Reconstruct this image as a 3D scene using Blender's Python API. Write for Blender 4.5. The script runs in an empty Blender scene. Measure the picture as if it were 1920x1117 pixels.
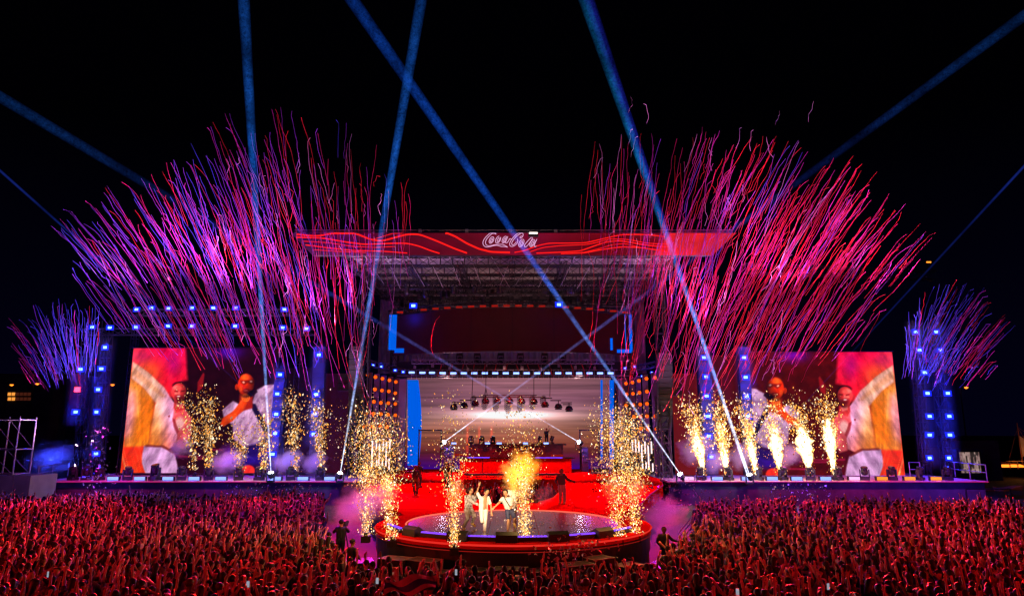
import bpy, bmesh, math, random
import numpy as np
from mathutils import Vector, Matrix, Quaternion

random.seed(11)
rng = np.random.default_rng(7)
scene = bpy.context.scene
COL = scene.collection
PI = math.pi

# ------------------------------------------------------------------ camera
F_PX, CX, CY = 1285.0, 960.0, 558.5          # focal length and centre of a 1920 x 1117 frame
PITCH = math.radians(11.1)
CAM_Z = 5.8
cam_data = bpy.data.cameras.new('camera')
cam_data.sensor_width = 36.0
cam_data.lens = F_PX / 1920.0 * 36.0
cam_data.clip_start, cam_data.clip_end = 0.5, 3000
cam = bpy.data.objects.new('camera', cam_data)
COL.objects.link(cam)
cam.location = (0, 0, CAM_Z)
cam.rotation_euler = (PI / 2 + PITCH, 0, 0)
scene.camera = cam

# ------------------------------------------------------------------ night sky
world = bpy.data.worlds.new('World')
scene.world = world
world.use_nodes = True
wn, wl = world.node_tree.nodes, world.node_tree.links
wn.clear()
w_out = wn.new('ShaderNodeOutputWorld')
w_bg = wn.new('ShaderNodeBackground')
w_tc = wn.new('ShaderNodeTexCoord')
w_sep = wn.new('ShaderNodeSeparateXYZ')
w_ramp = wn.new('ShaderNodeValToRGB')
w_ramp.color_ramp.elements[0].position = 0.0
w_ramp.color_ramp.elements[0].color = (0.0006, 0.0005, 0.0052, 1)
w_ramp.color_ramp.elements[1].position = 0.38
w_ramp.color_ramp.elements[1].color = (0.00012, 0.00008, 0.0005, 1)
wl.new(w_tc.outputs['Generated'], w_sep.inputs[0])
wl.new(w_sep.outputs['Z'], w_ramp.inputs['Fac'])
wl.new(w_ramp.outputs['Color'], w_bg.inputs['Color'])
w_bg.inputs['Strength'].default_value = 1.0
wl.new(w_bg.outputs[0], w_out.inputs['Surface'])

# ------------------------------------------------------------------ render settings
scene.view_settings.view_transform = 'Standard'
scene.view_settings.look = 'None'
scene.view_settings.exposure = 0.0
scene.view_settings.gamma = 1.0
scene.view_settings.use_curve_mapping = False
cy = scene.cycles
cy.use_denoising = True
try:
    cy.denoiser = 'OPENIMAGEDENOISE'
    cy.denoising_input_passes = 'RGB_ALBEDO_NORMAL'
    cy.denoising_prefilter = 'ACCURATE'
except Exception:
    pass
cy.max_bounces = 5
cy.diffuse_bounces = 2
cy.glossy_bounces = 3
cy.transmission_bounces = 2
cy.volume_bounces = 1
cy.transparent_max_bounces = 24
cy.sample_clamp_indirect = 3.0
cy.sample_clamp_direct = 0.0
cy.caustics_reflective = False
cy.caustics_refractive = False
cy.use_light_tree = True
cy.volume_step_rate = 2.0
cy.volume_max_steps = 96
cy.pixel_filter_type = 'BLACKMAN_HARRIS'
cy.filter_width = 1.4

# ------------------------------------------------------------------ pixel <-> world
CP, SP = math.cos(PITCH), math.sin(PITCH)
def ray(px, py):
    u = (px - CX) / F_PX
    v = (CY - py) / F_PX
    return Vector((u, CP - v * SP, SP + v * CP))
def P(px, py, Y):                      # the point at depth Y seen at a pixel
    d = ray(px, py); t = Y / d.y
    return Vector((d.x * t, Y, CAM_Z + d.z * t))
def G(px, py, z):                      # the point at height z seen at a pixel
    d = ray(px, py); t = (z - CAM_Z) / d.z
    return Vector((d.x * t, d.y * t, z))
def mpp(py, Y):                        # metres per photo pixel
    return Y / ray(CX, py).y / F_PX
def to_px(x, y, z):
    dz = z - CAM_Z
    a = y * CP + dz * SP
    b = -y * SP + dz * CP
    return CX + F_PX * x / a, CY - F_PX * b / a

def lin(c):
    c = np.asarray(c, dtype=float) / 255.0
    return np.where(c <= 0.04045, c / 12.92, ((c + 0.055) / 1.055) ** 2.4)
def L3(r, g, b):
    return tuple(float(x) for x in lin((r, g, b)))

# ------------------------------------------------------------------ materials
def _nt(name):
    m = bpy.data.materials.new(name)
    m.use_nodes = True
    nt = m.node_tree
    nt.nodes.clear()
    out = nt.nodes.new('ShaderNodeOutputMaterial')
    return m, nt.nodes, nt.links, out

def surf(name, base, rough=0.6, metal=0.0, var=0.25, scale=6.0, bump=0.0, spec=0.5):
    m, n, l, out = _nt(name)
    b = n.new('ShaderNodeBsdfPrincipled')
    tc = n.new('ShaderNodeTexCoord')
    nz = n.new('ShaderNodeTexNoise'); nz.inputs['Scale'].default_value = scale; nz.inputs['Detail'].default_value = 4
    l.new(tc.outputs['Object'], nz.inputs['Vector'])
    mr = n.new('ShaderNodeMapRange')
    mr.inputs['From Min'].default_value = 0.3; mr.inputs['From Max'].default_value = 0.7
    mr.inputs['To Min'].default_value = 1 - var; mr.inputs['To Max'].default_value = 1 + var
    l.new(nz.outputs['Fac'], mr.inputs['Value'])
    mx = n.new('ShaderNodeVectorMath'); mx.operation = 'SCALE'
    mx.inputs[0].default_value = base[:3]
    l.new(mr.outputs['Result'], mx.inputs['Scale'])
    l.new(mx.outputs['Vector'], b.inputs['Base Color'])
    b.inputs['Roughness'].default_value = rough
    b.inputs['Metallic'].default_value = metal
    b.inputs['Specular IOR Level'].default_value = spec
    if bump:
        bp = n.new('ShaderNodeBump'); bp.inputs['Strength'].default_value = bump; bp.inputs['Distance'].default_value = 0.02
        l.new(nz.outputs['Fac'], bp.inputs['Height']); l.new(bp.outputs[0], b.inputs['Normal'])
    l.new(b.outputs[0], out.inputs['Surface'])
    return m

def glow(name, col, strength, sampling='AUTO'):
    m, n, l, out = _nt(name)
    e = n.new('ShaderNodeEmission')
    e.inputs['Color'].default_value = (*col, 1); e.inputs['Strength'].default_value = strength
    l.new(e.outputs[0], out.inputs['Surface'])
    m.cycles.emission_sampling = sampling
    return m

def attr_glow(name, strength, sampling='AUTO', attr='Col', gloss=True):
    """A screen: what it shows is a colour per LED cell."""
    m, n, l, out = _nt(name)
    a = n.new('ShaderNodeAttribute'); a.attribute_name = attr
    e = n.new('ShaderNodeEmission'); e.inputs['Strength'].default_value = strength
    l.new(a.outputs['Color'], e.inputs['Color'])
    if gloss:
        b = n.new('ShaderNodeBsdfPrincipled')
        b.inputs['Base Color'].default_value = (0.006, 0.006, 0.007, 1); b.inputs['Roughness'].default_value = 0.7; b.inputs['Specular IOR Level'].default_value = 0.08
        ad = n.new('ShaderNodeAddShader')
        l.new(e.outputs[0], ad.inputs[0]); l.new(b.outputs[0], ad.inputs[1]); l.new(ad.outputs[0], out.inputs['Surface'])
    else:
        l.new(e.outputs[0], out.inputs['Surface'])
    m.cycles.emission_sampling = sampling
    return m

def attr_surf(name, rough=0.7, attr='Col', sheen=0.0):
    m, n, l, out = _nt(name)
    a = n.new('ShaderNodeAttribute'); a.attribute_name = attr
    b = n.new('ShaderNodeBsdfPrincipled'); b.inputs['Roughness'].default_value = rough
    l.new(a.outputs['Color'], b.inputs['Base Color'])
    l.new(b.outputs[0], out.inputs['Surface'])
    return m

M = {}
M['black'] = surf('black_paint', (0.010, 0.010, 0.011), 0.5)
M['dark_steel'] = surf('dark_steel', (0.016, 0.015, 0.016), 0.5, 0.2)
M['alu'] = surf('aluminium_tube', (0.55, 0.54, 0.55), 0.38, 0.85, 0.12)
M['deck'] = surf('deck_boards', (0.42, 0.4, 0.41), 0.42, 0, 0.2, 2.0, 0.1)
M['skirt'] = surf('stage_skirt_cloth', (0.07, 0.07, 0.08), 0.85, 0, 0.35, 1.2, 0.2)
M['red_floor'] = surf('red_stage_vinyl', (0.66, 0.006, 0.005), 0.5, 0, 0.18, 0.6, 0.04, 0.0)
M['tile'] = surf('dark_gloss_floor', (0.06, 0.034, 0.045), 0.24, 0, 0.3, 1.5, 0.08, 0.7)
M['asphalt'] = surf('asphalt', (0.022, 0.022, 0.023), 0.85, 0, 0.3, 3.0, 0.2)
M['canopy'] = surf('roof_fabric', (0.42, 0.36, 0.36), 0.8, 0, 0.25, 0.7)
M['drape'] = surf('grey_drape', (0.34, 0.3, 0.3), 0.85, 0, 0.2, 1.0)
M['scrim'] = surf('dark_scrim', (0.06, 0.06, 0.08), 0.8, 0, 0.3, 1.0)
M['maroon'] = surf('maroon_cladding', (0.05, 0.006, 0.008), 0.6, 0, 0.25, 1.5)
M['fascia'] = surf('fascia_banner', (0.33, 0.012, 0.025), 0.5, 0, 0.25, 0.5)
M['purple_post'] = surf('lamp_wall_post', (0.09, 0.05, 0.09), 0.55, 0, 0.2, 2.0)
M['white_panel'] = surf('white_site_panel', (0.34, 0.33, 0.34), 0.6, 0, 0.2, 0.8, 0.1)
M['case'] = surf('flight_case_board', (0.014, 0.013, 0.013), 0.5)
M['wood'] = surf('varnished_hull_timber', (0.2, 0.07, 0.03), 0.5, 0, 0.3, 1.0)
M['concrete'] = surf('weathered_wall', (0.25, 0.24, 0.23), 0.85, 0, 0.25, 0.5)
M['barrier'] = surf('galvanised_barrier', (0.5, 0.5, 0.5), 0.35, 0.8, 0.15)
M['cable_red'] = surf('red_cable_loom', (0.5, 0.02, 0.02), 0.5)
M['blue_halo'] = glow('blue_halo_glow', (0.006, 0.02, 1.0), 1.3)
M['blue_core'] = glow('blue_lamp_core', (0.25, 0.55, 1.0), 3.0)
M['white_lens'] = glow('white_blue_lens', (0.22, 0.34, 1.0), 2.6)
M['red_lens'] = glow('red_lens', (1.0, 0.02, 0.06), 9)
M['orange_lens'] = glow('orange_blinder_lens', (1.0, 0.115, 0.006), 1.15)
M['ember_lens'] = glow('ember_bar_lens', (1.0, 0.03, 0.02), 0.26)
M['warm_lens'] = glow('amber_bar_lens', (1.0, 0.25, 0.02), 2.2)
M['pink_lens'] = glow('pink_bar_lens', (1.0, 0.45, 0.8), 2)
M['purple_lens'] = glow('purple_strip_lens', (0.20, 0.05, 1.0), 1.7)
M['red_strip'] = glow('red_led_strip', (1.0, 0.03, 0.02), 0.8)
M['salmon_strip'] = glow('salmon_led_strip', (1.0, 0.16, 0.10), 1.1)
M['magenta_strip'] = glow('magenta_led_strip', (1.0, 0.02, 0.25), 0.45)
M['tube_white'] = glow('white_led_tube', (1.0, 0.75, 0.8), 1.6)
M['neon_red'] = glow('red_neon', (1.0, 0.012, 0.01), 1.15)
M['neon_pink'] = glow('pale_pink_neon', (0.85, 0.42, 0.72), 0.95)
M['burst'] = glow('beam_lamp_lens', (0.75, 0.88, 1.0), 45)
M['flood'] = glow('flood_lens', (1.0, 0.9, 0.75), 4)
M['phone'] = glow('phone_screen', (0.8, 0.85, 1.0), 0.35, 'NONE')
M['lit_window'] = glow('lit_window_pane', (1.0, 0.35, 0.05), 1.0)
M['lit_pale'] = glow('lit_pale_pane', (0.9, 0.8, 0.75), 0.55)
M['blue_panel'] = glow('blue_led_panel', L3(0, 92, 228), 1.0)
M['red_led'] = glow('red_led_wall', L3(98, 10, 6), 0.8)

# ------------------------------------------------------------------ mesh helpers
class MB:
    """Collects shapes, then links them as ONE mesh object."""
    def __init__(self):
        self.v = []; self.f = []
    def add(self, verts, faces):
        o = len(self.v)
        self.v.extend([tuple(x) for x in verts])
        self.f.extend([tuple(i + o for i in q) for q in faces])
        return self
    def box(self, c, s, rot=None):
        hx, hy, hz = s[0] / 2, s[1] / 2, s[2] / 2
        vs = [Vector((x, y, z)) for z in (-hz, hz) for y in (-hy, hy) for x in (-hx, hx)]
        if rot is not None: vs = [rot @ v for v in vs]
        c = Vector(c)
        return self.add([c + v for v in vs], [(0, 2, 3, 1), (4, 5, 7, 6), (0, 1, 5, 4), (2, 6, 7, 3), (0, 4, 6, 2), (1, 3, 7, 5)])
    def bar(self, a, b, r, n=4, r2=None, caps=True):
        a, b = Vector(a), Vector(b); d = b - a
        if d.length < 1e-6: return self
        r2 = r if r2 is None else r2
        q = d.to_track_quat('Z', 'Y')
        vs = []
        for p, rr in ((a, r), (b, r2)):
            for i in range(n):
                t = 2 * PI * (i + 0.5) / n
                vs.append(p + q @ Vector((math.cos(t) * rr, math.sin(t) * rr, 0)))
        fs = [(i, (i + 1) % n, n + (i + 1) % n, n + i) for i in range(n)]
        if caps: fs += [tuple(range(n - 1, -1, -1)), tuple(range(n, 2 * n))]
        return self.add(vs, fs)
    def tube(self, pts, r, n=5, closed=False):
        pts = [Vector(p) for p in pts]; k = len(pts); vs = []; fs = []
        up = Vector((0, 1, 0.01))
        for i, p in enumerate(pts):
            a = pts[(i - 1) % k] if closed or i > 0 else p
            b = pts[(i + 1) % k] if closed or i < k - 1 else p
            d = (b - a).normalized()
            x = d.cross(up)
            if x.length < 1e-4: x = d.cross(Vector((1, 0, 0)))
            x.normalize(); y = x.cross(d)
            rr = r[i] if hasattr(r, '__len__') else r
            for j in range(n):
                t = 2 * PI * j / n
                vs.append(p + x * math.cos(t) * rr + y * math.sin(t) * rr)
        for i in range(k if closed else k - 1):
            i2 = (i + 1) % k
            for j in range(n):
                j2 = (j + 1) % n
                fs.append((i * n + j, i * n + j2, i2 * n + j2, i2 * n + j))
        if not closed:
            fs += [tuple(range(n - 1, -1, -1)), tuple((k - 1) * n + j for j in range(n))]
        return self.add(vs, fs)
    def lathe(self, prof, n=14, M4=None):
        vs = []; fs = []
        for r, z in prof:
            for j in range(n):
                t = 2 * PI * j / n
                v = Vector((r * math.cos(t), r * math.sin(t), z))
                vs.append(M4 @ v if M4 is not None else v)
        for i in range(len(prof) - 1):
            for j in range(n):
                j2 = (j + 1) % n
                fs.append((i * n + j, i * n + j2, (i + 1) * n + j2, (i + 1) * n + j))
        fs += [tuple(range(n - 1, -1, -1)), tuple((len(prof) - 1) * n + j for j in range(n))]
        return self.add(vs, fs)
    def prism(self, poly, z0, z1):
        k = len(poly)
        vs = [(x, y, z0) for x, y in poly] + [(x, y, z1) for x, y in poly]
        fs = [tuple(range(k - 1, -1, -1)), tuple(range(k, 2 * k))] + [(i, (i + 1) % k, k + (i + 1) % k, k + i) for i in range(k)]
        return self.add(vs, fs)
    def mesh(self, name, mat):
        me = bpy.data.meshes.new(name)
        me.from_pydata(self.v, [], self.f)
        if mat is not None: me.materials.append(mat)
        me.update()
        return me
    def build(self, name, mat, parent=None, loc=None, smooth=False):
        me = self.mesh(name, mat)
        if smooth: me.shade_smooth()
        o = bpy.data.objects.new(name, me)
        COL.objects.link(o)
        if parent is not None: o.parent = parent
        if loc is not None: o.location = loc
        return o

def tag(o, label=None, cat=None, group=None, kind=None):
    if label: o['label'] = label
    if cat: o['category'] = cat
    if group: o['group'] = group
    if kind: o['kind'] = kind
    return o
def empty(name, loc=(0, 0, 0), rot=(0, 0, 0)):
    o = bpy.data.objects.new(name, None)
    o.empty_display_size = 0.2
    o.location = loc; o.rotation_euler = rot
    COL.objects.link(o)
    return o
def copy_tree(o, parent=None):
    c = o.copy(); COL.objects.link(c)
    if parent is not None: c.parent = parent
    for ch in list(o.children): copy_tree(ch, c)
    return c
def lamp(name, kind, loc, col, power, parent=None, target=None, size=0.25, angle=40, blend=0.5):
    d = bpy.data.lights.new(name, kind)
    d.color = col; d.energy = power
    if kind in ('POINT', 'SPOT'): d.shadow_soft_size = size
    if kind == 'SPOT': d.spot_size = math.radians(angle); d.spot_blend = blend
    o = bpy.data.objects.new(name, d); COL.objects.link(o)
    o.location = loc
    if target is not None:
        o.rotation_euler = (Vector(target) - Vector(loc)).to_track_quat('-Z', 'Y').to_euler()
    if parent is not None:
        o.parent = parent
    return o

def truss_mb(a, b, w=0.5, h=0.5, bay=1.0, rc=0.035, rb=0.018, up=Vector((0, 0, 1))):
    a, b = Vector(a), Vector(b); d = (b - a).normalized()
    side = d.cross(up)
    if side.length < 1e-3: side = Vector((1, 0, 0))
    side.normalize(); u = side.cross(d).normalized()
    mb = MB()
    cs = [side * sx * w / 2 + u * sz * h / 2 for sx, sz in ((-1, -1), (1, -1), (1, 1), (-1, 1))]
    for c in cs: mb.bar(a + c, b + c, rc)
    n = max(1, int(round((b - a).length / bay)))
    for i in range(n):
        p, q = a.lerp(b, i / n), a.lerp(b, (i + 1) / n)
        for k in range(4):
            c1, c2 = cs[k], cs[(k + 1) % 4]
            if (i + k) % 2: c1, c2 = c2, c1
            mb.bar(p + c1, q + c2, rb, 3, caps=False)
        for k in range(4): mb.bar(p + cs[k], p + cs[(k + 1) % 4], rb, 3, caps=False)
    return mb

def grid_mesh(name, f_pos, nu, nv, colors, mat):
    """A sheet of LED cells: positions from f_pos(s, t), one linear colour per vertex."""
    s, t = np.meshgrid(np.linspace(0, 1, nu), np.linspace(0, 1, nv))
    s, t = s.ravel(), t.ravel()
    co = f_pos(s, t)
    me = bpy.data.meshes.new(name)
    i = np.arange((nv - 1) * (nu - 1)); r = i // (nu - 1); c = i % (nu - 1)
    a = r * nu + c
    quads = np.stack([a, a + 1, a + nu + 1, a + nu], 1)
    me.vertices.add(len(co)); me.vertices.foreach_set('co', co.astype(np.float32).ravel())
    me.loops.add(quads.size); me.loops.foreach_set('vertex_index', quads.astype(np.int32).ravel())
    me.polygons.add(len(quads)); me.polygons.foreach_set('loop_start', (np.arange(len(quads)) * 4).astype(np.int32))
    me.update(calc_edges=True)
    at = me.color_attributes.new('Col', 'FLOAT_COLOR', 'POINT')
    rgba = np.ones((len(co), 4), np.float32); rgba[:, :3] = colors(s, t)
    at.data.foreach_set('color', rgba.ravel())
    me.materials.append(mat)
    return me
def tri_mesh(name, verts, tris, mat, cols=None, face_cols=None):
    me = bpy.data.meshes.new(name)
    me.vertices.add(len(verts)); me.vertices.foreach_set('co', np.asarray(verts, np.float32).ravel())
    tris = np.asarray(tris, np.int32)
    me.loops.add(tris.size); me.loops.foreach_set('vertex_index', tris.ravel())
    me.polygons.add(len(tris)); me.polygons.foreach_set('loop_start', (np.arange(len(tris)) * 3).astype(np.int32))
    me.update(calc_edges=True)
    if cols is not None:
        at = me.color_attributes.new('Col', 'FLOAT_COLOR', 'POINT')
        rgba = np.ones((len(verts), 4), np.float32); rgba[:, :3] = cols
        at.data.foreach_set('color', rgba.ravel())
    if face_cols is not None:
        at = me.color_attributes.new('Col', 'FLOAT_COLOR', 'CORNER')
        rgba = np.ones((len(tris) * 3, 4), np.float32); rgba[:, :3] = np.repeat(face_cols, 3, 0)
        at.data.foreach_set('color', rgba.ravel())
    if mat is not None: me.materials.append(mat)
    return me
def link_mesh(name, me, parent=None):
    o = bpy.data.objects.new(name, me); COL.objects.link(o)
    if parent is not None: o.parent = parent
    return o
ORD = ['first', 'second', 'third', 'fourth', 'fifth', 'sixth', 'seventh', 'eighth', 'ninth', 'tenth', 'eleventh', 'twelfth',
       'thirteenth', 'fourteenth', 'fifteenth', 'sixteenth', 'seventeenth', 'eighteenth', 'nineteenth', 'twentieth']

# ================================================================== lights that wash the place
DECK = 1.9
def follow():
    t = P(915, 960, 30.5)
    lamp('follow_spot_light', 'SPOT', (-6, -6, 15), (1.0, 0.78, 0.46), 130000, None, t + Vector((0.35, 0, 0.7)), 0.15, 5.4, 0.5)
follow()
# red washes: low backlight from the stage front, weaker side light over the near rows
for x, y, z, tx, ty, pw in ((-46, 24, 6.0, -14, 31, 5000), (46, 24, 6.0, 14, 31, 5000), (-34, 5, 6.5, -13, 18, 10000), (34, 5, 6.5, 13, 18, 10000)):
    lamp('red_wash_light', 'SPOT', (x, y, z), (1.0, 0.010, 0.012), pw, None, (tx, ty, 1.3), 0.25, 66, 0.8)
for x, y, z, tx, ty, pw in ((-29, 57, 8, -25, 27, 105000), (-17, 57, 8, -14, 27, 105000), (17, 57, 8, 14, 27, 105000), (29, 57, 8, 25, 27, 105000), (-9.5, 34, 6, -3.5, 18.5, 15000), (9.5, 34, 6, 3.5, 18.5, 15000)):
    lamp('stage_backlight', 'SPOT', (x, y, z), (1.0, 0.010, 0.006), pw, None, (tx, ty, 1.5), 0.25, 44, 0.8)
for x, tx, ty, pw in ((-29, -22, 38, 60000), (-17, -10.5, 31, 60000), (-22, -17, 24, 45000), (-12, -15, 42, 40000), (-29, -10, 20, 45000), (29, 23, 36, 60000), (17, 11, 31, 60000), (22, 16, 25, 45000), (12, 18, 41, 40000), (29, 11, 20, 45000), (-20, -28, 33, 40000), (20, 28, 31, 40000)):
    lamp('crowd_spot_light', 'SPOT', (x, 57, 8.5), (1.0, 0.009, 0.005), pw * 1.0, None, (tx, ty, 1.6), 0.25, 15, 0.9)  # added narrow spots that break the red crowd wash into patches
for x in (-24, 24):
    lamp('deck_wash_light', 'SPOT', (x, 56.5, 8.5), (0.14, 0.03, 1.0), 11000, None, (x, 49, 1.0), 0.3, 110, 0.7)
for x, c, pw in ((-33, (0.005, 0.01, 1), 200), (-24, (0.01, 0.01, 1), 220), (-16, (0.02, 0.01, 1), 200), (15, (0.08, 0.01, 1), 220), (22, (0.2, 0.015, 1), 330), (29, (0.3, 0.02, 1), 420), (35, (0.05, 0.02, 1), 420)):
    lamp('skirt_wash_light', 'SPOT', (x, 54.6, 2.6), c, pw, None, (x, 58.3, 0.9), 0.25, 140, 0.6)
# red and violet light on the thrust
for x, pw in ((-9, 52000), (9, 52000)):
    lamp('thrust_wash_light', 'SPOT', (x, 61, 17), (1.0, 0.012, 0.012), pw, None, (x * 0.5, 48, DECK), 0.3, 50, 0.5)
lamp('thrust_wash_light', 'SPOT', (0, 64, 15), (1.0, 0.012, 0.012), 22000, None, (0, 65.5, DECK), 0.3, 84, 0.6)
lamp('floor_wash_light', 'SPOT', (-11.5, 70, 9), (0.12, 0.03, 1.0), 2600, None, (-8.6, 66, DECK), 0.3, 60, 0.8)
# unseen lamps added to light the streamers; the upper row hangs in mid-air
for x, tx, pw in ((-13.5, -14.5, 4200), (-20, -22.5, 5200), (-27, -31, 4600), (-34, -39, 3000), (13.5, 14.5, 4200), (20, 22.5, 5200), (27, 31, 4600), (34, 39, 3400)):
    lamp('streamer_fill_light', 'SPOT', (x, 54.6, 2.7), (0.95, 0.5, 1.0), pw * 4.4, None, (tx, 55.4, 20), 0.3, 84, 0.5)
for x, tx, pw in ((-15.5, -16, 2600), (-22, -25, 5200), (-30, -35, 3600), (15.5, 16, 2600), (22, 25, 5200), (30, 35, 4200)):
    lamp('streamer_fill_light', 'SPOT', (x, 58.2 if abs(x) < 16 else 61.2, 14.5 if abs(x) < 16 else 18.0), (0.95, 0.5, 1.0), pw * 7.0, None, (tx, 55.0, 26), 0.3, 100, 0.5)
for x in (-7, 7):
    lamp('roof_uplight', 'SPOT', (x, 73, 10.5), (1.0, 0.58, 0.58), 1350, None, (x * 0.7, 70.5, 22), 0.4, 125, 0.6)

# ================================================================== setting
g = MB(); g.add([(-900, -60, 0), (900, -60, 0), (900, 1500, 0), (-900, 1500, 0)], [(0, 1, 2, 3)])
tag(g.build('ground', M['asphalt']), kind='structure')

# ------------------------------------------------------------------ main stage platform
st = empty('stage_platform', (0, 58, 0))
tag(st, 'long dark festival stage deck with two side wings', 'stage')
def child(mb, name, mat, parent, smooth=False):
    o = mb.build(name, mat, parent, smooth=smooth)
    o.matrix_parent_inverse = Matrix.Translation(parent.location).inverted() if parent.parent is None else Matrix()
    return o
for s in (-1, 1):
    mb = MB()
    for k in range(13):                                   # deck modules, 2 m each, with open joints
        x0 = 12.78 + k * 2.02
        mb2 = MB().box((s * (x0 + 1.0), 65, DECK - 0.06), (2.0, 14, 0.12))
        child(mb2, 'deck_module', M['deck'], st)
    child(MB().box((s * 25.9, 58.35, 0.88), (26.0, 0.1, 1.76)), 'skirt', M['skirt'], st)
    child(MB().box((s * 25.9, 57.985, DECK - 0.05), (26.3, 0.03, 0.07)), 'edge_strip', M['magenta_strip'], st)
child(MB().prism([(-12.7, 60.55), (12.7, 60.55), (12.7, 79), (-12.7, 79)], 0.2, DECK - 0.004), 'centre_deck', M['red_floor'], st)

# ------------------------------------------------------------------ red thrust with round stage
CX_R, CY_R = 0.05, 31.6
th = empty('thrust_stage', (0, 40, 0))
tag(th, 'glossy red thrust with two runways round a crowd pit', 'stage')
RW = [(-12.7, 60.5), (-11.6, 54.5), (-8.9, 46), (-6.9, 39), (-5.2, 34.5), (0, 36.0), (0, 39.6), (-1.5, 40.2), (-2.5, 43), (-3.9, 52), (-4.1, 60.5)]
for s in (-1, 1):
    poly = [(x * s, y) for x, y in RW]
    if s < 0: poly = poly
    if s == -1: poly = [(-x, y) for x, y in RW]
    if s == 1: poly = list(reversed(RW))
    child(MB().prism(list(reversed(poly)) if s == 1 else poly, 1.0, DECK), 'runway', M['red_floor'], th)
    pp = [(s * x, y, DECK + 0.03) for x, y in RW[7:]]
    child(MB().tube(pp, 0.045, 4), 'pit_edge_strip', M['red_strip'], th)
    pp = [(s * x, y, DECK - 0.06) for x, y in RW[0:4]]
    child(MB().tube(pp, 0.05, 4), 'outer_edge_strip', M['magenta_strip'], th)
def ring(r, n=72): return [(CX_R + r * math.cos(2 * PI * i / n), CY_R + r * math.sin(2 * PI * i / n)) for i in range(n)]
child(MB().prism(ring(5.95), DECK - 0.2, DECK + 0.006), 'round_rim', M['red_floor'], th)
child(MB().prism(ring(5.92), 1.0, DECK - 0.205), 'rim_skirt', M['black'], th)
child(MB().prism(ring(5.86), 0.0, 0.995), 'lower_step', M['black'], th)
def arc(r, z, a0, a1, n=60): return [(CX_R + r * math.cos(a0 + (a1 - a0) * i / n), CY_R + r * math.sin(a0 + (a1 - a0) * i / n), z) for i in range(n + 1)]
child(MB().tube(arc(5.98, DECK - 0.05, PI * 0.93, PI * 2.07), 0.035, 4), 'rim_strip', M['red_strip'], th)
child(MB().tube(arc(5.95, 1.62, PI * 1.0, PI * 2.0), 0.015, 4), 'step_strip', M['ember_lens'], th)
child(MB().tube(arc(4.68, DECK + 0.03, 0, 2 * PI, 90), 0.04, 4), 'inner_ring_strip', M['salmon_strip'], th)
# floor panels of the round stage, one metre squares cut to the circle
def clip_circle(poly, r):
    for i in range(64):
        a = 2 * PI * i / 64; nx, ny = math.cos(a), math.sin(a)
        out = []
        for k in range(len(poly)):
            p, q = poly[k], poly[(k + 1) % len(poly)]
            dp, dq = p[0] * nx + p[1] * ny - r, q[0] * nx + q[1] * ny - r
            if dp <= 0: out.append(p)
            if (dp < 0 < dq) or (dq < 0 < dp):
                t = dp / (dp - dq); out.append((p[0] + (q[0] - p[0]) * t, p[1] + (q[1] - p[1]) * t))
        poly = out
        if len(poly) < 3: return None
    return poly
for i in range(-5, 5):
    for j in range(-5, 5):
        sq = [(i + 0.008, j + 0.008), (i + 0.992, j + 0.008), (i + 0.992, j + 0.992), (i + 0.008, j + 0.992)]
        pl = clip_circle(sq, 4.58)
        if pl:
            dz = rng.uniform(0, 0.004)
            child(MB().prism([(CX_R + x, CY_R + y) for x, y in pl], DECK + 0.004, DECK + 0.022 + dz), 'floor_panel', M['tile'], th)

# ------------------------------------------------------------------ purple strips, wedges round the rim
def on_rim(ang, r, z): return Vector((CX_R + r * math.sin(ang), CY_R - r * math.cos(ang), z))
names = ['far left on the rim', 'left of the second monitor', 'left of centre', 'right of centre', 'right of the fourth monitor', 'far right on the rim']
for k, a in enumerate((-62, -31, -11.5, 7.5, 27, 50)):
    ar = math.radians(a); c = on_rim(ar, 5.45, DECK)
    t = empty('led_bar', c, (0, 0, ar))
    tag(t, 'purple glowing LED bar ' + names[k] + ' of the round stage', 'stage light', 'purple LED bars round the stage rim')
    MB().box((0, 0, 0.10), (1.62, 0.16, 0.14)).build('housing', M['black'], t)
    lz = MB()
    for q in range(12): lz.box((-0.74 + q * 0.1345, 0.0, 0.19), (0.1, 0.11, 0.05))
    lz.build('lens_row', M['purple_lens'], t)
for k, a in enumerate((-45, -21.5, -2.5, 17, 38)):
    ar = math.radians(a); c = on_rim(ar, 5.42, DECK + 0.006)
    t = empty('floor_monitor', c, (0, 0, ar))
    tag(t, 'black wedge monitor, %s from the left along the stage rim' % ORD[k], 'speaker', 'wedge monitors on the stage rim')
    mb = MB(); w = 0.40
    prof = [(-0.30, 0), (0.26, 0), (0.28, 0.14), (-0.10, 0.36), (-0.30, 0.26)]
    vs = [(-w, y, z) for y, z in prof] + [(w, y, z) for y, z in prof]
    mb.add(vs, [(0, 1, 2, 3, 4)[::-1], (5, 6, 7, 8, 9)] + [(i, (i + 1) % 5, 5 + (i + 1) % 5, 5 + i) for i in range(5)])
    mb.build('cabinet', M['black'], t)
    gr = MB()
    for q in range(7): gr.box((-0.30 + q * 0.10, 0.098, 0.255), (0.06, 0.02, 0.3), Matrix.Rotation(math.radians(56), 3, 'X'))
    gr.build('grille', M['dark_steel'], t)

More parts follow.
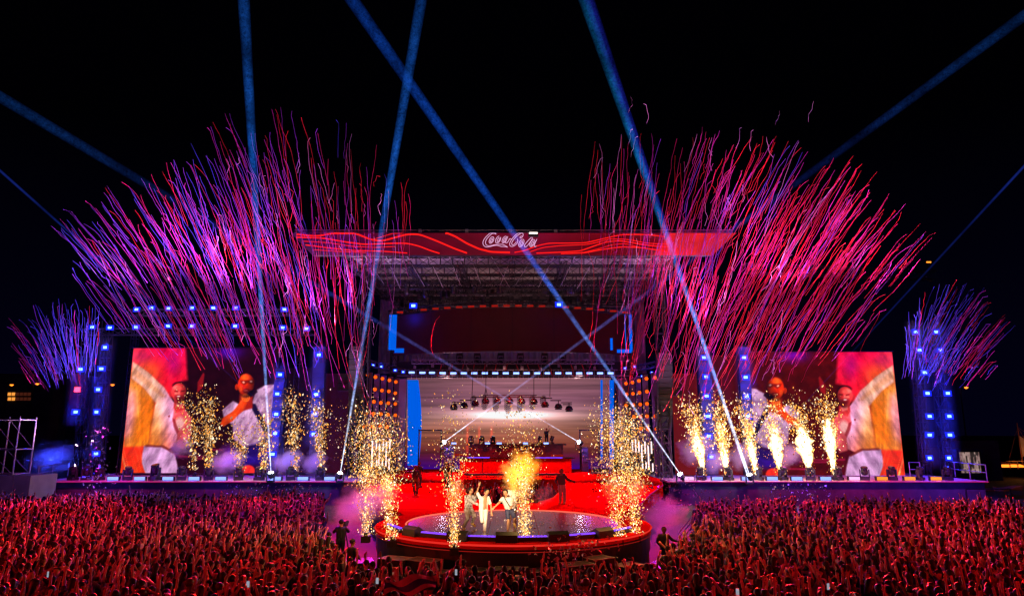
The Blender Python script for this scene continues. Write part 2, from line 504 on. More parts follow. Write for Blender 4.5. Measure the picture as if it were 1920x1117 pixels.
# ------------------------------------------------------------------ screens
class VN:                                    # value noise
    def __init__(s, seed, n=64): s.g = np.random.default_rng(seed).random((n, n)); s.n = n
    def __call__(s, x, y):
        xi, yi = np.floor(x).astype(int), np.floor(y).astype(int)
        fx, fy = x - xi, y - yi
        fx, fy = fx * fx * (3 - 2 * fx), fy * fy * (3 - 2 * fy)
        g, n = s.g, s.n
        a, b = g[yi % n, xi % n], g[yi % n, (xi + 1) % n]
        c, d = g[(yi + 1) % n, xi % n], g[(yi + 1) % n, (xi + 1) % n]
        return (a * (1 - fx) + b * fx) * (1 - fy) + (c * (1 - fx) + d * fx) * fy
    def fbm(s, x, y, o=4):
        v = 0; a = 0.5
        for k in range(o): v = v + a * s(x * 2 ** k + 17 * k, y * 2 ** k + 9 * k); a *= 0.5
        return v
def poly_mask(x, y, pts, soft=5.0):
    inside = np.zeros(len(x), bool); dist = np.full(len(x), 1e9); n = len(pts)
    for i in range(n):
        x0, y0 = pts[i]; x1, y1 = pts[(i + 1) % n]
        if y0 != y1:
            c = ((y0 > y) != (y1 > y)) & (x < (x1 - x0) * (y - y0) / (y1 - y0) + x0); inside ^= c
        dx, dy = x1 - x0, y1 - y0
        t = np.clip(((x - x0) * dx + (y - y0) * dy) / (dx * dx + dy * dy + 1e-9), 0, 1)
        dist = np.minimum(dist, np.hypot(x - x0 - t * dx, y - y0 - t * dy))
    sd = np.where(inside, dist, -dist); soft = soft * 1.7
    return np.clip(sd / soft + 0.5, 0, 1)
def ell_mask(x, y, cx, cy_, rx, ry, rot=0.0, soft=0.12):
    c, s = math.cos(rot), math.sin(rot); u = ((x - cx) * c + (y - cy_) * s) / rx; v = (-(x - cx) * s + (y - cy_) * c) / ry
    return np.clip((1 - np.hypot(u, v)) / soft, 0, 1)
N1 = VN(3)
def put(img, mask, col): 
    col = np.asarray(col, float)
    return img + (col - img) * mask[:, None]
def live_feed(bg, s, t):
    """Two singers on the live feed: the one on the left throws an arm up, the other sings into a microphone."""
    y = 92 + (1 - t) * 963
    x = (185 - 115 * (1 - t)) + s * ((1262 - 185) * t + (1232 - 70) * (1 - t))
    wx = x + 8 * (N1.fbm(x / 60, y / 60) - 0.5); wy = y + 8 * (N1.fbm(x / 60 + 30, y / 60) - 0.5)
    n = N1.fbm(x / 45, y / 45); n2 = N1.fbm(x / 15 + 7, y / 90)
    img = np.tile(np.array(bg, float), (len(x), 1)) * (0.7 + 0.6 * n)[:, None]
    # glow of the roof light
    img = img + np.array((40, 0, 150)) * np.exp(-((x - 890) / 110) ** 2 - ((y - 120) / 55) ** 2)[:, None]
    # bright backdrop at the left
    bd = poly_mask(wx, wy, [(60, 80), (570, 80), (585, 340), (520, 360), (470, 470), (300, 700), (280, 1060), (40, 1060)], 14)
    g = np.clip((y - 92) / 960, 0, 1)[:, None]
    back = (1 - g) * np.array((236, 8, 66)) + g * np.array((255, 60, 4)) + 60 * (n[:, None] - 0.45) * np.array((1, 0.8, 0.6))
    back = back + np.array((35, 55, 20)) * np.clip(1 - np.abs(x - 200 - 0.2 * (y - 92)) / 120, 0, 1)[:, None]
    vio = np.exp(-((x - 480) / 60) ** 2 - ((y - 200) / 110) ** 2) + 0.7 * np.exp(-((x - 260) / 70) ** 2 - ((y - 170) / 60) ** 2)
    back = back + (np.array((170, 10, 120)) - back) * (0.75 * np.clip(vio, 0, 1))[:, None]
    ora = np.exp(-((x - 300) / 90) ** 2 - ((y - 270) / 90) ** 2)
    back = back + (np.array((255, 96, 30)) - back) * (0.8 * np.clip(ora, 0, 1))[:, None]
    img = put(img, bd, back)
    # big yellow sleeve and folds
    img = put(img, poly_mask(wx, wy, [(165, 260), (260, 290), (345, 470), (330, 620), (290, 850), (130, 860), (95, 860), (140, 420)], 12), np.array((244, 150, 60)) * (1 - g) + np.array((226, 118, 8)) * g + np.array((-10, 10, 130)) * np.exp(-((x - 150 + 0.05 * y) / 50) ** 2 - ((y - 620) / 190) ** 2)[:, None] + 90 * (N1.fbm(x / 16 + 3, y / 260) - 0.5)[:, None] * np.array((1, 0.9, 0.6)))
    img = put(img, 0.7 * poly_mask(wx, wy, [(255, 480), (340, 500), (335, 620), (290, 800), (180, 810), (240, 640)], 26), (232, 112, 6))
    img = put(img, 0.7 * poly_mask(wx, wy, [(150, 420), (195, 430), (205, 560), (150, 760), (110, 780)], 34), (236, 140, 160))
    img = put(img, 0.6 * poly_mask(wx, wy, [(330, 470), (350, 480), (335, 640), (300, 760), (318, 620)], 12), (150, 50, 10))
    # shirt, white, arm raised
    img = put(img, poly_mask(wx, wy, [(178, 195), (300, 290), (410, 400), (470, 500), (520, 560), (520, 700), (500, 850), (430, 880), (285, 850), (320, 650), (345, 520), (250, 400), (165, 330)], 7),
              np.array((250, 182, 162)) + (np.array((230, 126, 26)) - np.array((252, 190, 166))) * np.clip((y - 560) / 330 + (380 - x) / 260 * np.clip((y - 500) / 100, 0, 1), 0, 1)[:, None] * 0.85 + np.array((-12, -24, 36)) * np.clip((x - 360) / 90, 0, 1)[:, None] + 34 * (n2[:, None] - 0.5) * np.array((1, 1, 1)))
    for p_ in ([(160, 322), (250, 392), (348, 512), (350, 524), (246, 408), (158, 338)], [(338, 510), (352, 520), (330, 640), (296, 850), (284, 850), (312, 640)], [(172, 190), (300, 280), (412, 390), (474, 490), (470, 500), (405, 402), (296, 296), (176, 206)]):
        img = put(img, 0.22 * poly_mask(wx, wy, p_, 16), (200, 60, 30))
    img = put(img, 0.45 * poly_mask(wx, wy, [(170, 230), (300, 350), (420, 470), (400, 480), (280, 390), (165, 300)], 12), (235, 140, 90))
    # trousers
    img = put(img, poly_mask(wx, wy, [(255, 850), (380, 850), (490, 905), (520, 1060), (265, 1060), (238, 980), (240, 910)], 7), np.array((204, 150, 196)) + 16 * (n2[:, None] - 0.5))
    img = put(img, 0.8 * poly_mask(wx, wy, [(270, 842), (400, 846), (490, 895), (480, 908), (380, 860), (262, 858)], 6), (120, 30, 20))
    # bare chest
    img = put(img, poly_mask(wx, wy, [(480, 560), (560, 560), (618, 640), (620, 760), (560, 880), (500, 860), (510, 740), (470, 660)], 9), np.array((222, 84, 92)) + 40 * (n[:, None] - 0.5))
    img = put(img, 0.8 * ell_mask(wx, wy, 525, 680, 46, 66, 0.2, 0.5), (246, 190, 186))
    img = put(img, 0.6 * ell_mask(wx, wy, 575, 800, 34, 70, -0.2, 0.5), (236, 120, 136))
    img = put(img, 0.7 * poly_mask(wx, wy, [(470, 640), (490, 650), (520, 740), (505, 760), (478, 700)], 6), (120, 14, 20))
    img = put(img, ell_mask(wx, wy, 446, 625, 8, 8), (170, 40, 30))
    # neck and face
    img = put(img, poly_mask(wx, wy, [(486, 480), (560, 490), (566, 570), (500, 600), (480, 560)], 6), (196, 48, 50))
    img = put(img, 0.6 * poly_mask(wx, wy, [(500, 520), (550, 530), (540, 560), (500, 548)], 6), (250, 150, 140))
    img = put(img, ell_mask(wx, wy, 524, 392, 62, 44, 0.1, 0.25), (60, 8, 18))
    img = put(img, ell_mask(wx, wy, 458, 445, 10, 22, 0, 0.5), (200, 44, 50))
    img = put(img, ell_mask(wx, wy, 520, 442, 60, 80, 0.05), np.array((214, 52, 56)) + 30 * (n[:, None] - 0.5))
    img = put(img, 0.6 * ell_mask(wx, wy, 508, 405, 40, 26, 0, 0.5), (238, 110, 96))
    img = put(img, 0.7 * ell_mask(wx, wy, 500, 448, 18, 12, 0, 0.5), (250, 140, 120))
    img = put(img, 0.6 * poly_mask(wx, wy, [(486, 424), (514, 428), (512, 438), (486, 434)], 4), (70, 10, 14))
    img = put(img, 0.6 * poly_mask(wx, wy, [(534, 424), (562, 422), (562, 432), (534, 437)], 4), (70, 10, 14))
    img = put(img, 0.8 * ell_mask(wx, wy, 518, 484, 42, 34, 0, 0.6), (104, 14, 22))
    img = put(img, 0.9 * ell_mask(wx, wy, 518, 470, 19, 7, 0.02, 0.6), (255, 196, 196))
    img = put(img, 0.6 * ell_mask(wx, wy, 520, 480, 20, 6, 0, 0.6), (170, 24, 34))
    img = put(img, 0.8 * poly_mask(wx, wy, [(516, 430), (526, 432), (530, 456), (512, 456)], 5), (244, 116, 108))
    # stage ribbon between them
    img = put(img, 0.8 * poly_mask(wx, wy, [(704, 285), (712, 300), (700, 400), (655, 445), (660, 360)], 6), (168, 20, 30))
    # second singer
    shirt = poly_mask(wx, wy, [(850, 575), (930, 506), (985, 540), (1060, 560), (1105, 420), (1165, 385), (1300, 368), (1300, 690), (1190, 790), (1125, 835), (1015, 862), (940, 800), (930, 690), (862, 640)], 7)
    img = put(img, shirt, np.array((196, 148, 184)) + 40 * (n2[:, None] - 0.5))
    img = put(img, 0.35 * shirt * (N1.fbm(x / 22, y / 22) > 0.56), (120, 60, 110))
    img = put(img, poly_mask(wx, wy, [(1052, 520), (1100, 530), (1150, 620), (1205, 720), (1180, 760), (1120, 650)], 7), (24, 12, 48))
    img = put(img, poly_mask(wx, wy, [(978, 450), (1075, 450), (1080, 560), (1010, 580), (975, 530)], 8), (150, 26, 10))
    img = put(img, ell_mask(wx, wy, 955, 398, 13, 26, 0), (180, 40, 10))
    img = put(img, ell_mask(wx, wy, 1025, 380, 66, 92, 0.0), np.array((208, 44, 12)) + 40 * (n[:, None] - 0.5))
    img = put(img, 0.65 * ell_mask(wx, wy, 1018, 322, 46, 30, 0, 0.6), (250, 100, 30))
    img = put(img, 0.6 * ell_mask(wx, wy, 985, 410, 20, 30, 0, 0.6), (244, 96, 30))
    img = put(img, poly_mask(wx, wy, [(978, 344), (1086, 342), (1082, 368), (1062, 376), (1036, 366), (1012, 378), (986, 368)], 6), (120, 20, 10))
    img = put(img, 0.85 * ell_mask(wx, wy, 1006, 360, 13, 9, 0.3, 0.6), (250, 160, 140))
    img = put(img, 0.9 * ell_mask(wx, wy, 1062, 354, 14, 10, 0.3, 0.6), (255, 190, 180))
    img = put(img, 0.8 * ell_mask(wx, wy, 1032, 428, 36, 22, 0, 0.4), (110, 14, 6))
    img = put(img, 0.8 * ell_mask(wx, wy, 1026, 424, 18, 6, 0, 0.4), (232, 110, 90))
    # microphone, fist and forearm
    img = put(img, poly_mask(wx, wy, [(836, 690), (850, 640), (930, 590), (990, 500), (1035, 520), (1010, 580), (930, 660), (860, 705)], 6), np.array((204, 62, 14)) + 50 * (n[:, None] - 0.5))
    img = put(img, poly_mask(wx, wy, [(1012, 470), (1062, 424), (1105, 418), (1112, 438), (1060, 480), (1030, 498)], 5), (28, 8, 18))
    img = put(img, ell_mask(wx, wy, 1024, 482, 38, 34, 0.4, 0.2), (230, 92, 26))
    for q in range(4): img = put(img, 0.6 * poly_mask(wx, wy, [(1000 + q * 14, 462), (1004 + q * 14, 460), (1012 + q * 13, 500), (1008 + q * 13, 502)], 3), (130, 30, 6))
    # lower right
    img = put(img, 0.75 * poly_mask(wx, wy, [(1015, 870), (1120, 840), (1190, 800), (1240, 820), (1230, 1000), (1000, 1000)], 30), (34, 12, 170))
    img = put(img, 0.8 * ell_mask(wx, wy, 910, 900, 90, 90, 0, 0.7), (104, 14, 150))
    img = put(img, ell_mask(wx, wy, 1056, 1038, 60, 46, 0, 0.2), (250, 46, 36))
    for yy, x0, x1 in ((880, 770, 860), (930, 520, 800), (948, 640, 860), (1000, 760, 940)):
        img = put(img, 0.6 * poly_mask(wx, wy, [(x0, yy - 7), (x1, yy - 4), (x1, yy + 6), (x0, yy + 7)], 6), (196, 24, 90))
    # streaks at the lower left
    st_ = np.clip(N1(x / 6 - (y - 1055) / 22, y * 0 + 3) - 0.62, 0, 1) * 2.2 * np.clip((y - 820) / 200, 0, 1) * np.clip((300 - x) / 150, 0, 1)
    img = img + np.array((60, 160, 130)) * st_[:, None]
    # modelling of the faces and cloth by the key light
    def ball(cx_, cy_, rx, ry, k, lx):
        u, v = (x - cx_) / rx, (y - cy_) / ry; r2 = u * u + v * v; m = np.clip((1.05 - np.sqrt(r2)) / 0.15, 0, 1)
        z = np.sqrt(np.clip(1 - r2, 0, 1)); sh = np.clip(0.55 * z + lx * u - 0.35 * v, -0.4, 1.2)
        return 1 + m * (k * (sh - 0.45))
    img = img * (ball(520, 442, 64, 92, 0.9, -0.5) * ball(1025, 385, 68, 98, 1.0, -0.45) * ball(545, 700, 95, 190, 0.45, -0.4) * ball(1080, 690, 190, 240, 0.5, -0.35))[:, None]
    fold = N1.fbm((x + 0.55 * y) / 34, (y - 0.55 * x) / 120, 4)
    lum = np.clip(img.mean(1) / 160, 0, 1)
    img = img * (1 + (fold - 0.47)[:, None] * 0.85 * lum[:, None])
    img = np.where(img > 128, 128 + (img - 128) * 1.12, img * 0.96)
    seam = ((s * 12) % 1 < 0.035) | ((t * 10) % 1 < 0.04)
    cab = N1(np.floor(s * 12) * 3.7, np.floor(t * 10) * 5.3)                       # cabinets differ a little
    img = img * (0.95 + 0.10 * N1(x * 0.9, y * 0.9))[:, None] * (1 - 0.035 * seam)[:, None] * (0.97 + 0.05 * cab)[:, None]
    return lin(np.clip(img, 0, 255))
M['feed'] = attr_glow('video_feed', 1.0)
def big_screen(tl, br_, bl, flip, bg, label, Y):
    # tl = pixel of the upper outer corner, bl = pixel of the lower outer corner, br_ = pixel of the lower inner corner
    za, zb = P(*tl, Y).z, P(*bl, Y).z
    xo = 0.5 * (P(*tl, Y).x + P(*bl, Y).x); xi = P(*br_, Y).x
    x0, x1 = min(xo, xi), max(xo, xi)
    t = empty('video_screen', ((x0 + x1) / 2, Y, DECK)); tag(t, label, 'screen', 'big video screens beside the stage')
    def pos(s, tt): return np.stack([x0 + (x1 - x0) * s - (x0 + x1) / 2, np.zeros_like(s) - 0.13, zb + (za - zb) * tt - DECK], 1)
    me = grid_mesh('display', pos, 210, 180, lambda s, tt: live_feed(bg, 1 - s if flip else s, tt), M['feed'])
    link_mesh('display', me, t)
    MB().box((0, 0.12, (za + zb) / 2 - DECK), (x1 - x0 - 0.02, 0.4, za - zb - 0.02)).build('cabinet', M['black'], t)
    fr = MB()
    w = x1 - x0; h = za - zb; zm = (za + zb) / 2 - DECK
    fr.box((0, 0.0, zb - DECK - 0.06), (w + 0.2, 0.5, 0.1)); fr.box((0, 0.0, za - DECK + 0.06), (w + 0.2, 0.5, 0.1))
    fr.build('frame', M['dark_steel'], t)
    return t
big_screen((250, 653), (508, 886), (229, 886), False, (36, 4, 14), 'tall video screen left of the stage showing two singers', 66)
big_screen((1671, 660), (1405, 892), (1696, 892), True, (84, 7, 10), 'tall video screen right of the stage with mirrored singers', 66)

def panel(name, x0, x1, y0, y1, Y, mat, label, cat, depth=0.3, group=None):
    """A flat-fronted panel whose front fills a pixel rectangle at depth Y."""
    a, b = P(x0, y0, Y), P(x1, y1, Y)
    xa = (P(x0, y0, Y).x + P(x0, y1, Y).x) / 2; xb = (P(x1, y0, Y).x + P(x1, y1, Y).x) / 2
    o = MB().box((0, depth / 2, 0), (abs(xb - xa), depth, abs(a.z - b.z))).build(name, mat, loc=((xa + xb) / 2, Y, (a.z + b.z) / 2))
    if label: tag(o, label, cat, group)
    return o
# dark red LED walls between the screens and the main opening
M['red_led_a'] = attr_glow('red_led_feed', 1.0)
def led_wall(x0, x1, y0, y1, Y, c_top, c_bot, label, seed):
    a, b = P((x0 + x1) / 2, y0, Y), P((x0 + x1) / 2, y1, Y)
    xa, xb = (P(x0, y0, Y).x + P(x0, y1, Y).x) / 2, (P(x1, y0, Y).x + P(x1, y1, Y).x) / 2
    t = empty('led_wall', ((xa + xb) / 2, Y, b.z)); tag(t, label, 'LED wall', 'dark red LED walls beside the opening')
    h = a.z - b.z; w = xb - xa; nn = VN(seed)
    def colr(s, tt):
        k = np.clip(tt, 0, 1)[:, None]
        c = k * np.array(c_top) + (1 - k) * np.array(c_bot)
        c = c * (0.8 + 0.4 * nn.fbm(s * 3, tt * 5))[:, None]
        return lin(np.clip(c, 0, 255))
    me = grid_mesh('display', lambda s, tt: np.stack([(s - 0.5) * w, np.zeros_like(s) - 0.12, tt * h], 1), 24, 60, colr, M['red_led_a'])
    link_mesh('display', me, t)
    MB().box((0, 0.1, h / 2), (w - 0.02, 0.4, h - 0.02)).build('cabinet', M['black'], t)
led_wall(536, 586, 690, 886, 66.2, (20, 3, 14), (34, 3, 24), 'very dark maroon LED wall next to the left singer screen', 1)
led_wall(607, 652, 700, 886, 65.6, (34, 2, 14), (52, 4, 22), 'dark maroon LED wall behind the left corner speakers', 2)
led_wall(1262, 1310, 700, 890, 65.6, (84, 8, 4), (112, 14, 4), 'brownish red LED wall beside the right speaker stack', 3)
led_wall(1336, 1386, 666, 890, 66.2, (66, 6, 10), (96, 10, 8), 'deep red LED wall between the two right lamp columns', 4)

# ------------------------------------------------------------------ back LED wall of the stage
YB = 77.0
def horizon_feed(s, t):
    x = 765 + s * 385; y = 882 - t * 172
    band = N1.fbm(x / 160, y / 5.5, 4); band2 = N1.fbm(x / 300 + 20, y / 14, 3)
    g = np.clip((y - 710) / 172, 0, 1)
    keys = np.array([0, 0.25, 0.36, 0.45, 0.58, 0.72, 0.86, 1.0])
    r = np.interp(g, keys, [172, 140, 172, 190, 178, 168, 100, 60]); gg = np.interp(g, keys, [112, 84, 112, 128, 108, 84, 24, 6]); b = np.interp(g, keys, [124, 106, 124, 122, 88, 64, 40, 44])
    img = np.stack([r, gg, b], 1) * (0.62 + 0.72 * band + 0.12 * (band2 - 0.5))[:, None]
    side = np.clip(np.abs(x - 962) / 195, 0, 1)[:, None]
    img = img * (1 - 0.26 * side ** 1.6)
    glowm = np.exp(-((x - 962) / 92) ** 2 - ((y - 781) / 8) ** 2) + 0.22 * np.exp(-((x - 962) / 110) ** 2 - ((y - 772) / 26) ** 2)
    img = img + np.array((250, 225, 225)) * glowm[:, None] * 0.9
    # light columns under the lamps of the pod
    for k, cx_ in enumerate((891, 911, 932, 955, 978, 1001, 1022)):
        m = np.clip(1 - np.abs(x - cx_) / 8, 0, 1) * np.clip((y - 742) / 8, 0, 1) * np.clip((784 - abs(k - 3) * 4 - y) / 14, 0, 1)
        chk = ((np.floor(x / 2.0) + np.floor(y / 2.0)) % 2)
        img = img * (1 - 0.55 * (m > 0.25) * (0.4 + 0.6 * chk))[:, None]
    for cx_ in (880, 902, 925): img = img + np.array((120, 10, 0)) * (np.exp(-((x - cx_) / 2.2) ** 2) * np.clip((y - 800) / 10, 0, 1) * 0.7)[:, None]
    img = img + np.array((20, 0, 120)) * (np.clip((y - 850) / 30, 0, 1) * (0.4 + 0.6 * band2))[:, None]
    return lin(np.clip(img, 0, 255))
M['horizon'] = attr_glow('horizon_feed', 0.95)
a, b = P(764, 708, YB), P(1150, 885, YB)
t = empty('back_screen', (0, YB, DECK)); tag(t, 'wide back LED wall glowing with a hazy pink sunset', 'screen')
link_mesh('display', grid_mesh('display', lambda s, tt: np.stack([a.x + (b.x - a.x) * s, np.zeros_like(s) - 0.12, DECK + (a.z - DECK) * tt - DECK + 0.02], 1), 260, 130, horizon_feed, M['horizon']), t)
MB().box(((a.x + b.x) / 2, 0.12, (a.z - DECK) / 2 + 0.02), (b.x - a.x - 0.02, 0.4, a.z - DECK - 0.02)).build('cabinet', M['black'], t)

# blue LED blade, a tall curved fin
def led_column(px_l, px_r, y0, y1, Y, bulge, label, th_=0.25):
    n = 14; mb = MB(); vs = []
    base = P((px_l + px_r) / 2, y1, Y)
    for i in range(n + 1):
        f = i / n; py = y1 + (y0 - y1) * f
        l_, r_ = P(px_l, py, Y), P(px_r + bulge * math.sin(PI * min(1, max(0, f))), py, Y)
        lx = l_.x + (0.1 * bulge * 0.05 * math.sin(PI * f)); 
        for yy in (0, th_): vs += [(lx - base.x, yy, l_.z - base.z), (r_.x - base.x, yy, r_.z - base.z)]
    fs = []
    for i in range(n):
        o = i * 4; q = o + 4
        fs += [(o, o + 1, q + 1, q), (o + 2, q + 2, q + 3, o + 3), (o, q, q + 2, o + 2), (o + 1, o + 3, q + 3, q + 1)]
    fs += [(0, 2, 3, 1), (n * 4, n * 4 + 1, n * 4 + 3, n * 4 + 2)]
    mb.add(vs, fs)
    return tag(mb.build('led_column', M['blue_panel'], loc=base), label, 'LED panel')
led_column(764, 784, 712, 872, 75.5, 6, 'tall bright blue LED blade left of the back wall')
led_column(1143.5, 1151, 712, 862, 75.5, 0, 'narrow bright blue LED blade right of the back wall')
led_column(1126.5, 1130, 712, 862, 75.5, 0, 'thinnest dim blue LED strip near the back wall')
# black masts beside it
for xx, lab in ((757, 'black mast left of the blue blade'), (1158, 'black mast right of the narrow blue strips')):
    o = panel('mast', xx - 3, xx + 3, 708, 886, 75.2, M['black'], lab, 'mast', 0.4)
# door frames in front of the back wall
for x0, x1, lab in ((786, 826, 'thin black portal frame below the blue blade'), (1087, 1124, 'thin black portal frame right of the booth')):
    a, b = P(x0, 806, 75), P(x1, 884, 75)
    mb = MB(); r = 0.09
    mb.bar((a.x, 75, DECK), (a.x, 75, a.z), r).bar((b.x, 75, DECK), (b.x, 75, a.z), r).bar((a.x - r, 75, a.z), (b.x + r, 75, a.z), r)
    tag(mb.build('portal_frame', M['black']), lab, 'frame')

# ------------------------------------------------------------------ DJ riser
YD = 70.5
t = empty('dj_riser', (P(966, 882, YD).x, YD, DECK)); tag(t, 'two tier red DJ riser with a dark desk before the back wall', 'stage riser')
def pbox(parent, name, x0, x1, y0, y1, Y, depth, mat):
    a, b = P(x0, y0, Y), P(x1, y1, Y); L = parent.location
    zlo = max(b.z, DECK)
    return MB().box(((a.x + b.x) / 2 - L.x, Y + depth / 2 - L.y, (a.z + zlo) / 2 - L.z), (b.x - a.x, depth, a.z - zlo)).build(name, mat, parent)
pbox(t, 'lower_tier', 862, 1072, 859, 885, YD, 5.0, M['red_floor'])
pbox(t, 'upper_tier', 880, 1056, 834, 858.5, YD + 1.2, 3.0, M['maroon'])
pbox(t, 'upper_ledge', 856, 1078, 857, 859.4, YD - 0.15, 1.2, M['black'])
pbox(t, 'desk_top', 874, 1062, 831.6, 834.4, YD + 1.0, 3.3, M['black'])
pbox(t, 'led_edge', 876, 918, 856.6, 858, YD - 0.22, 0.06, M['purple_lens'])
pbox(t, 'led_edge', 1004, 1055, 857, 858.2, YD - 0.22, 0.06, M['purple_lens'])
pbox(t, 'led_edge', 850, 878, 850, 854, YD - 0.1, 0.1, M['ember_lens'])
pbox(t, 'led_edge', 1033, 1056, 852, 855, YD - 0.1, 0.1, M['ember_lens'])
pbox(t, 'step', 870, 1060, 888, 890.3, 62.5, 1.0, M['black'])
pbox(t, 'step_light', 872, 950, 890.6, 892.4, 62.0, 0.12, M['ember_lens'])
pbox(t, 'step_light', 1000, 1050, 890.6, 892.4, 62.0, 0.12, M['ember_lens'])
for x in (905, 960, 1012): pbox(t, 'panel_joint', x - 0.6, x + 0.6, 860, 884, YD - 0.03, 0.05, M['maroon'])
# violet lit side decor
for x0, x1, y0, y1, lab in ((832, 850, 836, 870, 'violet lit equipment rack left of the riser'), (1090, 1104, 838, 878, 'blue lit equipment rack right of the riser')):
    tt = empty('equipment_rack', P((x0 + x1) / 2, 884, 72)); tt.location.z = DECK; tag(tt, lab, 'rack')
    pbox(tt, 'rack_body', x0, x1, y0, 890, 72, 1.0, M['scrim'])
    for q in range(4): pbox(tt, 'rack_panel', x0 + 1.5, x1 - 1.5, y0 + 3 + q * 9, y0 + 9 + q * 9, 71.96, 0.05, M['purple_post'])
    lamp('rack_light', 'POINT', (tt.location.x, 70.4, 4.2), (0.25, 0.12, 1.0), 120, None, size=0.2)
# gold framed case at the right of the floor
tt = empty('cable_trolley', P(1128, 884, 66)); tt.location.z = DECK; tag(tt, 'open metal trolley on the red floor, right of the riser', 'trolley')
a, b = P(1111, 860, 66), P(1146, 886, 66); mb = MB(); w = b.x - a.x; h = a.z - DECK
for sx in (-w / 2, w / 2):
    for sy in (0, 0.8): mb.bar((sx, sy, 0.08), (sx, sy, h), 0.05)
for z in (0.25, h * 0.5, h):
    for sy in (0, 0.8): mb.bar((-w / 2, sy, z), (w / 2, sy, z), 0.05)
mb.build('frame', M['alu'], tt); MB().box((0, 0.4, 0.35), (w * 0.8, 0.6, 0.5)).build('case', M['case'], tt)

# ================================================================== roof
YF = 60.0
roof = empty('stage_roof', (0, 62, 0)); tag(roof, 'wide truss stage roof on dark tower legs with fabric ceiling', 'stage roof')
ztop, zbot = P(960, 437, YF).z, P(960, 478.5, YF).z
zr = P(960, 431, YF).z
# ceiling fabric and back drape, in sewn strips
zb_back = P(960, 549, 80).z
zf = P(960, 481, YF + 0.8).z
nb = 16
for k in range(nb):
    x0, x1 = -15.5 + 31 * k / nb, -15.5 + 31 * (k + 1) / nb
    mb = MB(); n = 6; vs = []
    for i in range(n + 1):
        f = i / n; y = YF + 0.9 + (80 - YF - 0.9) * f; z = zf + (zb_back - zf) * f + 0.25 * math.sin(PI * f)
        for j in range(5):
            u = j / 4; vs.append((x0 + (x1 - x0) * u, y, z + 0.6 - 0.16 * (1 - (2 * u - 1) ** 2)))
    fs = [(i * 5 + j, i * 5 + j + 1, (i + 1) * 5 + j + 1, (i + 1) * 5 + j) for i in range(n) for j in range(4)]
    mb.add(vs, fs); child(mb, 'ceiling_strip', M['canopy'], roof)
xl, xr = P(712, 580, 80).x, P(1208, 580, 80).x
zlow = P(960, 700, 80).z
nv = 150; vs = []; fs = []
for i in range(nv + 1):
    x = xl + (xr - xl) * i / nv; y = 80.2 + 0.16 * math.sin(i * 1.9) + 0.08 * math.sin(i * 0.53 + 1)
    vs += [(x, y, zlow), (x, y, zb_back + 0.5)]
for i in range(nv): fs.append((i * 2, i * 2 + 2, i * 2 + 3, i * 2 + 1))
child(MB().add(vs, fs), 'back_drape', M['drape'], roof)
# roof trusses across and along
for y, off in ((61.6, 0.3), (65.5, 0.35), (69.2, 0.5), (72.5, 0.4), (75.8, 0.5), (78.8, 0.5)):
    f = (y - YF) / (80 - YF); z = zf + (zb_back - zf) * f - off
    child(truss_mb((-15.5, y, z), (15.5, y, z), 0.6, 0.8, 1.1, 0.06, 0.032), 'cross_truss', M['dark_steel'], roof)
for x in (-14.5, -9.5, -4.8, 0, 4.8, 9.5, 14.5):
    child(truss_mb((x, 61, zf - 0.7), (x, 79.5, zb_back - 0.8), 0.5, 0.6, 1.4, 0.05, 0.028), 'long_truss', M['dark_steel'], roof)
for k in range(15):                                                  # pale rigging struts under the fascia
    x = -13.5 + k * 1.93; s = -1 if x > 0 else 1
    child(MB().bar((x, 61.0, zf + 0.1), (x + s * rng.uniform(0.8, 1.7), 64.5, zf - 1.6 - rng.uniform(0, 0.7)), 0.03), 'rigging_strut', M['alu'], roof)
for y, dz in ((66.5, 1.7), (70.6, 1.5), (73.6, 1.9), (76.8, 1.7), (78.2, 2.4)):   # lower black grid
    f = (y - YF) / (80 - YF); z = zf + (zb_back - zf) * f - dz
    child(truss_mb((-13.2, y, z), (13.2, y, z), 0.5, 0.6, 0.75, 0.06, 0.04), 'grid_truss', M['black'], roof)
    for k in range(9):
        x = rng.uniform(-12.5, 12.5); w_ = rng.uniform(0.25, 0.6)
        child(MB().box((x, y, z - 0.5), (w_, 0.4, rng.uniform(0.4, 0.9))).bar((x, y, z - 0.3), (x, y, z + 0.2), 0.05), 'fixture', M['black'], roof)
for k in range(26):                                                  # chain hoists hanging in the grid
    x = rng.uniform(-14, 14); y = rng.uniform(64, 76); f = (y - YF) / 20; z = zf + (zb_back - zf) * f - 0.5
    mb = MB().bar((x, y, z), (x, y, z - 1.6), 0.03).lathe([(0.05, z - 1.4), (0.2, z - 1.5), (0.22, z - 2.1), (0.06, z - 2.3)], 7, Matrix.Translation((x, y, 0)))
    child(mb, 'chain_hoist', M['black'], roof)
for sx in (-1, 1):
    for y in (62.0, 78.0):
        xx = P(703 if sx < 0 else 1221, 600, 66).x
        child(truss_mb((xx, y, 0), (xx, y, zf + 0.4), 0.8, 0.8, 1.2, 0.07, 0.035, up=Vector((0, 1, 0))), 'tower_leg', M['dark_steel'], roof)
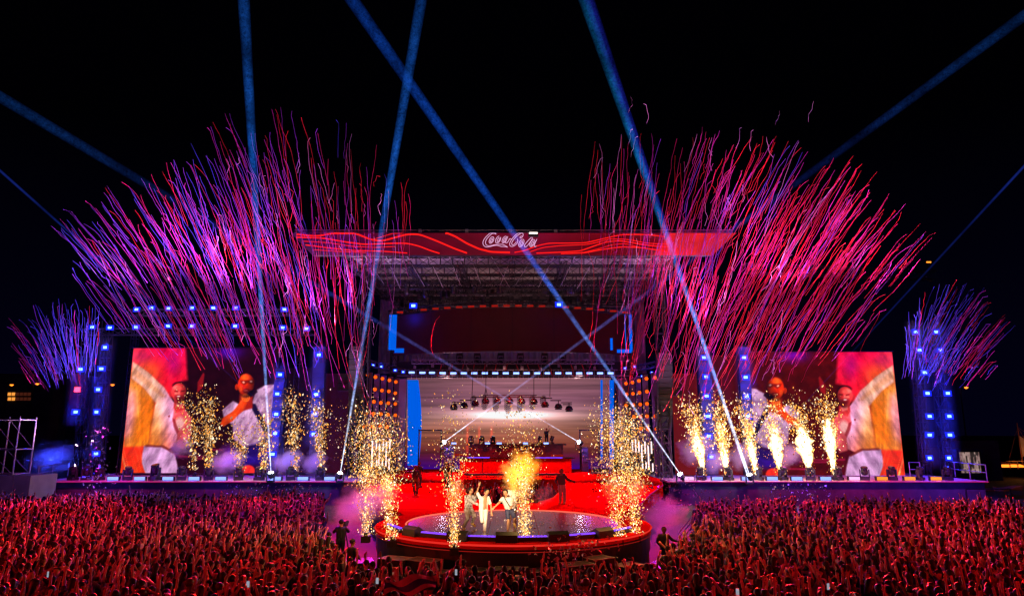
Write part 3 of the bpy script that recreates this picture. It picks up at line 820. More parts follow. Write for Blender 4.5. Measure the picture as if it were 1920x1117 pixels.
# fascia: LED banner with slanted ends
xtl, xtr, xbl, xbr = P(545, 437, YF).x, P(1381, 437, YF).x, P(586, 478.5, YF).x, P(1336, 478.5, YF).x
fa = empty('fascia_banner', (0, YF, zbot)); tag(fa, 'long red fascia banner with wavy neon lines and cursive outline logo', 'sign')
def f_pos(s, t):
    xl_, xr_ = xbl + (xtl - xbl) * t, xbr + (xtr - xbr) * t
    return np.stack([xl_ + (xr_ - xl_) * s, np.zeros_like(s) - 0.02, (ztop - zbot) * t], 1)
def f_col(s, t):
    x = 545 + s * 836
    n = N1.fbm(x / 40, t * 2)
    c = np.stack([np.interp(x, [545, 700, 900, 1240, 1256, 1257, 1300, 1381], [64, 88, 96, 108, 120, 226, 236, 214]),
                  np.interp(x, [545, 1250, 1257, 1381], [4, 2, 22, 22]),
                  np.interp(x, [545, 640, 760, 900, 1200, 1257, 1381], [66, 58, 30, 24, 16, 26, 14])], 1)
    gl = np.exp(-((x - 990) / 60) ** 2)[:, None]
    return lin(np.clip(c * (0.8 + 0.4 * n)[:, None] + gl * np.array((18, 0, 20)), 0, 255))
M['banner_feed'] = attr_glow('banner_feed', 0.95)
link_mesh('banner', grid_mesh('banner', f_pos, 180, 12, f_col, M['banner_feed']), fa)
H = ztop - zbot
MB().add([(xbl, 0.0, 0), (xbr, 0.0, 0), (xtr, 0.0, H), (xtl, 0.0, H), (xbl, 0.5, 0), (xbr, 0.5, 0), (xtr, 0.5, H), (xtl, 0.5, H)],
         [(0, 1, 2, 3), (4, 7, 6, 5), (0, 4, 5, 1), (3, 2, 6, 7), (0, 3, 7, 4), (1, 5, 6, 2)]).build('backing', M['black'], fa)
rl = MB()
for dz in (0.12, 0.33): rl.bar((xtl + 0.3, 0.2, H + dz), (xtr - 0.3, 0.2, H + dz), 0.05, 6)
for k in range(5): rl.box((P((650, 787, 875, 957, 1042)[k], 434, YF).x, 0.2, H + 0.22), (0.3, 0.3, 0.34))
rl.build('top_rail', M['alu'], fa)
lamp('rail_light', 'SPOT', (0, 52, zbot - 5), (1, 0.45, 0.4), 2500, None, (0, 60.2, ztop), 0.4, 120, 0.5)
def px_path(pts, zx, ox, oy, n=60, y=-0.09):
    p = np.array([(ox + a / zx, oy + b / zx) for a, b in pts], float)
    d = np.r_[0, np.cumsum(np.hypot(*np.diff(p, axis=0).T))]; u = np.linspace(0, d[-1], n)
    # smooth the corners of the polyline
    xx, yy = np.interp(u, d, p[:, 0]), np.interp(u, d, p[:, 1])
    for _ in range(3):
        xx[1:-1] = (xx[:-2] + 2 * xx[1:-1] + xx[2:]) / 4; yy[1:-1] = (yy[:-2] + 2 * yy[1:-1] + yy[2:]) / 4
    out = []
    for a_, b_ in zip(xx, yy):
        q = P(a_, b_, YF); out.append((q.x, y, min(max(q.z - zbot, 0.06), H - 0.06)))
    return out
A1, A2 = (4.469, 540, 410), (4.364, 960, 410)
waves = [([(80, 135), (250, 150), (400, 118), (560, 122), (700, 180), (780, 192), (870, 168), (1000, 132), (1100, 132), (1250, 190), (1400, 255), (1500, 290)], A1, 0.075),
         ([(80, 158), (300, 165), (500, 200), (650, 218), (780, 212), (900, 208), (1000, 208), (1100, 232), (1200, 272), (1270, 292)], A1, 0.06),
         ([(120, 190), (350, 205), (550, 235), (740, 243), (900, 235)], A1, 0.03),
         ([(150, 222), (350, 248), (550, 268), (800, 275), (1000, 290)], A1, 0.045),
         ([(220, 262), (400, 275), (650, 286)], A1, 0.03),
         ([(700, 180), (900, 120), (960, 116)], A1, 0.025),
         ([(1320, 118), (1400, 150), (1500, 210), (1600, 255), (1700, 280), (1860, 285)], A1, 0.085),
         ([(20, 278), (100, 265), (200, 225), (300, 202), (450, 202), (600, 200), (680, 182), (760, 162), (900, 132), (1100, 132), (1250, 150)], A2, 0.045),
         ([(150, 272), (250, 238), (400, 222), (600, 215), (700, 196), (800, 166), (950, 172), (1100, 202), (1270, 212)], A2, 0.035),
         ([(200, 284), (400, 276), (560, 266), (680, 222), (780, 190), (880, 182), (1000, 202), (1120, 222), (1270, 232)], A2, 0.05),
         ([(400, 288), (600, 280), (750, 252), (900, 232), (1050, 238), (1270, 270)], A2, 0.05),
         ([(560, 284), (700, 250), (820, 215), (920, 205), (1060, 240), (1200, 262)], A2, 0.03)]
for pts, (zx, ox, oy), r in waves:
    MB().tube(px_path(pts, zx, ox, oy), r, 5).build('neon_wave', M['neon_red'], fa)
# the cursive logo, drawn as a double outline of thin tubes
LZ = (12.0, 880, 420)
def ellp(cx_, cy_, rx, ry, rot, a0=0, a1=360, n=26):
    c, s = math.cos(math.radians(rot)), math.sin(math.radians(rot)); out = []
    for i in range(n + 1):
        a = math.radians(a0 + (a1 - a0) * i / n); u, v = rx * math.cos(a), ry * math.sin(a)
        out.append((cx_ + u * c - v * s, cy_ + u * s + v * c))
    return out
SL = 28
logo = [[(606, 240), (600, 200), (555, 180), (490, 200), (410, 262), (335, 345), (298, 425), (315, 495), (375, 535), (460, 522), (560, 492), (640, 484), (690, 510), (720, 528), (770, 508), (810, 520), (862, 532)],
        [(600, 240), (560, 218), (520, 222), (445, 285), (385, 355), (360, 425), (378, 480), (420, 502), (480, 500)],
        [(480, 500), (560, 480), (660, 468), (740, 466), (810, 496), (862, 530)],
        ellp(500, 372, 44, 82, SL), ellp(500, 378, 17, 50, SL),
        ellp(648, 362, 48, 88, SL, -60, 250), ellp(658, 362, 20, 58, SL, -60, 240),
        ellp(790, 362, 42, 84, SL), ellp(790, 370, 16, 52, SL), [(868, 290), (840, 350), (812, 430), (835, 446), (872, 405), (900, 360)],
        [(890, 352), (925, 340), (950, 352)],
        [(1200, 290), (1222, 235), (1195, 205), (1120, 205), (1040, 255), (960, 345), (905, 435), (905, 500), (945, 525), (1010, 505), (1075, 450), (1100, 390), (1080, 345)],
        [(1130, 305), (1160, 335), (1200, 290), (1165, 280), (1140, 305)], [(1150, 230), (1060, 285), (985, 375), (950, 440), (965, 490), (1010, 470), (1060, 410)],
        ellp(1170, 440, 48, 96, SL), ellp(1170, 446, 19, 62, SL),
        [(1395, 310), (1320, 385), (1250, 465), (1228, 515), (1260, 532), (1310, 495), (1380, 400), (1430, 320), (1395, 310)],
        ellp(1415, 440, 46, 92, SL), ellp(1415, 448, 18, 58, SL), [(1520, 350), (1485, 420), (1455, 500), (1480, 526), (1505, 505)]]
lg = empty('neon_logo', (0, 0, 0)); lg.parent = fa
for pts in logo:
    MB().tube(px_path(pts, *LZ, n=40, y=-0.16), 0.030, 4).build('neon_letter', M['neon_pink'], lg)
fl = empty('flood_light', P(1000, 441, YF - 0.5)); tag(fl, 'small white floodlight hung over the end of the fascia logo', 'floodlight')
MB().box((0, 0.1, 0), (0.9, 0.4, 0.22)).bar((-0.3, 0.2, 0.1), (-0.3, 0.45, 0.5), 0.03).bar((0.3, 0.2, 0.1), (0.3, 0.45, 0.5), 0.03).build('housing', M['black'], fl)
MB().box((0, -0.02, 0.17), (0.75, 0.3, 0.1)).build('lens', M['flood'], fl)
# boom at the right behind the streamers
bm = tag(truss_mb(P(1395, 503, 76), P(1752, 517, 76), 0.9, 1.0, 1.6, 0.07, 0.035).build('crane_boom', M['dark_steel']), 'faint dark boom reaching right from the stage roof', 'crane boom')
fl = empty('boom_light', P(1740, 492, 75.4)); tag(fl, 'tiny amber light at the outer end of the dark boom', 'lamp')
MB().box((0, 0, 0), (0.7, 0.25, 0.25)).bar((0, 0, -0.1), (0, 0.3, -1.0), 0.05).build('housing', M['black'], fl); MB().box((0, -0.15, 0), (0.5, 0.06, 0.16)).build('lens', M['warm_lens'], fl)

# ------------------------------------------------------------------ curved header panel
hp = empty('header_screen', (0, 66, P(960, 658, 66).z)); tag(hp, 'curved dark maroon LED header hanging under the roof', 'screen')
zt_, zb_ = P(960, 577, 66).z, P(960, 658, 66).z
xw = P(1183, 600, 69).x
def h_y(x): return 3.6 * (np.abs(x) / xw) ** 2
def h_pos(s, t):
    x = -xw + 2 * xw * s
    return np.stack([x, h_y(x), (zt_ - zb_) * t], 1)
def h_col(s, t):
    x = 735 + 450 * s
    c = np.tile(np.array((34, 1, 3), float), (len(s), 1))
    c = c + np.array((-14, 0, 22)) * np.clip((850 - x) / 100, 0, 1)[:, None] * 0.8
    c = c + np.array((0, 10, 90)) * np.exp(-((x - 778) / 18) ** 2 - ((t - 0.85) / 0.2) ** 2)[:, None]
    seam = (np.abs((x - 735) % 75 - 1) < 1.0)
    c = c * (1 - 0.45 * seam[:, None])
    return lin(np.clip(c * (0.85 + 0.3 * N1.fbm(x / 20, t * 4))[:, None], 0, 255))
M['header_feed'] = attr_glow('header_feed', 1.0)
link_mesh('display', grid_mesh('display', h_pos, 240, 16, h_col, M['header_feed']), hp)
mb = MB(); n = 30; vs = []
for i in range(n + 1):
    x = -xw + 2 * xw * i / n; y = float(h_y(x))
    vs += [(x, y + 0.06, 0), (x, y + 0.06, zt_ - zb_), (x, y + 0.5, 0), (x, y + 0.5, zt_ - zb_)]
fs = []
for i in range(n):
    o, q = i * 4, i * 4 + 4
    fs += [(o, q, q + 1, o + 1), (o + 2, o + 3, q + 3, q + 2), (o, o + 2, q + 2, q), (o + 1, q + 1, q + 3, o + 3)]
mb.add(vs, fs).build('cabinet', M['black'], hp)
for x0, x1, y0, y1, lab in ((730.5, 742, 590, 656, 0), (740, 757, 653, 661, 1), (1171, 1174, 590, 656, 0), (1179, 1186, 590, 658, 0), (1144, 1149, 634, 656, 1), (1157, 1184, 655, 661, 1)):
    a, b = P(x0, y0, 68.3), P(x1, y1, 68.3); L = hp.location
    MB().box(((a.x + b.x) / 2 - L.x, 68.3 - L.y, (a.z + b.z) / 2 - L.z), (b.x - a.x, 0.2, a.z - b.z)).build('blue_edge', M['blue_panel'], hp)

# ------------------------------------------------------------------ trusses in the opening
def bars_on(pts, mat, label, group, Yf, w=0.75, h=0.22, point=0):
    """A row of small LED bars, one thing each."""
    first = None
    for k, (px, py) in enumerate(pts):
        c = P(px, py, Yf(px) if callable(Yf) else Yf)
        if first is None:
            t = empty('led_batten', c); first = t
            MB().box((0, 0.14, 0), (w + 0.08, 0.24, h + 0.1)).bar((-w * 0.3, 0.2, h * 0.5), (-w * 0.3, 0.25, h * 0.5 + 0.35), 0.03).bar((w * 0.3, 0.2, h * 0.5), (w * 0.3, 0.25, h * 0.5 + 0.35), 0.03).build('housing', M['black'], t)
            MB().box((0, 0.0, 0), (w, 0.06, h)).build('lens', mat, t)
        else:
            t = copy_tree(first); t.location = c
        tag(t, label % (ORD[k] if k < 20 else 'last'), 'stage light', group)
YT = 71.0
tr = empty('lighting_truss', (0, YT, P(960, 690, YT).z)); tag(tr, 'straight pale lighting truss above the sunset back wall', 'truss')
xa, xb = P(772, 690, YT).x, P(1152, 690, YT).x
za, zc_, zd = P(960, 675, YT).z, P(960, 693, YT).z, P(960, 708, YT).z
L = tr.location
mb = truss_mb((xa, YT, (za + P(960, 681, YT).z) / 2), (xb, YT, (za + P(960, 681, YT).z) / 2), 0.5, 0.42, 0.9, 0.05, 0.028); mb.v = [(x, y - L.y, z - L.z) for x, y, z in mb.v]; mb.build('upper_span', M['alu'], tr)
mb = MB()
for z in (zc_ + 0.0, P(960, 704, YT).z): mb.bar((xa - 1.5, 0, z - L.z), (xb + 1.5, 0, z - L.z), 0.045)
n = 40
for i in range(n + 1): mb.bar((xa + (xb - xa) * i / n, 0, zc_ - L.z), (xa + (xb - xa) * i / n, 0, P(960, 710, YT).z - L.z), 0.028)
mb.build('lower_span', M['alu'], tr)
zt1, zt2 = P(960, 678, YT + 0.8).z, P(960, 708, YT + 0.8).z
mb = MB().box((0, 0.8, (zt1 + zt2) / 2 - L.z), (xb - xa + 3.2, 0.2, zt1 - zt2)); mb.build('masking_border', M['black'], tr)
for k in range(34):                                                  # small clamps and spare fixtures on the span
    x = xa + (xb - xa) * (k + 0.5) / 34 + rng.uniform(-0.15, 0.15); z = P(960, rng.uniform(683, 696), YT).z - L.z; s = rng.uniform(0.12, 0.24)
    MB().box((x, 0.2, z), (s * 1.3, 0.3, s * 1.6)).bar((x, 0.2, z), (x + rng.uniform(-0.2, 0.2), 0.2, z + 0.5), 0.03).build('fixture', M['dark_steel'] if k % 3 else M['alu'], tr)
bars_on([(772, 698), (792, 698.5), (810, 698.5), (830, 699)] + [(850 + 19.66 * k, 699.4) for k in range(16)], M['white_lens'], '%s blue white LED bar from the left on the pale truss', 'LED bars along the pale truss', YT - 0.5, 0.6, 0.2)
# cable looms
for k in range(14):
    px = 826 + k * 20.5
    s = -1 if px < 960 else 1
    a, b = P(px + s * 7 - s * 9, 682, YT - 0.15), P(px - s * 3 + s * 9, 706, YT - 0.2)
    tag(MB().tube([a, a.lerp(b, 0.35) + Vector((0.05, 0, -0.06)), a.lerp(b, 0.7) + Vector((-0.04, 0, 0)), b], 0.055, 5).build('cable_loom', M['cable_red']), 'red cable loom, %s from the left, draped over the pale truss' % ORD[k], 'cable', 'red cable looms on the pale truss')
# curved upper lamp truss following the header
def up_Y(px): return 66 - 0.6 + float(h_y((px - 960) * 0.05))
pts = []
for i in range(25):
    px = 728 + (1192 - 728) * i / 24; Y = up_Y(px) + 0.3; pts.append(P(px, 571 + 16 * ((px - 960) / 232) ** 2, Y))
mb = MB()
for dz in (0.25, -0.25):
    for dy in (0, 0.5): mb.tube([(p.x, p.y + dy, p.z + dz) for p in pts], 0.045, 4)
for i in range(24):
    p, q = pts[i], pts[i + 1]; mb.bar((p.x, p.y, p.z + 0.25), (q.x, q.y, q.z - 0.25), 0.03, 3); mb.bar((p.x, p.y, p.z - 0.25), (p.x, p.y, p.z + 0.25), 0.03, 3)
tag(mb.build('lighting_truss', M['dark_steel']), 'dark curved truss of ember bars over the maroon header', 'truss')
pl = [(750 + 22.2 * k, 573 + 15 * ((750 + 22.2 * k - 960) / 232) ** 2) for k in range(20) if k not in (1, 13)]
bars_on(pl, M['ember_lens'], '%s ember red bar from the left on the curved truss', 'ember bars on the curved truss', lambda px: up_Y(px) - 0.25, 0.62, 0.2)

# ================================================================== lamps
def wash_proto(lens_mat):
    t = empty('wash_light')
    MB().box((0, 0.16, 0), (0.66, 0.28, 0.46)).box((0, 0.34, 0), (0.5, 0.1, 0.34)).build('housing', M['black'], t)
    y = MB()
    for s in (-1, 1): y.box((s * 0.37, 0.2, 0.0), (0.05, 0.1, 0.5))
    y.box((0, 0.45, 0.0), (0.8, 0.06, 0.1)); y.build('yoke', M['dark_steel'], t)
    l = MB()
    for i in range(3):
        for j in range(2): l.box((-0.13 + i * 0.13, -0.01, -0.065 + j * 0.13), (0.115, 0.05, 0.115))
    l.build('lens', lens_mat, t)
    MB().box((0, 0.012, 0), (0.78, 0.03, 0.56)).build('halo_plate', M['blue_halo'] if lens_mat is M['blue_core'] else lens_mat, t)  # glowing plate round the lens, put in for its halo
    return t
WP = {}
def wash(px, py, Y, label, group, mat='blue_core', power=170, col=(0.006, 0.02, 1.0), sc=1.0, halo=True):
    c = P(px, py, Y)
    if mat not in WP: t = WP[mat] = wash_proto(M[mat])
    else: t = copy_tree(WP[mat])
    t.location = c; t.scale = (sc, sc, sc); t.rotation_euler = (rng.uniform(-0.12, 0.12), 0, rng.uniform(-0.25, 0.25))
    power = power * rng.uniform(0.65, 1.35)
    tag(t, label, 'stage light', group)
    if halo: lamp('wash_halo_light', 'POINT', (c.x, c.y - 0.30, c.z + 0.02), col, power, None, size=0.12)  # point light added before the lens to make a halo
    return t
def tower(pxs, y0, y1, Y, w_px, label, group=None, cols=None):
    """A lamp tower: dark cladding on a truss mast."""
    c = P(pxs[0], y1, Y); t = empty('lamp_tower', (c.x, Y, DECK)); tag(t, label, 'lamp tower', group)
    a, b = P(pxs[1], y0, Y), P(pxs[0], y1, Y); w = mpp(700, Y) * w_px
    mb = MB(); n = 8; zb = max(DECK + 0.02, b.z)
    for i in range(n):
        f0, f1 = i / n, (i + 1) / n
        z0, z1 = zb + (a.z - zb) * f0, zb + (a.z - zb) * f1
        x = b.x + (a.x - b.x) * (f0 + f1) / 2
        mb.box((x - c.x, 0, (z0 + z1) / 2 - DECK), (w, 0.1, z1 - z0 - 0.04))
    if 'outer' not in label and 'inner' not in label.split()[0] and 'far' not in label: mb.build('cladding', M['scrim'], t)
    m2 = truss_mb((b.x - c.x, 0.6, zb - DECK), (a.x - c.x, 0.6, a.z - DECK), 0.7, 0.7, 1.2, 0.05, 0.03, up=Vector((0, 1, 0)))
    m2.build('mast', M['dark_steel'], t)
    return t
YL = 65.0
tower((590, 599), 650, 886, YL, 22, 'dark lamp tower with blue lights beside the left corner speakers')
tower((508, 526), 690, 886, YL, 18, 'dark lamp tower at the inner edge of the left screen')
tower((1336, 1319), 650, 890, YL, 22, 'dark lamp tower with six blue lights between red walls')
tower((1408, 1394), 650, 890, YL, 20, 'dark lamp tower with four blue lights at the edge of the right screen')
tower((176, 196), 600, 886, YL, 18, 'outer dark lamp tower far left of the screens')
tower((141, 158), 620, 886, YL, 16, 'outermost dark lamp tower at the far left')
tower((1743, 1720), 600, 890, YL, 18, 'inner of the two dark lamp towers far right')
tower((1783, 1757), 600, 890, YL, 18, 'outermost dark lamp tower at the far right')
for nm, pts in (('column beside the left corner speakers', [(598, 665), (593, 739), (590, 776), (588, 813)]),
                ('column at the left screen edge', [(525, 702), (520, 738), (518, 776), (516, 812), (511, 851)]),
                ('column between the right red walls', [(1320, 670), (1324, 706), (1325, 742), (1327, 780), (1329, 817), (1334, 856)]),
                ('column at the right screen edge', [(1395, 670), (1398, 707), (1400, 743), (1403, 780)]),
                ('inner far left tower', [(197, 651), (190, 691), (184, 730), (181, 772), (180, 850)]),
                ('outermost far left tower', [(151, 692), (142, 772)]),
                ('inner far right tower', [(1717, 622), (1724, 656), (1734, 698), (1739, 737), (1743, 780), (1743, 815), (1743, 858)]),
                ('outermost far right tower', [(1755, 622), (1763, 656), (1777, 737), (1780, 780), (1781, 815), (1779, 858)])):
    for k, (px, py) in enumerate(pts):
        wash(px, py, YL - 0.45, 'blue lamp, %s from the top of the %s' % (ORD[k], nm), 'blue lamps on the lamp towers', sc=0.92)
wash(145, 730, YL - 0.45, 'single red lamp on the outermost far left tower', None, 'red_lens', 60, (1.0, 0.02, 0.05), 0.8)
# two header trusses over the left screen
for py, x0, x1, lab in ((586, 244, 560, 'upper'), (622, 160, 590, 'lower')):
    t = tag(truss_mb(P(x0, py, YL), P(x1, py, YL), 0.6, 0.6, 1.2, 0.05, 0.03).build('lighting_truss', M['dark_steel']), lab + ' dark truss over the left video screen', 'truss')
for nm, pts in (('upper truss', [(256, 580), (284, 577), (316, 578), (360, 577), (400, 577), (442, 577), (533, 580)]),
                ('lower truss', [(173, 613), (206, 614), (255, 613), (315, 611), (360, 611), (441, 611), (530, 614), (575, 616)])):
    for k, (px, py) in enumerate(pts):
        wash(px, py, YL - 0.6, 'blue lamp, %s from the left on the %s over the left screen' % (ORD[k], nm), 'blue lamps over the left screen', sc=0.85, power=70)
# legs that carry them
for px in (250, 400, 560):
    c = P(px, 622, YL + 0.9)
    tag(truss_mb((c.x, YL + 1.3, 0), (c.x, YL + 1.3, P(px, 584, YL).z), 0.5, 0.5, 1.2, 0.05, 0.03, up=Vector((0, 1, 0))).build('truss_leg', M['dark_steel']),
        {250: 'outer', 400: 'middle', 560: 'inner'}[px] + ' truss leg behind the left video screen', 'truss leg')
# single bright blue lamps on the curved truss
wash(775, 573, up_Y(775) - 0.3, 'bright blue lamp at the left of the curved ember truss', None, sc=1.0, power=110)
wash(1048, 571, up_Y(1048) - 0.3, 'bright blue lamp right of centre on the curved ember truss', None, sc=1.0, power=110)
# small blue lamps at the corners of the opening
for k, (px, py) in enumerate([(700, 684), (715, 687), (741, 694), (756, 697)]):
    wash(px, py, 68, 'small blue lamp, %s from the left on the left corner arm' % ORD[k], 'small blue lamps at the left corner', sc=0.5, power=30)
for k, (px, py) in enumerate([(1172, 690), (1190, 687), (1204, 705), (1222, 698)]):
    wash(px, py, 68, 'small blue lamp, %s from the left on the right corner arm' % ORD[k], 'small blue lamps at the right corner', sc=0.4, power=25)
tag(truss_mb(P(690, 680, 66), P(765, 699, 71.5), 0.5, 0.5, 1.0, 0.045, 0.028).build('lighting_truss', M['dark_steel']), 'short dark truss arm slanting to the left corner', 'truss')
tag(truss_mb(P(1232, 682, 66), P(1157, 699, 71.5), 0.5, 0.5, 1.0, 0.045, 0.028).build('lighting_truss', M['dark_steel']), 'short dark truss arm slanting to the right corner', 'truss')

# ------------------------------------------------------------------ moving heads
def head_proto(lens):
    t = empty('moving_head')
    MB().box((0, 0, 0.09), (0.52, 0.42, 0.18)).build('base', M['black'], t)
    y = MB()
    for s in (-1, 1): y.box((s * 0.25, 0, 0.40), (0.07, 0.18, 0.52))
    y.box((0, 0, 0.2), (0.44, 0.16, 0.05)); y.build('yoke', M['black'], t)
    q = Matrix.Translation((0, 0, 0.55)) @ Matrix.Rotation(math.radians(18), 4, 'X')
    h = MB().lathe([(0.11, -0.24), (0.19, -0.18), (0.2, 0.02), (0.17, 0.1), (0.21, 0.2), (0.2, 0.26)], 12, q).build('head', M['black'], t)
    MB().lathe([(0.02, 0.262), (0.17, 0.263), (0.17, 0.27), (0.02, 0.275)], 12, q).build('lens', lens, t)
    return t
M['off_lens'] = surf('unlit_lens', (0.03, 0.03, 0.04), 0.1, 0, 0.1, 2, 0, 0.8)
HP = head_proto(M['off_lens']); HP_used = [False]
def head(loc, label, group, sc=1.0, hang=False, rz=0.0):
    if not HP_used[0]: t = HP; HP_used[0] = True
    else: t = copy_tree(HP)
    t.location = loc; t.scale = (sc,) * 3; t.rotation_euler = (0, PI, rz) if hang else (0, 0, rz)
    return tag(t, label, 'moving head', group)
for k, px in enumerate((862, 895, 939, 976, 1021, 1055)):
    head(P(px, 662, YT), 'dark moving head, %s from the left hanging over the pale truss' % ORD[k], 'moving heads over the pale truss', 1.25, True)
for k, px in enumerate((883, 903, 924, 1012, 1035)):
    head(P(px, 832, YD + 1.6), 'dark moving head, %s from the left on the riser desk' % ORD[k], 'moving heads on the riser desk', 1.0, rz=0.4 * k)
for k, px in enumerate((851, 914, 936, 985, 1024)):
    bb = empty('led_batten', P(px, 831, YD + 0.7)); tag(bb, 'short white LED bar, %s from the left on the riser desk' % ORD[k], 'stage light', 'short LED bars on the riser desk')
    MB().box((0, 0.14, 0), (0.6, 0.24, 0.26)).build('housing', M['black'], bb); MB().box((0, 0, 0.02), (0.5, 0.06, 0.16)).build('lens', M['white_lens'], bb)
# floor lamps along the wings
left_bars = [(212, 889.5), (262, 889.5), (315, 890), (364, 890), (414, 890), (517, 890), (568, 890), (618, 890)]
right_bars = [(1291, 894), (1345, 894.5), (1401, 895), (1448, 895.5), (1494, 896), (1548, 897), (1602, 897), (1654, 898), (1706, 899), (1755, 899.5)]
YW = 58.6
BP = {}
def floor_bar(px, label, group, mat, col, pw=60):
    if mat not in BP:
        t = empty('floor_bar'); BP[mat] = t
        MB().box((0, 0.16, 0.17), (0.98, 0.28, 0.34)).box((-0.42, 0.16, 0.02), (0.1, 0.4, 0.04)).box((0.42, 0.16, 0.02), (0.1, 0.4, 0.04)).build('housing', M['black'], t)
        l = MB()
        for j in range(3): l.box((0, 0.0, 0.08 + j * 0.09), (0.86, 0.05, 0.055))
        l.build('lens', M[mat], t)
    else: t = copy_tree(BP[mat])
    x = P(px, 893, YW).x
    t.location = (x, YW, DECK); tag(t, label, 'stage light', group)
    lamp('floor_bar_light', 'POINT', (x, YW - 0.5, DECK + 0.3), col, pw, None, size=0.1)
for k, (px, py) in enumerate(left_bars):
    floor_bar(px, 'blue LED floor bar, %s from the left on the left wing edge' % ORD[k], 'LED floor bars on the left wing', 'white_lens', (0.1, 0.05, 1.0), 25)
for k, (px, py) in enumerate(right_bars):
    m = 'white_lens' if k not in (0, 6, 7, 8, 9) else ('pink_lens' if k in (0, 6) else 'warm_lens')
    c = {'white_lens': (0.25, 0.15, 1.0), 'pink_lens': (1, 0.3, 0.7), 'warm_lens': (1, 0.2, 0.03)}[m]
    nm = {'white_lens': 'blue', 'pink_lens': 'pink', 'warm_lens': 'amber'}[m]
    floor_bar(px, '%s LED floor bar, %s from the left on the right wing edge' % (nm, ORD[k]), 'LED floor bars on the right wing', m, c, 25)
for k, px in enumerate((137, 162, 186, 239, 291, 340, 391, 447, 486, 545, 600)):
    head((P(px, 893, YW + 0.5).x, YW + 0.5, DECK), 'dark moving head, %s from the left on the left wing' % ORD[k], 'moving heads on the left wing', 1.35 if k != 4 else 1.6, rz=rng.uniform(-1, 1))
for k, px in enumerate((1314, 1366, 1424, 1468, 1520, 1572, 1622, 1673, 1725, 1777)):
    head((P(px, 897, YW + 0.5).x, YW + 0.5, DECK), 'dark moving head, %s from the left on the right wing' % ORD[k], 'moving heads on the right wing', 1.35, rz=rng.uniform(-1, 1))
# magenta / violet wash over the deck edge
for x, c, pw in ((-33, (1.0, 0.02, 0.5), 1300), (-24, (0.8, 0.02, 0.6), 1000), (-15, (0.45, 0.02, 0.9), 800), (15, (0.8, 0.02, 0.7), 1000), (22, (1, 0.02, 0.22), 1000), (29, (1, 0.02, 0.16), 1300), (36, (0.45, 0.04, 1.0), 1300)):
    lamp('wing_wash_light', 'SPOT', (x, 54.5, 8), c, pw * 3.6, None, (x, 60.5, DECK), 0.3, 75, 0.8)

# ------------------------------------------------------------------ walls of orange blinders
def blinder_proto():
    t = empty('blinder_lamp')
    MB().lathe([(0.1, 0), (0.2, -0.04), (0.24, -0.2), (0.25, -0.32)], 14, Matrix.Rotation(math.radians(90), 4, 'X') @ Matrix.Translation((0, 0, 0))).build('housing', M['black'], t)
    MB().lathe([(0.24, 0.33), (0.17, 0.37), (0.02, 0.385)], 14, Matrix.Rotation(math.radians(90), 4, 'X')).build('lens', M['orange_lens'], t)
    return t
# the reflector faces the audience (-Y): lathe axis z turned to -y
BL = None
LW_L = [[(691, 703), (705, 707), (718, 710), (731, 713), (743, 716)], [(704, 730), (717, 732), (730, 733.5), (742, 737)], [(702, 753), (715, 755), (729, 755.5), (742, 757)],
        [(688, 775), (701, 775.5), (715, 776), (728, 777), (742, 778)], [(685, 800), (700, 799), (714, 799), (727, 800)]]
LW_R = [[(1173, 719), (1185, 717), (1197, 714), (1211, 710), (1227, 708)], [(1174.5, 739), (1186, 738), (1198, 736), (1212, 734)], [(1173, 760), (1187, 759), (1199.5, 758), (1212, 757)],
        [(1188, 781), (1200, 781), (1212, 780), (1228, 780)], [(1200.6, 803), (1213.5, 804), (1230, 804)]]
def wall_Y(px, side):
    return (64 + (px - 690) / 67 * 11) if side < 0 else (75 - (px - 1163) / 67 * 11)
for side, rows in ((-1, LW_L), (1, LW_R)):
    word = 'left' if side < 0 else 'right'
    w = empty('lamp_wall', (P(718 if side < 0 else 1200, 880, 69).x, 69, DECK))
    tag(w, 'angled purple lit wall of posts for the %s orange lamps' % word, 'lamp wall')
    cols = (690, 704, 717, 730, 742, 752) if side < 0 else (1168, 1174, 1187, 1199, 1212, 1229)
    for px in cols:
        Y = wall_Y(px, side) + 0.35; zt = P(px, 698 + 0.25 * abs(px - (690 if side < 0 else 1229)) * 0.8, Y).z; x = P(px, 780, Y).x
        L = w.location
        wd = 0.5 if px not in (752, 1168) else 0.9
        MB().box((x - L.x, Y - L.y, (zt - DECK) / 2), (wd, 0.25, zt - DECK - 0.01)).build('post', M['purple_post'] if px not in (752, 1168) else M['canopy'], w)
    for r, row in enumerate(rows):
        for k, (px, py) in enumerate(row):
            if BL is None: t = BL = blinder_proto()
            else: t = copy_tree(BL)
            t.location = P(px, py, wall_Y(px, side)); t.scale = (0.78,) * 3
            tag(t, 'orange round lamp, %s from the left in the %s row of the %s lamp wall' % (ORD[k], ORD[r], word), 'blinder lamp', 'orange round lamps of the %s lamp wall' % word)
    lamp('lamp_wall_light', 'SPOT', (side * 11.0, 61, 5), (0.55, 0.12, 0.9), 1300, None, (side * 11.8, 69, 8.5), 0.3, 80, 0.6)
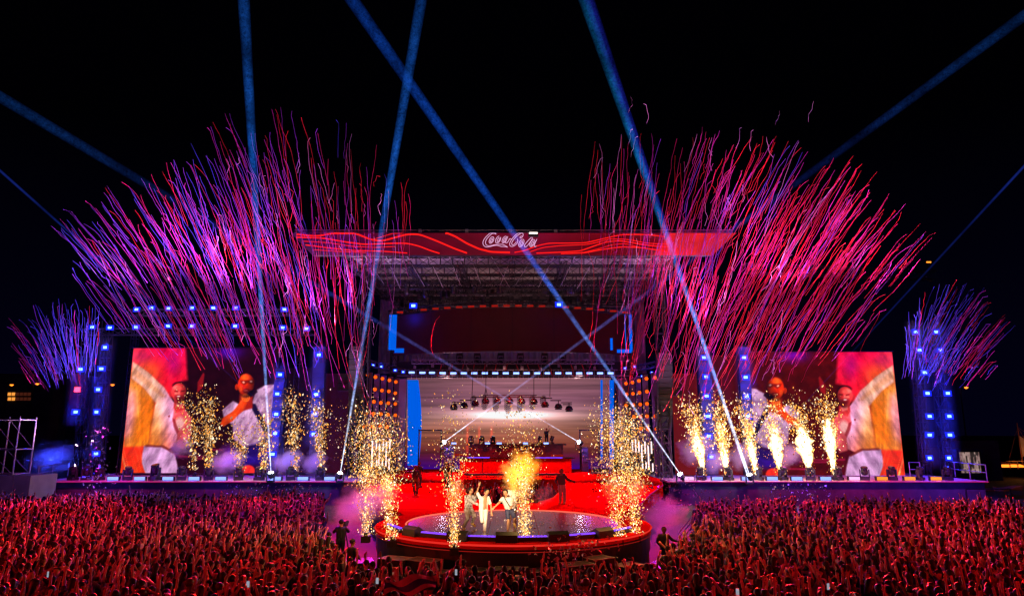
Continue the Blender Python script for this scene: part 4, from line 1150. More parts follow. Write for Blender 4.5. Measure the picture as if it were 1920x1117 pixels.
# white LED tubes on both sides
TL = [(685, 830, 876), (697.5, 826, 876), (706, 822, 842), (711, 832, 872), (718.5, 822, 846), (724, 828, 874), (731, 822, 841), (729.5, 859, 880), (717, 864, 872), (706.5, 862, 874)]
TR = [(1186, 825, 846), (1192, 823, 848), (1198, 827, 848), (1203.5, 833, 864), (1209.5, 827, 850), (1216, 834, 880), (1221.5, 827, 850), (1229, 836, 886), (1205, 868, 878), (1211.5, 866, 878), (1224, 868, 883)]
for word, tubes in (('left', TL), ('right', TR)):
    for k, (px, y0, y1) in enumerate(tubes):
        Y = 66; a, b = P(px, y0, Y), P(px, y1, Y); x = (a.x + b.x) / 2
        t = empty('led_tube', (x, Y, b.z)); tag(t, 'upright white LED tube, number %s of the %s cluster by the lamp wall' % (ORD[k].replace('first', 'one').replace('second', 'two'), word) if False else
            '%s white LED tube standing by the %s orange lamp wall' % (('tall', 'short', 'low')[0 if y1 - y0 > 28 else (2 if y0 > 855 else 1)], word), 'LED tube', 'white LED tubes at the %s of the stage' % word)
        hgt = a.z - b.z
        MB().bar((0, 0, 0), (0, 0, hgt), 0.065, 8).build('diffuser', M['tube_white'], t)
        c = MB().bar((0, 0, -0.12), (0, 0, -0.005), 0.08, 8).bar((0, 0, hgt + 0.005), (0, 0, hgt + 0.1), 0.08, 8); c.build('end_cap', M['black'], t)
    xs = [P(px, 850, 66).x for px, _, _ in tubes]
    mb = MB()
    for z in (DECK + 0.2, P(700, 862, 66).z, P(700, 820, 66).z): mb.bar((min(xs) - 0.3, 66.25, z), (max(xs) + 0.3, 66.25, z), 0.05)
    for x in (min(xs) - 0.3, max(xs) + 0.3): mb.bar((x, 66.25, DECK), (x, 66.25, P(700, 818, 66).z), 0.05)
    tag(mb.build('tube_rack', M['dark_steel']), 'dark rack that holds the %s white LED tubes' % word, 'rack')

# ------------------------------------------------------------------ hanging lamp pod
YP = 69.0
pod = empty('lamp_pod', P(960, 745, YP)); tag(pod, 'stepped black bar of ten lamps hung before the sunset', 'lamp bar')
L = pod.location
mb = MB()
for x0, x1, y in ((848, 868, 754), (862, 884, 750), (884, 1022, 744.5), (905, 1007, 741), (1015, 1035, 746), (1032, 1052, 750.5), (1052, 1072, 754.5), (850, 868, 757), (1055, 1072, 758)):
    a, b = P(x0, y, YP), P(x1, y, YP)
    for dy in (-0.2, 0.2): mb.bar(a - L + Vector((0, dy, 0)), b - L + Vector((0, dy, 0)), 0.055)
mb.build('bar', M['black'], pod)
cb = MB()
for px, px2 in ((885, 887), (911, 911), (1001, 1001), (1031, 1032)):
    a, b = P(px, 744, YP), P(px2, 682, YP); cb.bar(a - L, b - L, 0.045)
for dx in (-3, 3): cb.bar(P(911 + dx, 741, YP) - L, P(911, 727, YP) - L, 0.03)
cb.build('hanger', M['black'], pod)
def pod_lamp():
    t = empty('pod_lamp')
    MB().lathe([(0.1, 0.32), (0.28, 0.26), (0.36, 0.1), (0.36, 0.02)], 14).bar((0, 0, 0.3), (0, 0, 0.62), 0.06).build('dome', M['black'], t)
    MB().lathe([(0.40, -0.14), (0.42, -0.08), (0.42, -0.03), (0.40, 0.015)], 14).build('collar', M['black'], t)
    MB().lathe([(0.30, -0.3), (0.38, -0.26), (0.38, -0.2), (0.3, -0.16)], 14).build('shade', M['dark_steel'], t)
    return t
pl0 = None
for k, (px, py) in enumerate(((851, 763), (870.5, 760), (891, 756), (910.5, 751.5), (932.6, 751.5), (955.6, 751.5), (978, 752), (1001, 752.5), (1022, 758), (1047, 762), (1067, 766))):
    if pl0 is None: t = pl0 = pod_lamp()
    else: t = copy_tree(pl0)
    t.location = P(px, py, YP); t.scale = (0.95,) * 3
    tag(t, 'black domed lamp, %s from the left under the stepped bar' % ORD[k], 'hanging lamp', 'domed lamps under the stepped bar')

# ------------------------------------------------------------------ speakers
def line_array(px, y0, Y, n, side, label):
    c = P(px, y0, Y); t = empty('line_array', c); tag(t, label, 'speaker')
    z = 0.0; y = 0.0
    MB().box((0, 0.3, 0.3), (1.0, 0.7, 0.12)).bar((0, 0.3, 0.3), (0, 0.3, 6), 0.04).build('fly_frame', M['dark_steel'], t)
    for k in range(n):
        a = math.radians(2 + k * 2.2); R = Matrix.Rotation(a, 3, 'X')
        MB().box((0, 0.35, 0), (1.25, 0.7, 0.46), R).build('cabinet', M['black'], t, loc=(0, y, z))
        z -= 0.5 * math.cos(a); y += 0.5 * math.sin(a) * 0.8
line_array(1247, 668, 61, 14, 1, 'long curved black line array hanging right of the stage')
line_array(668, 656, 61, 14, -1, 'long curved black line array hanging left of the stage')
def sub_stack(px0, px1, y0, y1, Y, label):
    a, b = P(px0, y0, Y), P(px1, y1, Y); t = empty('speaker_stack', ((a.x + b.x) / 2, Y, b.z)); tag(t, label, 'speaker')
    w = b.x - a.x; h = a.z - b.z
    for i in range(2):
        MB().box((0, 0.5, h * (0.25 + 0.5 * i)), (w, 1.0, h / 2 - 0.05)).build('cabinet', M['black'], t)
        MB().box((0, -0.02, h * (0.25 + 0.5 * i)), (w - 0.2, 0.04, h / 2 - 0.25)).build('grille', M['dark_steel'], t)
sub_stack(1250, 1279, 708, 742, 62.0, 'square black speaker pair beside the right line array')
sub_stack(634, 658, 700, 732, 62.0, 'square black speaker pair beside the left line array')
for px, word in ((1236, 'right'), (1249, 'far right'), (662, 'left')):
    x = P(px, 800, 63.5).x
    tag(truss_mb((x, 63.5, DECK), (x, 63.5, P(px, 742, 63.5).z), 0.5, 0.5, 1.0, 0.05, 0.03, up=Vector((0, 1, 0))).build('speaker_mast', M['dark_steel']), 'dark lattice mast %s of the opening behind the speakers' % word, 'mast')

# ------------------------------------------------------------------ railings, scaffold, site panels
def railing(pts, h, label):
    t = empty('railing', pts[0]); tag(t, label, 'railing'); o = Vector(pts[0])
    for p in pts: MB().bar(Vector(p) - o, Vector(p) - o + Vector((0, 0, h)), 0.04, 6).build('post', M['alu'], t)
    for f in (0.5, 0.98):
        mb = MB()
        for a, b in zip(pts[:-1], pts[1:]): mb.bar(Vector(a) - o + Vector((0, 0, h * f)), Vector(b) - o + Vector((0, 0, h * f)), 0.035, 6)
        mb.build('rail', M['alu'], t)
railing([(P(71, 889, 58.8).x, 58.8, DECK), (P(104, 886, 62).x - 0.3, 62, DECK), (P(136, 885, 65).x - 0.4, 65, DECK)], 1.15, 'bent metal railing at the outer end of the left wing')
railing([(P(1852, 905, 58.5).x, 58.5, DECK), (P(1820, 900, 61).x, 61, DECK), (P(1792, 896, 64).x, 64, DECK), (P(1775, 894, 67).x, 67, DECK)], 1.3, 'metal railing at the outer end of the right wing')
railing([(P(1707, 893, 63.5).x, 63.5, DECK), (P(1727, 893, 63.5).x, 63.5, DECK)], 1.3, 'short metal railing beside the right video screen')
# scaffold tower, far left
YS = 52
t = empty('scaffold_tower', P(18, 890, YS)); tag(t, 'bare scaffold tower on a pale site box at the far left', 'scaffold')
L = t.location
mb = MB()
xa, xb = P(-22, 840, YS).x - L.x, P(30, 840, YS).x - L.x; zt = P(30, 786, YS).z - L.z; zm = P(20, 842, YS).z - L.z
for x in (xa, xb):
    for y in (0, 1.8): mb.bar((x, y, 0), (x, y, zt + 0.2), 0.055, 6)
for z in (0.05, zm, zt):
    for y in (0, 1.8): mb.bar((xa, y, z), (xb, y, z), 0.05, 6)
    for x in (xa, xb): mb.bar((x, 0, z), (x, 1.8, z), 0.05, 6)
for z0, z1 in ((0, zm), (zm, zt)):
    for y in (0, 1.8): MB().bar((xb, y, z0), (xa, y, z1), 0.04, 6).build('brace', M['alu'], t)
mb.build('standard', M['alu'], t)
lamp('scaffold_light', 'SPOT', (L.x + 6, 44, 7), (0.3, 0.15, 1.0), 450, None, (L.x, YS, 4), 0.2, 90, 0.6)
t = empty('site_box', P(38, 925, YS - 0.3)); t.location.z = 0; tag(t, 'pale box shaped site cabin under the scaffold tower', 'site cabin')
zt = P(30, 890, YS).z - 0.02; x0, x1 = P(-60, 900, YS).x - t.location.x, P(64, 900, YS).x - t.location.x
for i in range(4):
    xa_, xb_ = x0 + (x1 - x0) * i / 4, x0 + (x1 - x0) * (i + 1) / 4
    MB().box(((xa_ + xb_) / 2, 1.4, zt / 2), (xb_ - xa_ - 0.03, 3.0, zt)).build('wall_panel', M['white_panel'], t)
# stage stair frame under the left wing
a = P(136, 905, 57.6); t = empty('stair_frame', (a.x, 57.6, 0)); tag(t, 'small dark portal frame before the left wing skirt', 'frame')
MB().bar((-1.3, 0, 1.35), (1.5, 0, 1.35), 0.06).bar((1.5, 0, 0), (1.5, 0, 1.35), 0.06).bar((-1.3, 0, 0), (-1.3, 0, 1.35), 0.06).build('frame', M['dark_steel'], t)
a = P(1850, 915, 57.6); t = empty('stair_frame', (a.x, 57.6, 0)); tag(t, 'small dark portal frame before the right wing skirt', 'frame')
MB().bar((-1.7, 0, 1.3), (1.9, 0, 1.3), 0.06).bar((1.9, 0, 0), (1.9, 0, 1.3), 0.06).bar((-1.7, 0, 0), (-1.7, 0, 1.3), 0.06).build('frame', M['dark_steel'], t)

# ------------------------------------------------------------------ far things
# building with lit windows, far left
YH = 150
t = empty('far_building', P(10, 800, YH)); t.location.z = 0; tag(t, 'distant dark building with a row of lit orange windows', 'building'); L = t.location
zt = P(10, 700, YH).z
MB().box((0, 5, zt / 2), (26, 10, zt)).build('wall', M['concrete'], t)
for r, (y0, y1) in enumerate(((735, 742), (744, 751))):
    for k in range(6):
        a, b = P(15 + k * 7.4, y0, YH - 0.05), P(15 + k * 7.4 + 6, y1, YH - 0.05)
        m = 'lit_window' if k in (0, 1) else 'dim_window'
        if 'dim_window' not in M: M['dim_window'] = glow('dim_window_pane', (1.0, 0.2, 0.1), 0.05)
        f = MB().box(((a.x + b.x) / 2 - L.x, -0.02, (a.z + b.z) / 2), (b.x - a.x, 0.1, a.z - b.z)).build('window', M['dark_steel'], t)
        MB().box(((a.x + b.x) / 2 - L.x, -0.1, (a.z + b.z) / 2), ((b.x - a.x) * 0.86, 0.06, (a.z - b.z) * 0.86)).build('pane', M[m], f)
for k, (px, py, Y) in enumerate(((15, 722, 130), (63, 720, 130), (203, 722, 120), (1800, 727, 120))):
    c = P(px, py, Y); t = empty('street_lamp', (c.x, Y, 0))
    tag(t, ('street lamp over the lit windows at the far left', 'street lamp just right of the lit windows', 'street lamp seen beside the outer left lamp tower', 'street lamp beyond the far right lamp tower')[k], 'street lamp')
    MB().bar((0, 0, 0), (0, 0, c.z + 0.1), 0.14, 8, 0.07).bar((0, 0, c.z + 0.1), (0.9, -0.3, c.z + 0.3), 0.06).build('pole', M['dark_steel'], t)
    MB().box((0.9, -0.3, c.z + 0.25), (0.9, 0.5, 0.2)).build('lamp_head', M['black'], t)
    MB().lathe([(0.1, -0.2), (0.3, -0.05), (0.3, 0.1)], 8, Matrix.Translation((0.9, -0.3, c.z + 0.05))).build('lens', M['warm_lens'], t)
# lit booth, far right
YH = 84
t = empty('lit_booth', P(1820, 884, YH)); t.location.z = 0; tag(t, 'small booth with a bright pale front behind the right railing', 'booth'); L = t.location
a, b = P(1797, 847, YH), P(1840, 886, YH); w = b.x - a.x
MB().box((0, 2, a.z / 2 + 0.2), (w + 1.6, 4, a.z + 0.4)).build('wall', M['scrim'], t)
n2 = VN(21)
pm = attr_glow('booth_front', 0.6)
def bcol(s, tt):
    v = N1.fbm(s * 9, tt * 7); v2 = (n2(s * 14, tt * 3) > 0.45)
    return lin(np.clip(np.stack([90 + 190 * v, 60 + 180 * v, 60 + 170 * v], 1) * (0.35 + 0.65 * v2)[:, None], 0, 255))
link_mesh('front_panel', grid_mesh('front_panel', lambda s, tt: np.stack([(s - 0.5) * w, np.zeros_like(s) - 0.1, b.z + (a.z - b.z) * tt], 1), 40, 30, bcol, pm), t)
f = MB(); h = a.z - b.z; zc_ = (a.z + b.z) / 2
f.box((-w / 2 - 0.08, -0.1, zc_), (0.14, 0.2, h)).box((w / 2 + 0.08, -0.1, zc_), (0.14, 0.2, h)).box((0, -0.1, a.z + 0.07), (w + 0.3, 0.2, 0.14)).build('frame', M['dark_steel'], t)
a = P(1865, 870, 86); t = tag(MB().box((0, 0, 2.4), (5.4, 3, 4.8)).build('dark_cabin', M['scrim'], loc=(a.x - 1.2, 88.5, 0)), 'plain dark cabin between the lit booth and the boat', 'cabin')
# wooden boat, far right edge
YB2 = 92
t = empty('wooden_boat', P(1905, 905, YB2)); t.location.z = 0; tag(t, 'old wooden boat with lamp lit rail at the far right edge', 'boat'); L = t.location
bow = P(1868, 886, YB2)
n = 9; vs = []
for i in range(n + 1):
    f = i / n; x = bow.x - L.x + f * 14; wd = 2.2 * min(1, math.sqrt(f * 2.2)); zd = P(1880, 878, YB2).z + 0.9 * (1 - f) ** 2; zk = 0.3 + 1.8 * max(0, 1 - f * 2.5)
    for q in range(7):
        a_ = PI * q / 6; vs.append((x + (1 - f) * 0.9 * (math.sin(a_)), -math.cos(a_) * wd, zd + (zk - zd) * math.sin(a_) ** 0.8))
fs = [(i * 7 + j, i * 7 + j + 1, (i + 1) * 7 + j + 1, (i + 1) * 7 + j) for i in range(n) for j in range(6)]
fs += [(i * 7, (i + 1) * 7, (i + 1) * 7 + 6, i * 7 + 6) for i in range(n)]
MB().add(vs, fs).build('hull', M['wood'], t)
zd = P(1880, 878, YB2).z
rm = MB()
for i in range(14): x = bow.x - L.x + 0.5 + i; rm.bar((x, -2.0, zd), (x, -2.0, zd + 1.0), 0.06)
rm.bar((bow.x - L.x, -1.9, zd + 1.0), (bow.x - L.x + 14, -2.0, zd + 1.0), 0.08).build('rail', M['wood'], t)
ms = MB().bar((1.2, 0, zd), (1.2, 0, P(1890, 792, YB2).z), 0.14, 8, 0.07)
for q in range(3): ms.bar((1.2, 0, P(1890, 800, YB2).z), (bow.x - L.x + 0.5 + q * 4, -1.8, zd + 0.8), 0.025, 4)
ms.build('mast', M['wood'], t)
MB().add([(1.3, 0, zd + 4.2), (1.3, 0, zd + 1.5), (5.5, -0.3, zd + 1.4)], [(0, 1, 2)]).build('furled_sail', M['canopy'], t)
MB().box((-0.5, -1.2, zd + 0.4), (4.0, 0.2, 0.35)).box((4.5, -1.4, zd + 0.5), (2.4, 0.2, 0.3)).build('deck_lamp', M['warm_lens'], t)
lamp('boat_light', 'POINT', (L.x + 0.5, YB2 - 4.2, zd + 1.5), (1.0, 0.35, 0.08), 260, None, size=0.3)
for k in range(4):
    a = P(1862 + 16 * (k % 3), 912 + 2 * k, 66)
    tag(MB().box((0, 0, 0), (1.9, 1.2, 0.12), Matrix.Rotation(0.15 * k - 0.2, 3, 'Y')).build('timber_plank', M['wood'], loc=(a.x, 64 + k * 1.2, max(0.2, a.z))), 'loose timber board %s in the pile beyond the right wing' % ('lying lowest', 'on the lowest', 'third up', 'on top')[k], 'board')
lamp('board_light', 'POINT', (P(1870, 900, 66).x, 62, 3.4), (1.0, 0.35, 0.1), 60, None, size=0.2)

# ================================================================== streamers
SCOL = {'red': (0.78, 0.010, 0.030), 'crimson': (0.75, 0.012, 0.16), 'magenta': (0.70, 0.03, 0.42), 'violet': (0.34, 0.07, 0.72), 'blue': (0.09, 0.10, 0.80), 'pale pink': (0.80, 0.42, 0.66)}  # the coloured stage light is put into the paper colours
SM = {k: surf(k.replace(' ', '_') + '_lit_paper', v, 0.6, 0, 0.15, 3.0) for k, v in SCOL.items()}
def in_poly(x, y, pts):
    c = False; n = len(pts)
    for i in range(n):
        x0, y0 = pts[i]; x1, y1 = pts[(i + 1) % n]
        if (y0 > y) != (y1 > y) and x < (x1 - x0) * (y - y0) / (y1 - y0) + x0: c = not c
    return c
def sample_poly(pts):
    xs = [p[0] for p in pts]; ys = [p[1] for p in pts]
    while True:
        x, y = rng.uniform(min(xs), max(xs)), rng.uniform(min(ys), max(ys))
        if in_poly(x, y, pts): return x, y
def pick(w):
    ks = list(w); p = np.array([w[k] for k in ks], float); return ks[rng.choice(len(ks), p=p / p.sum())]
streams = []
def streamer(tx, ty, slope, length, col, cluster, Y, curl=0.0):
    dy = length / math.sqrt(1 + slope * slope); n = max(7, int(length / 11)); pts = []
    bend = rng.normal(0, 0.05); ph = rng.uniform(0, 6); am = rng.uniform(0.3, 1.6)
    jx = np.cumsum(rng.normal(0, 0.75, n + 1)) * 0.8; jx -= np.linspace(jx[0], jx[-1], n + 1)
    yd = rng.normal(0, 0.5); hook = rng.choice([0, 0, 1, -1]) * rng.uniform(0.4, 1.3)
    for i in range(n + 1):
        f = i / n
        px = tx + slope * dy * f + bend * dy * f * (1 - f) * 2 + jx[i] + am * math.sin(ph + f * 17) * 0.6
        py = ty + dy * f
        if curl and f > 0.62:
            k = (f - 0.62) / 0.38
            px += curl * 7 * math.sin(k * 14 + ph) * k; py += curl * 5 * math.cos(k * 13) * k
        if hook and f < 0.14: px += hook * (1 - f / 0.14) * 5; py += (1 - f / 0.14) ** 2 * abs(hook) * 4
        pts.append(P(px, py, Y + yd * f))
    streams.append((length, pts, col, cluster))
CL = {'left': ([(80, 385), (150, 372), (215, 332), (330, 292), (392, 230), (420, 182), (520, 190), (600, 215), (680, 192), (735, 320), (782, 330), (740, 450), (650, 545), (500, 590), (300, 590), (170, 560), (110, 480)],
                [80, 200, 300, 420, 550, 650, 740], [.95, .68, .50, .35, .2, .07, -.05], 1),
      'right': ([(1090, 350), (1120, 240), (1180, 250), (1260, 232), (1340, 240), (1490, 252), (1520, 290), (1620, 282), (1670, 355), (1730, 410), (1770, 450), (1690, 540), (1640, 600), (1480, 630), (1300, 630), (1220, 560), (1130, 430)],
                [1090, 1200, 1300, 1400, 1500, 1600, 1760], [-.02, .14, .27, .40, .52, .64, .92], -1)}
def dense_ok(x, y, c):
    if c == 'left':
        d = ((x - 400) / 250) ** 2 + ((y - 455) / 145) ** 2 - 0.35 * ((x - 400) / 250) * ((y - 455) / 145)
    else:
        d = ((x - 1440) / 230) ** 2 + ((y - 440) / 150) ** 2
    return rng.random() < (0.34 if y < 330 else 0.16) + 0.95 * math.exp(-d * 0.75)
for c, n in (('left', 480), ('right', 540)):
    poly, xs, ss, sg = CL[c]; made = 0
    while made < n:
        tx, ty = sample_poly(poly)
        if not dense_ok(tx, ty, c): continue
        made += 1
        s = np.interp(tx, xs, ss) + rng.normal(0, 0.085)
        ln = min(340, 55 + rng.gamma(2.4, 38))
        ymax = np.interp(tx, [80, 200, 300, 500, 640, 760], [590, 640, 690, 715, 760, 600]) if c == 'left' else np.interp(tx, [1100, 1200, 1300, 1450, 1600, 1760], [680, 740, 730, 735, 690, 600])
        ymax += rng.normal(0, 22)
        dy = ln / math.sqrt(1 + s * s)
        if ty + dy > ymax: ln *= max(0.25, (ymax - ty) / dy)
        if c == 'left':
            u = np.clip((tx - 100) / 560, 0, 1)
            w = {'blue': 40 * (1 - u) ** 1.2 + 4, 'violet': 44 - 14 * u, 'magenta': 20, 'crimson': 10 + 12 * u, 'red': 5 + 30 * u, 'pale pink': 2 + 4 * u}
        else:
            u = np.clip((tx - 1110) / 500, 0, 1)
            w = {'blue': 1, 'violet': 10 - 4 * u, 'magenta': 30 - 14 * u, 'crimson': 28, 'red': 34 + 30 * u, 'pale pink': 7 * (1 - u) + 1}
        streamer(tx, ty, sg * s, ln, pick(w), c, rng.uniform(53, 58.5), curl=(rng.uniform(0.4, 1.1) if rng.random() < 0.24 else 0))
for c, n, poly, xs, ss, sg in (('far left', 135, [(6, 592), (40, 590), (70, 560), (130, 556), (185, 570), (190, 640), (150, 655), (70, 690), (30, 690)], [5, 60, 110, 190], [.85, .5, .2, -.12], 1),
                               ('far right', 150, [(1690, 590), (1730, 545), (1800, 515), (1850, 540), (1905, 610), (1870, 690), (1820, 690), (1760, 650), (1700, 640)], [1690, 1740, 1800, 1900], [-.05, .26, .58, .95], -1)):
    for k in range(n):
        tx, ty = sample_poly(poly); s = np.interp(tx, xs, ss) + rng.normal(0, 0.06)
        ln = rng.uniform(35, 140); dy = ln / math.sqrt(1 + s * s)
        ym = rng.uniform(680, 735)
        if ty + dy > ym: ln *= max(0.3, (ym - ty) / dy)
        edge = (tx < 45) if c == 'far left' else (tx > 1830)
        w = {'blue': 74, 'violet': 18, 'magenta': 6, 'red': 2, 'crimson': 3} if not edge else {'violet': 14, 'magenta': 30, 'crimson': 36, 'red': 12, 'blue': 10}
        streamer(tx, ty, sg * s, ln, pick(w), c, rng.uniform(54, 58), curl=(0.6 if rng.random() < 0.15 else 0))
# a few long loose ones that hang low by the opening
for tx, ty, s, ln, col in ((620, 480, .17, 250, 'red'), (700, 420, -.1, 230, 'pale pink'), (590, 470, .28, 270, 'crimson'), (636, 520, .24, 270, 'red'), (560, 440, .3, 300, 'magenta'), (760, 330, -.02, 130, 'red'),
                           (822, 590, -.12, 76, 'red'), (1108, 470, -.02, 170, 'red'), (1090, 365, .0, 200, 'red'), (1130, 520, -.1, 150, 'crimson'), (1238, 560, -.35, 160, 'crimson'), (1300, 560, -.12, 200, 'red'), (1222, 640, .35, 60, 'red'),
                           (1215, 600, -.3, 110, 'red'), (740, 430, -.05, 190, 'pale pink'), (655, 640, .35, 110, 'pale pink')):
    streamer(tx, ty, s, ln, col, 'left' if tx < 960 else 'right', rng.uniform(54, 58), 0)
# curly scraps
for k in range(76):
    if k < 36: tx, ty = rng.uniform(400, 720), rng.uniform(270, 660)
    elif k < 72: tx, ty = rng.uniform(1110, 1480), rng.uniform(230, 740)
    else: tx, ty = ((1182, 180), (1211, 192), (1462, 208), (1525, 190))[k - 72]
    streamer(tx, ty, rng.uniform(-.4, .4), rng.uniform(18, 46), 'pale pink' if rng.random() < 0.75 else 'red', 'left' if tx < 960 else 'right', rng.uniform(54, 58), rng.uniform(0.6, 1.3))
streams.sort(key=lambda q: -q[0])
def ribbon_arrays(pts, r=0.019):
    p = np.array([tuple(q) for q in pts]); k = len(p)
    d = np.gradient(p, axis=0); d /= np.linalg.norm(d, axis=1, keepdims=True) + 1e-9
    u = np.cross(d, np.array((0, 1.0, 0.05))); u /= np.linalg.norm(u, axis=1, keepdims=True) + 1e-9
    w = np.cross(u, d)
    vs = np.concatenate([p + r * (math.cos(a) * u + math.sin(a) * w) for a in (0.5, 2.6, 4.7)], 0)
    i = np.arange(k - 1); tr = []
    for a in range(3):
        b = (a + 1) % 3
        tr += [np.stack([a * k + i, a * k + i + 1, b * k + i + 1], 1), np.stack([a * k + i, b * k + i + 1, b * k + i], 1)]
    return vs, np.concatenate(tr, 0)
WHERE = {'left': 'big left burst', 'right': 'big right burst', 'far left': 'small far left burst', 'far right': 'small far right burst'}
rv, rt, rc, off = [], [], [], 0
for k, (ln, pts, col, cl) in enumerate(streams):
    vs, tr = ribbon_arrays(pts)
    if k < 300:
        o0 = vs.mean(0); o = link_mesh('streamer', tri_mesh('streamer', vs - o0, tr, SM[col])); o.location = o0
        mx, my = to_px(*o0); size = 'very long' if ln > 230 else ('long' if ln > 175 else 'mid length')
        if my < 300: spot = 'high in the black sky'
        elif 560 < mx < 1380 and my < 480: spot = 'across the red fascia'
        elif my < 430: spot = 'above the roof line'
        elif my < 560: spot = 'beside the roof, above the lamps'
        else: spot = 'low over the screens and lamps'
        tag(o, '%s %s lit streamer %s, %s' % (size, col, spot, WHERE[cl]), 'streamer', '%s streamers of the %s' % (col, WHERE[cl]))
    else:
        rv.append(vs); rt.append(tr + off); off += len(vs); rc.append(np.tile(np.array(SCOL[col]), (len(vs), 1)))
o = link_mesh('streamers', tri_mesh('streamers', np.concatenate(rv), np.concatenate(rt), attr_surf('mixed_lit_paper', 0.6), np.concatenate(rc)))
tag(o, 'dense swarm of shorter red, violet and blue lit streamers', 'streamers', kind='stuff')
# confetti flakes drifting low
def flakes(name, n, f, mat, size, label):
    vs, ts = [], []
    for k in range(n):
        c = np.array(tuple(f())); a = rng.normal(size=3); a /= np.linalg.norm(a); b = np.cross(a, rng.normal(size=3)); b /= np.linalg.norm(b); s = size * rng.uniform(0.6, 1.3)
        o = len(vs); nrm = np.cross(a, b) * s * 0.12
        vs += [c + a * s + b * s * 0.5, c - a * s + b * s * 0.5, c - a * s - b * s * 0.5 + nrm, c + a * s - b * s * 0.5]
        ts += [(o, o + 1, o + 2), (o, o + 2, o + 3)]
    o = link_mesh(name, tri_mesh(name, np.array(vs), np.array(ts), mat)); tag(o, label, 'confetti', kind='stuff')
M['confetti'] = surf('pale_confetti', (0.6, 0.55, 0.6), 0.4)
flakes('confetti', 160, lambda: P(rng.normal(1075, 35), rng.normal(1030, 16), rng.uniform(22, 25)), M['confetti'], 0.05, 'pale confetti flakes drifting before the front of the round stage')
flakes('confetti', 220, lambda: P(rng.normal(1255, 45), rng.uniform(895, 960), rng.uniform(40, 55)), M['confetti'], 0.07, 'pale confetti flakes drifting in the right crowd gap')
flakes('confetti', 220, lambda: (rng.uniform(-8.5, 8.5), rng.uniform(39, 58), DECK + 0.03), M['confetti'], 0.05, 'pale confetti flakes strewn over the red runways')
flakes('confetti', 90, lambda: (CX_R + rng.normal(0, 2.2), CY_R + rng.normal(0, 2.0), DECK + 0.05), M['confetti'], 0.035, 'pale confetti flakes strewn over the round stage floor')
flakes('confetti', 150, lambda: P(rng.normal(178, 16), rng.uniform(800, 930), rng.uniform(52, 57)), M['confetti'], 0.08, 'bluish confetti flakes round the far left lamp tower')
flakes('confetti', 130, lambda: P(rng.uniform(1440, 1560), rng.uniform(905, 940), rng.uniform(50, 56)), M['confetti'], 0.07, 'pale confetti flakes before the right wing skirt')
flakes('confetti', 110, lambda: P(rng.uniform(420, 600), rng.uniform(905, 930), rng.uniform(48, 56)), M['confetti'], 0.07, 'pale confetti flakes before the left wing skirt')

# ================================================================== glowing cone shells that stand in for light beams in haze
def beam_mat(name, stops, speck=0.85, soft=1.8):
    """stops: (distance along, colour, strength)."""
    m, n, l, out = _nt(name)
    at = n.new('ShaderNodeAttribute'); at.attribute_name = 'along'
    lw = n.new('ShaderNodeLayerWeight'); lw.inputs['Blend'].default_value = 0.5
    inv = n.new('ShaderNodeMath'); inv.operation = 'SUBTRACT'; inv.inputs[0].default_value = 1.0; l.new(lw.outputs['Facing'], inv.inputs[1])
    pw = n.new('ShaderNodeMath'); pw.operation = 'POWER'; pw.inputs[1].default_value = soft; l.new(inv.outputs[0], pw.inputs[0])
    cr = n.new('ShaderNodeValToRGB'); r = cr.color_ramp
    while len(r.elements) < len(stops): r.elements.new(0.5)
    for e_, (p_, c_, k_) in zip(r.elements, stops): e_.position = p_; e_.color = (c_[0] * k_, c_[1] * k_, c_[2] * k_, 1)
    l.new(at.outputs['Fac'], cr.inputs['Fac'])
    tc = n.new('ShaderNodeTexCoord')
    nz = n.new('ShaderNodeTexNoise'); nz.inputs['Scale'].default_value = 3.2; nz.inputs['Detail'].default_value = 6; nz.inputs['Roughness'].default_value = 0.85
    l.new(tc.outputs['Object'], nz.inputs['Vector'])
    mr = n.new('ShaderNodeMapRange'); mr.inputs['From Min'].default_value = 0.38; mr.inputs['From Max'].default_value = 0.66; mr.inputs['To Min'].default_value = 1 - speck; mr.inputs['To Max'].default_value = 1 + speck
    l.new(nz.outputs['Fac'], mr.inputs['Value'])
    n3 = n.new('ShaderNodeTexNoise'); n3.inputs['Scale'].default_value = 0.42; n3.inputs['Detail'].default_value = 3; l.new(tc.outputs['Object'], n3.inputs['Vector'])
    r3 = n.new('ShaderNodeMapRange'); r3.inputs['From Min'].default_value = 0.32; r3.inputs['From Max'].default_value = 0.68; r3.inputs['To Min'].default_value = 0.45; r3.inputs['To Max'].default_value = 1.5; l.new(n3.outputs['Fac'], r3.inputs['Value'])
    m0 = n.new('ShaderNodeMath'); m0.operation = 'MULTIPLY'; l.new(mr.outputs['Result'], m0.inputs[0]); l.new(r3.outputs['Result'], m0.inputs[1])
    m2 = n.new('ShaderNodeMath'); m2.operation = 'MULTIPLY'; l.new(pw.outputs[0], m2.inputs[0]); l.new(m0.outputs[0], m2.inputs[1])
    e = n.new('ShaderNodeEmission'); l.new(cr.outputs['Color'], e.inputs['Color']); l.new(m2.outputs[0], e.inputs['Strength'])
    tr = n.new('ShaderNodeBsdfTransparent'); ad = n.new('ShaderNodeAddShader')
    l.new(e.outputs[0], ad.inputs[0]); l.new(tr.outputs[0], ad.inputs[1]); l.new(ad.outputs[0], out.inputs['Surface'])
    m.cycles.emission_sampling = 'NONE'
    return m
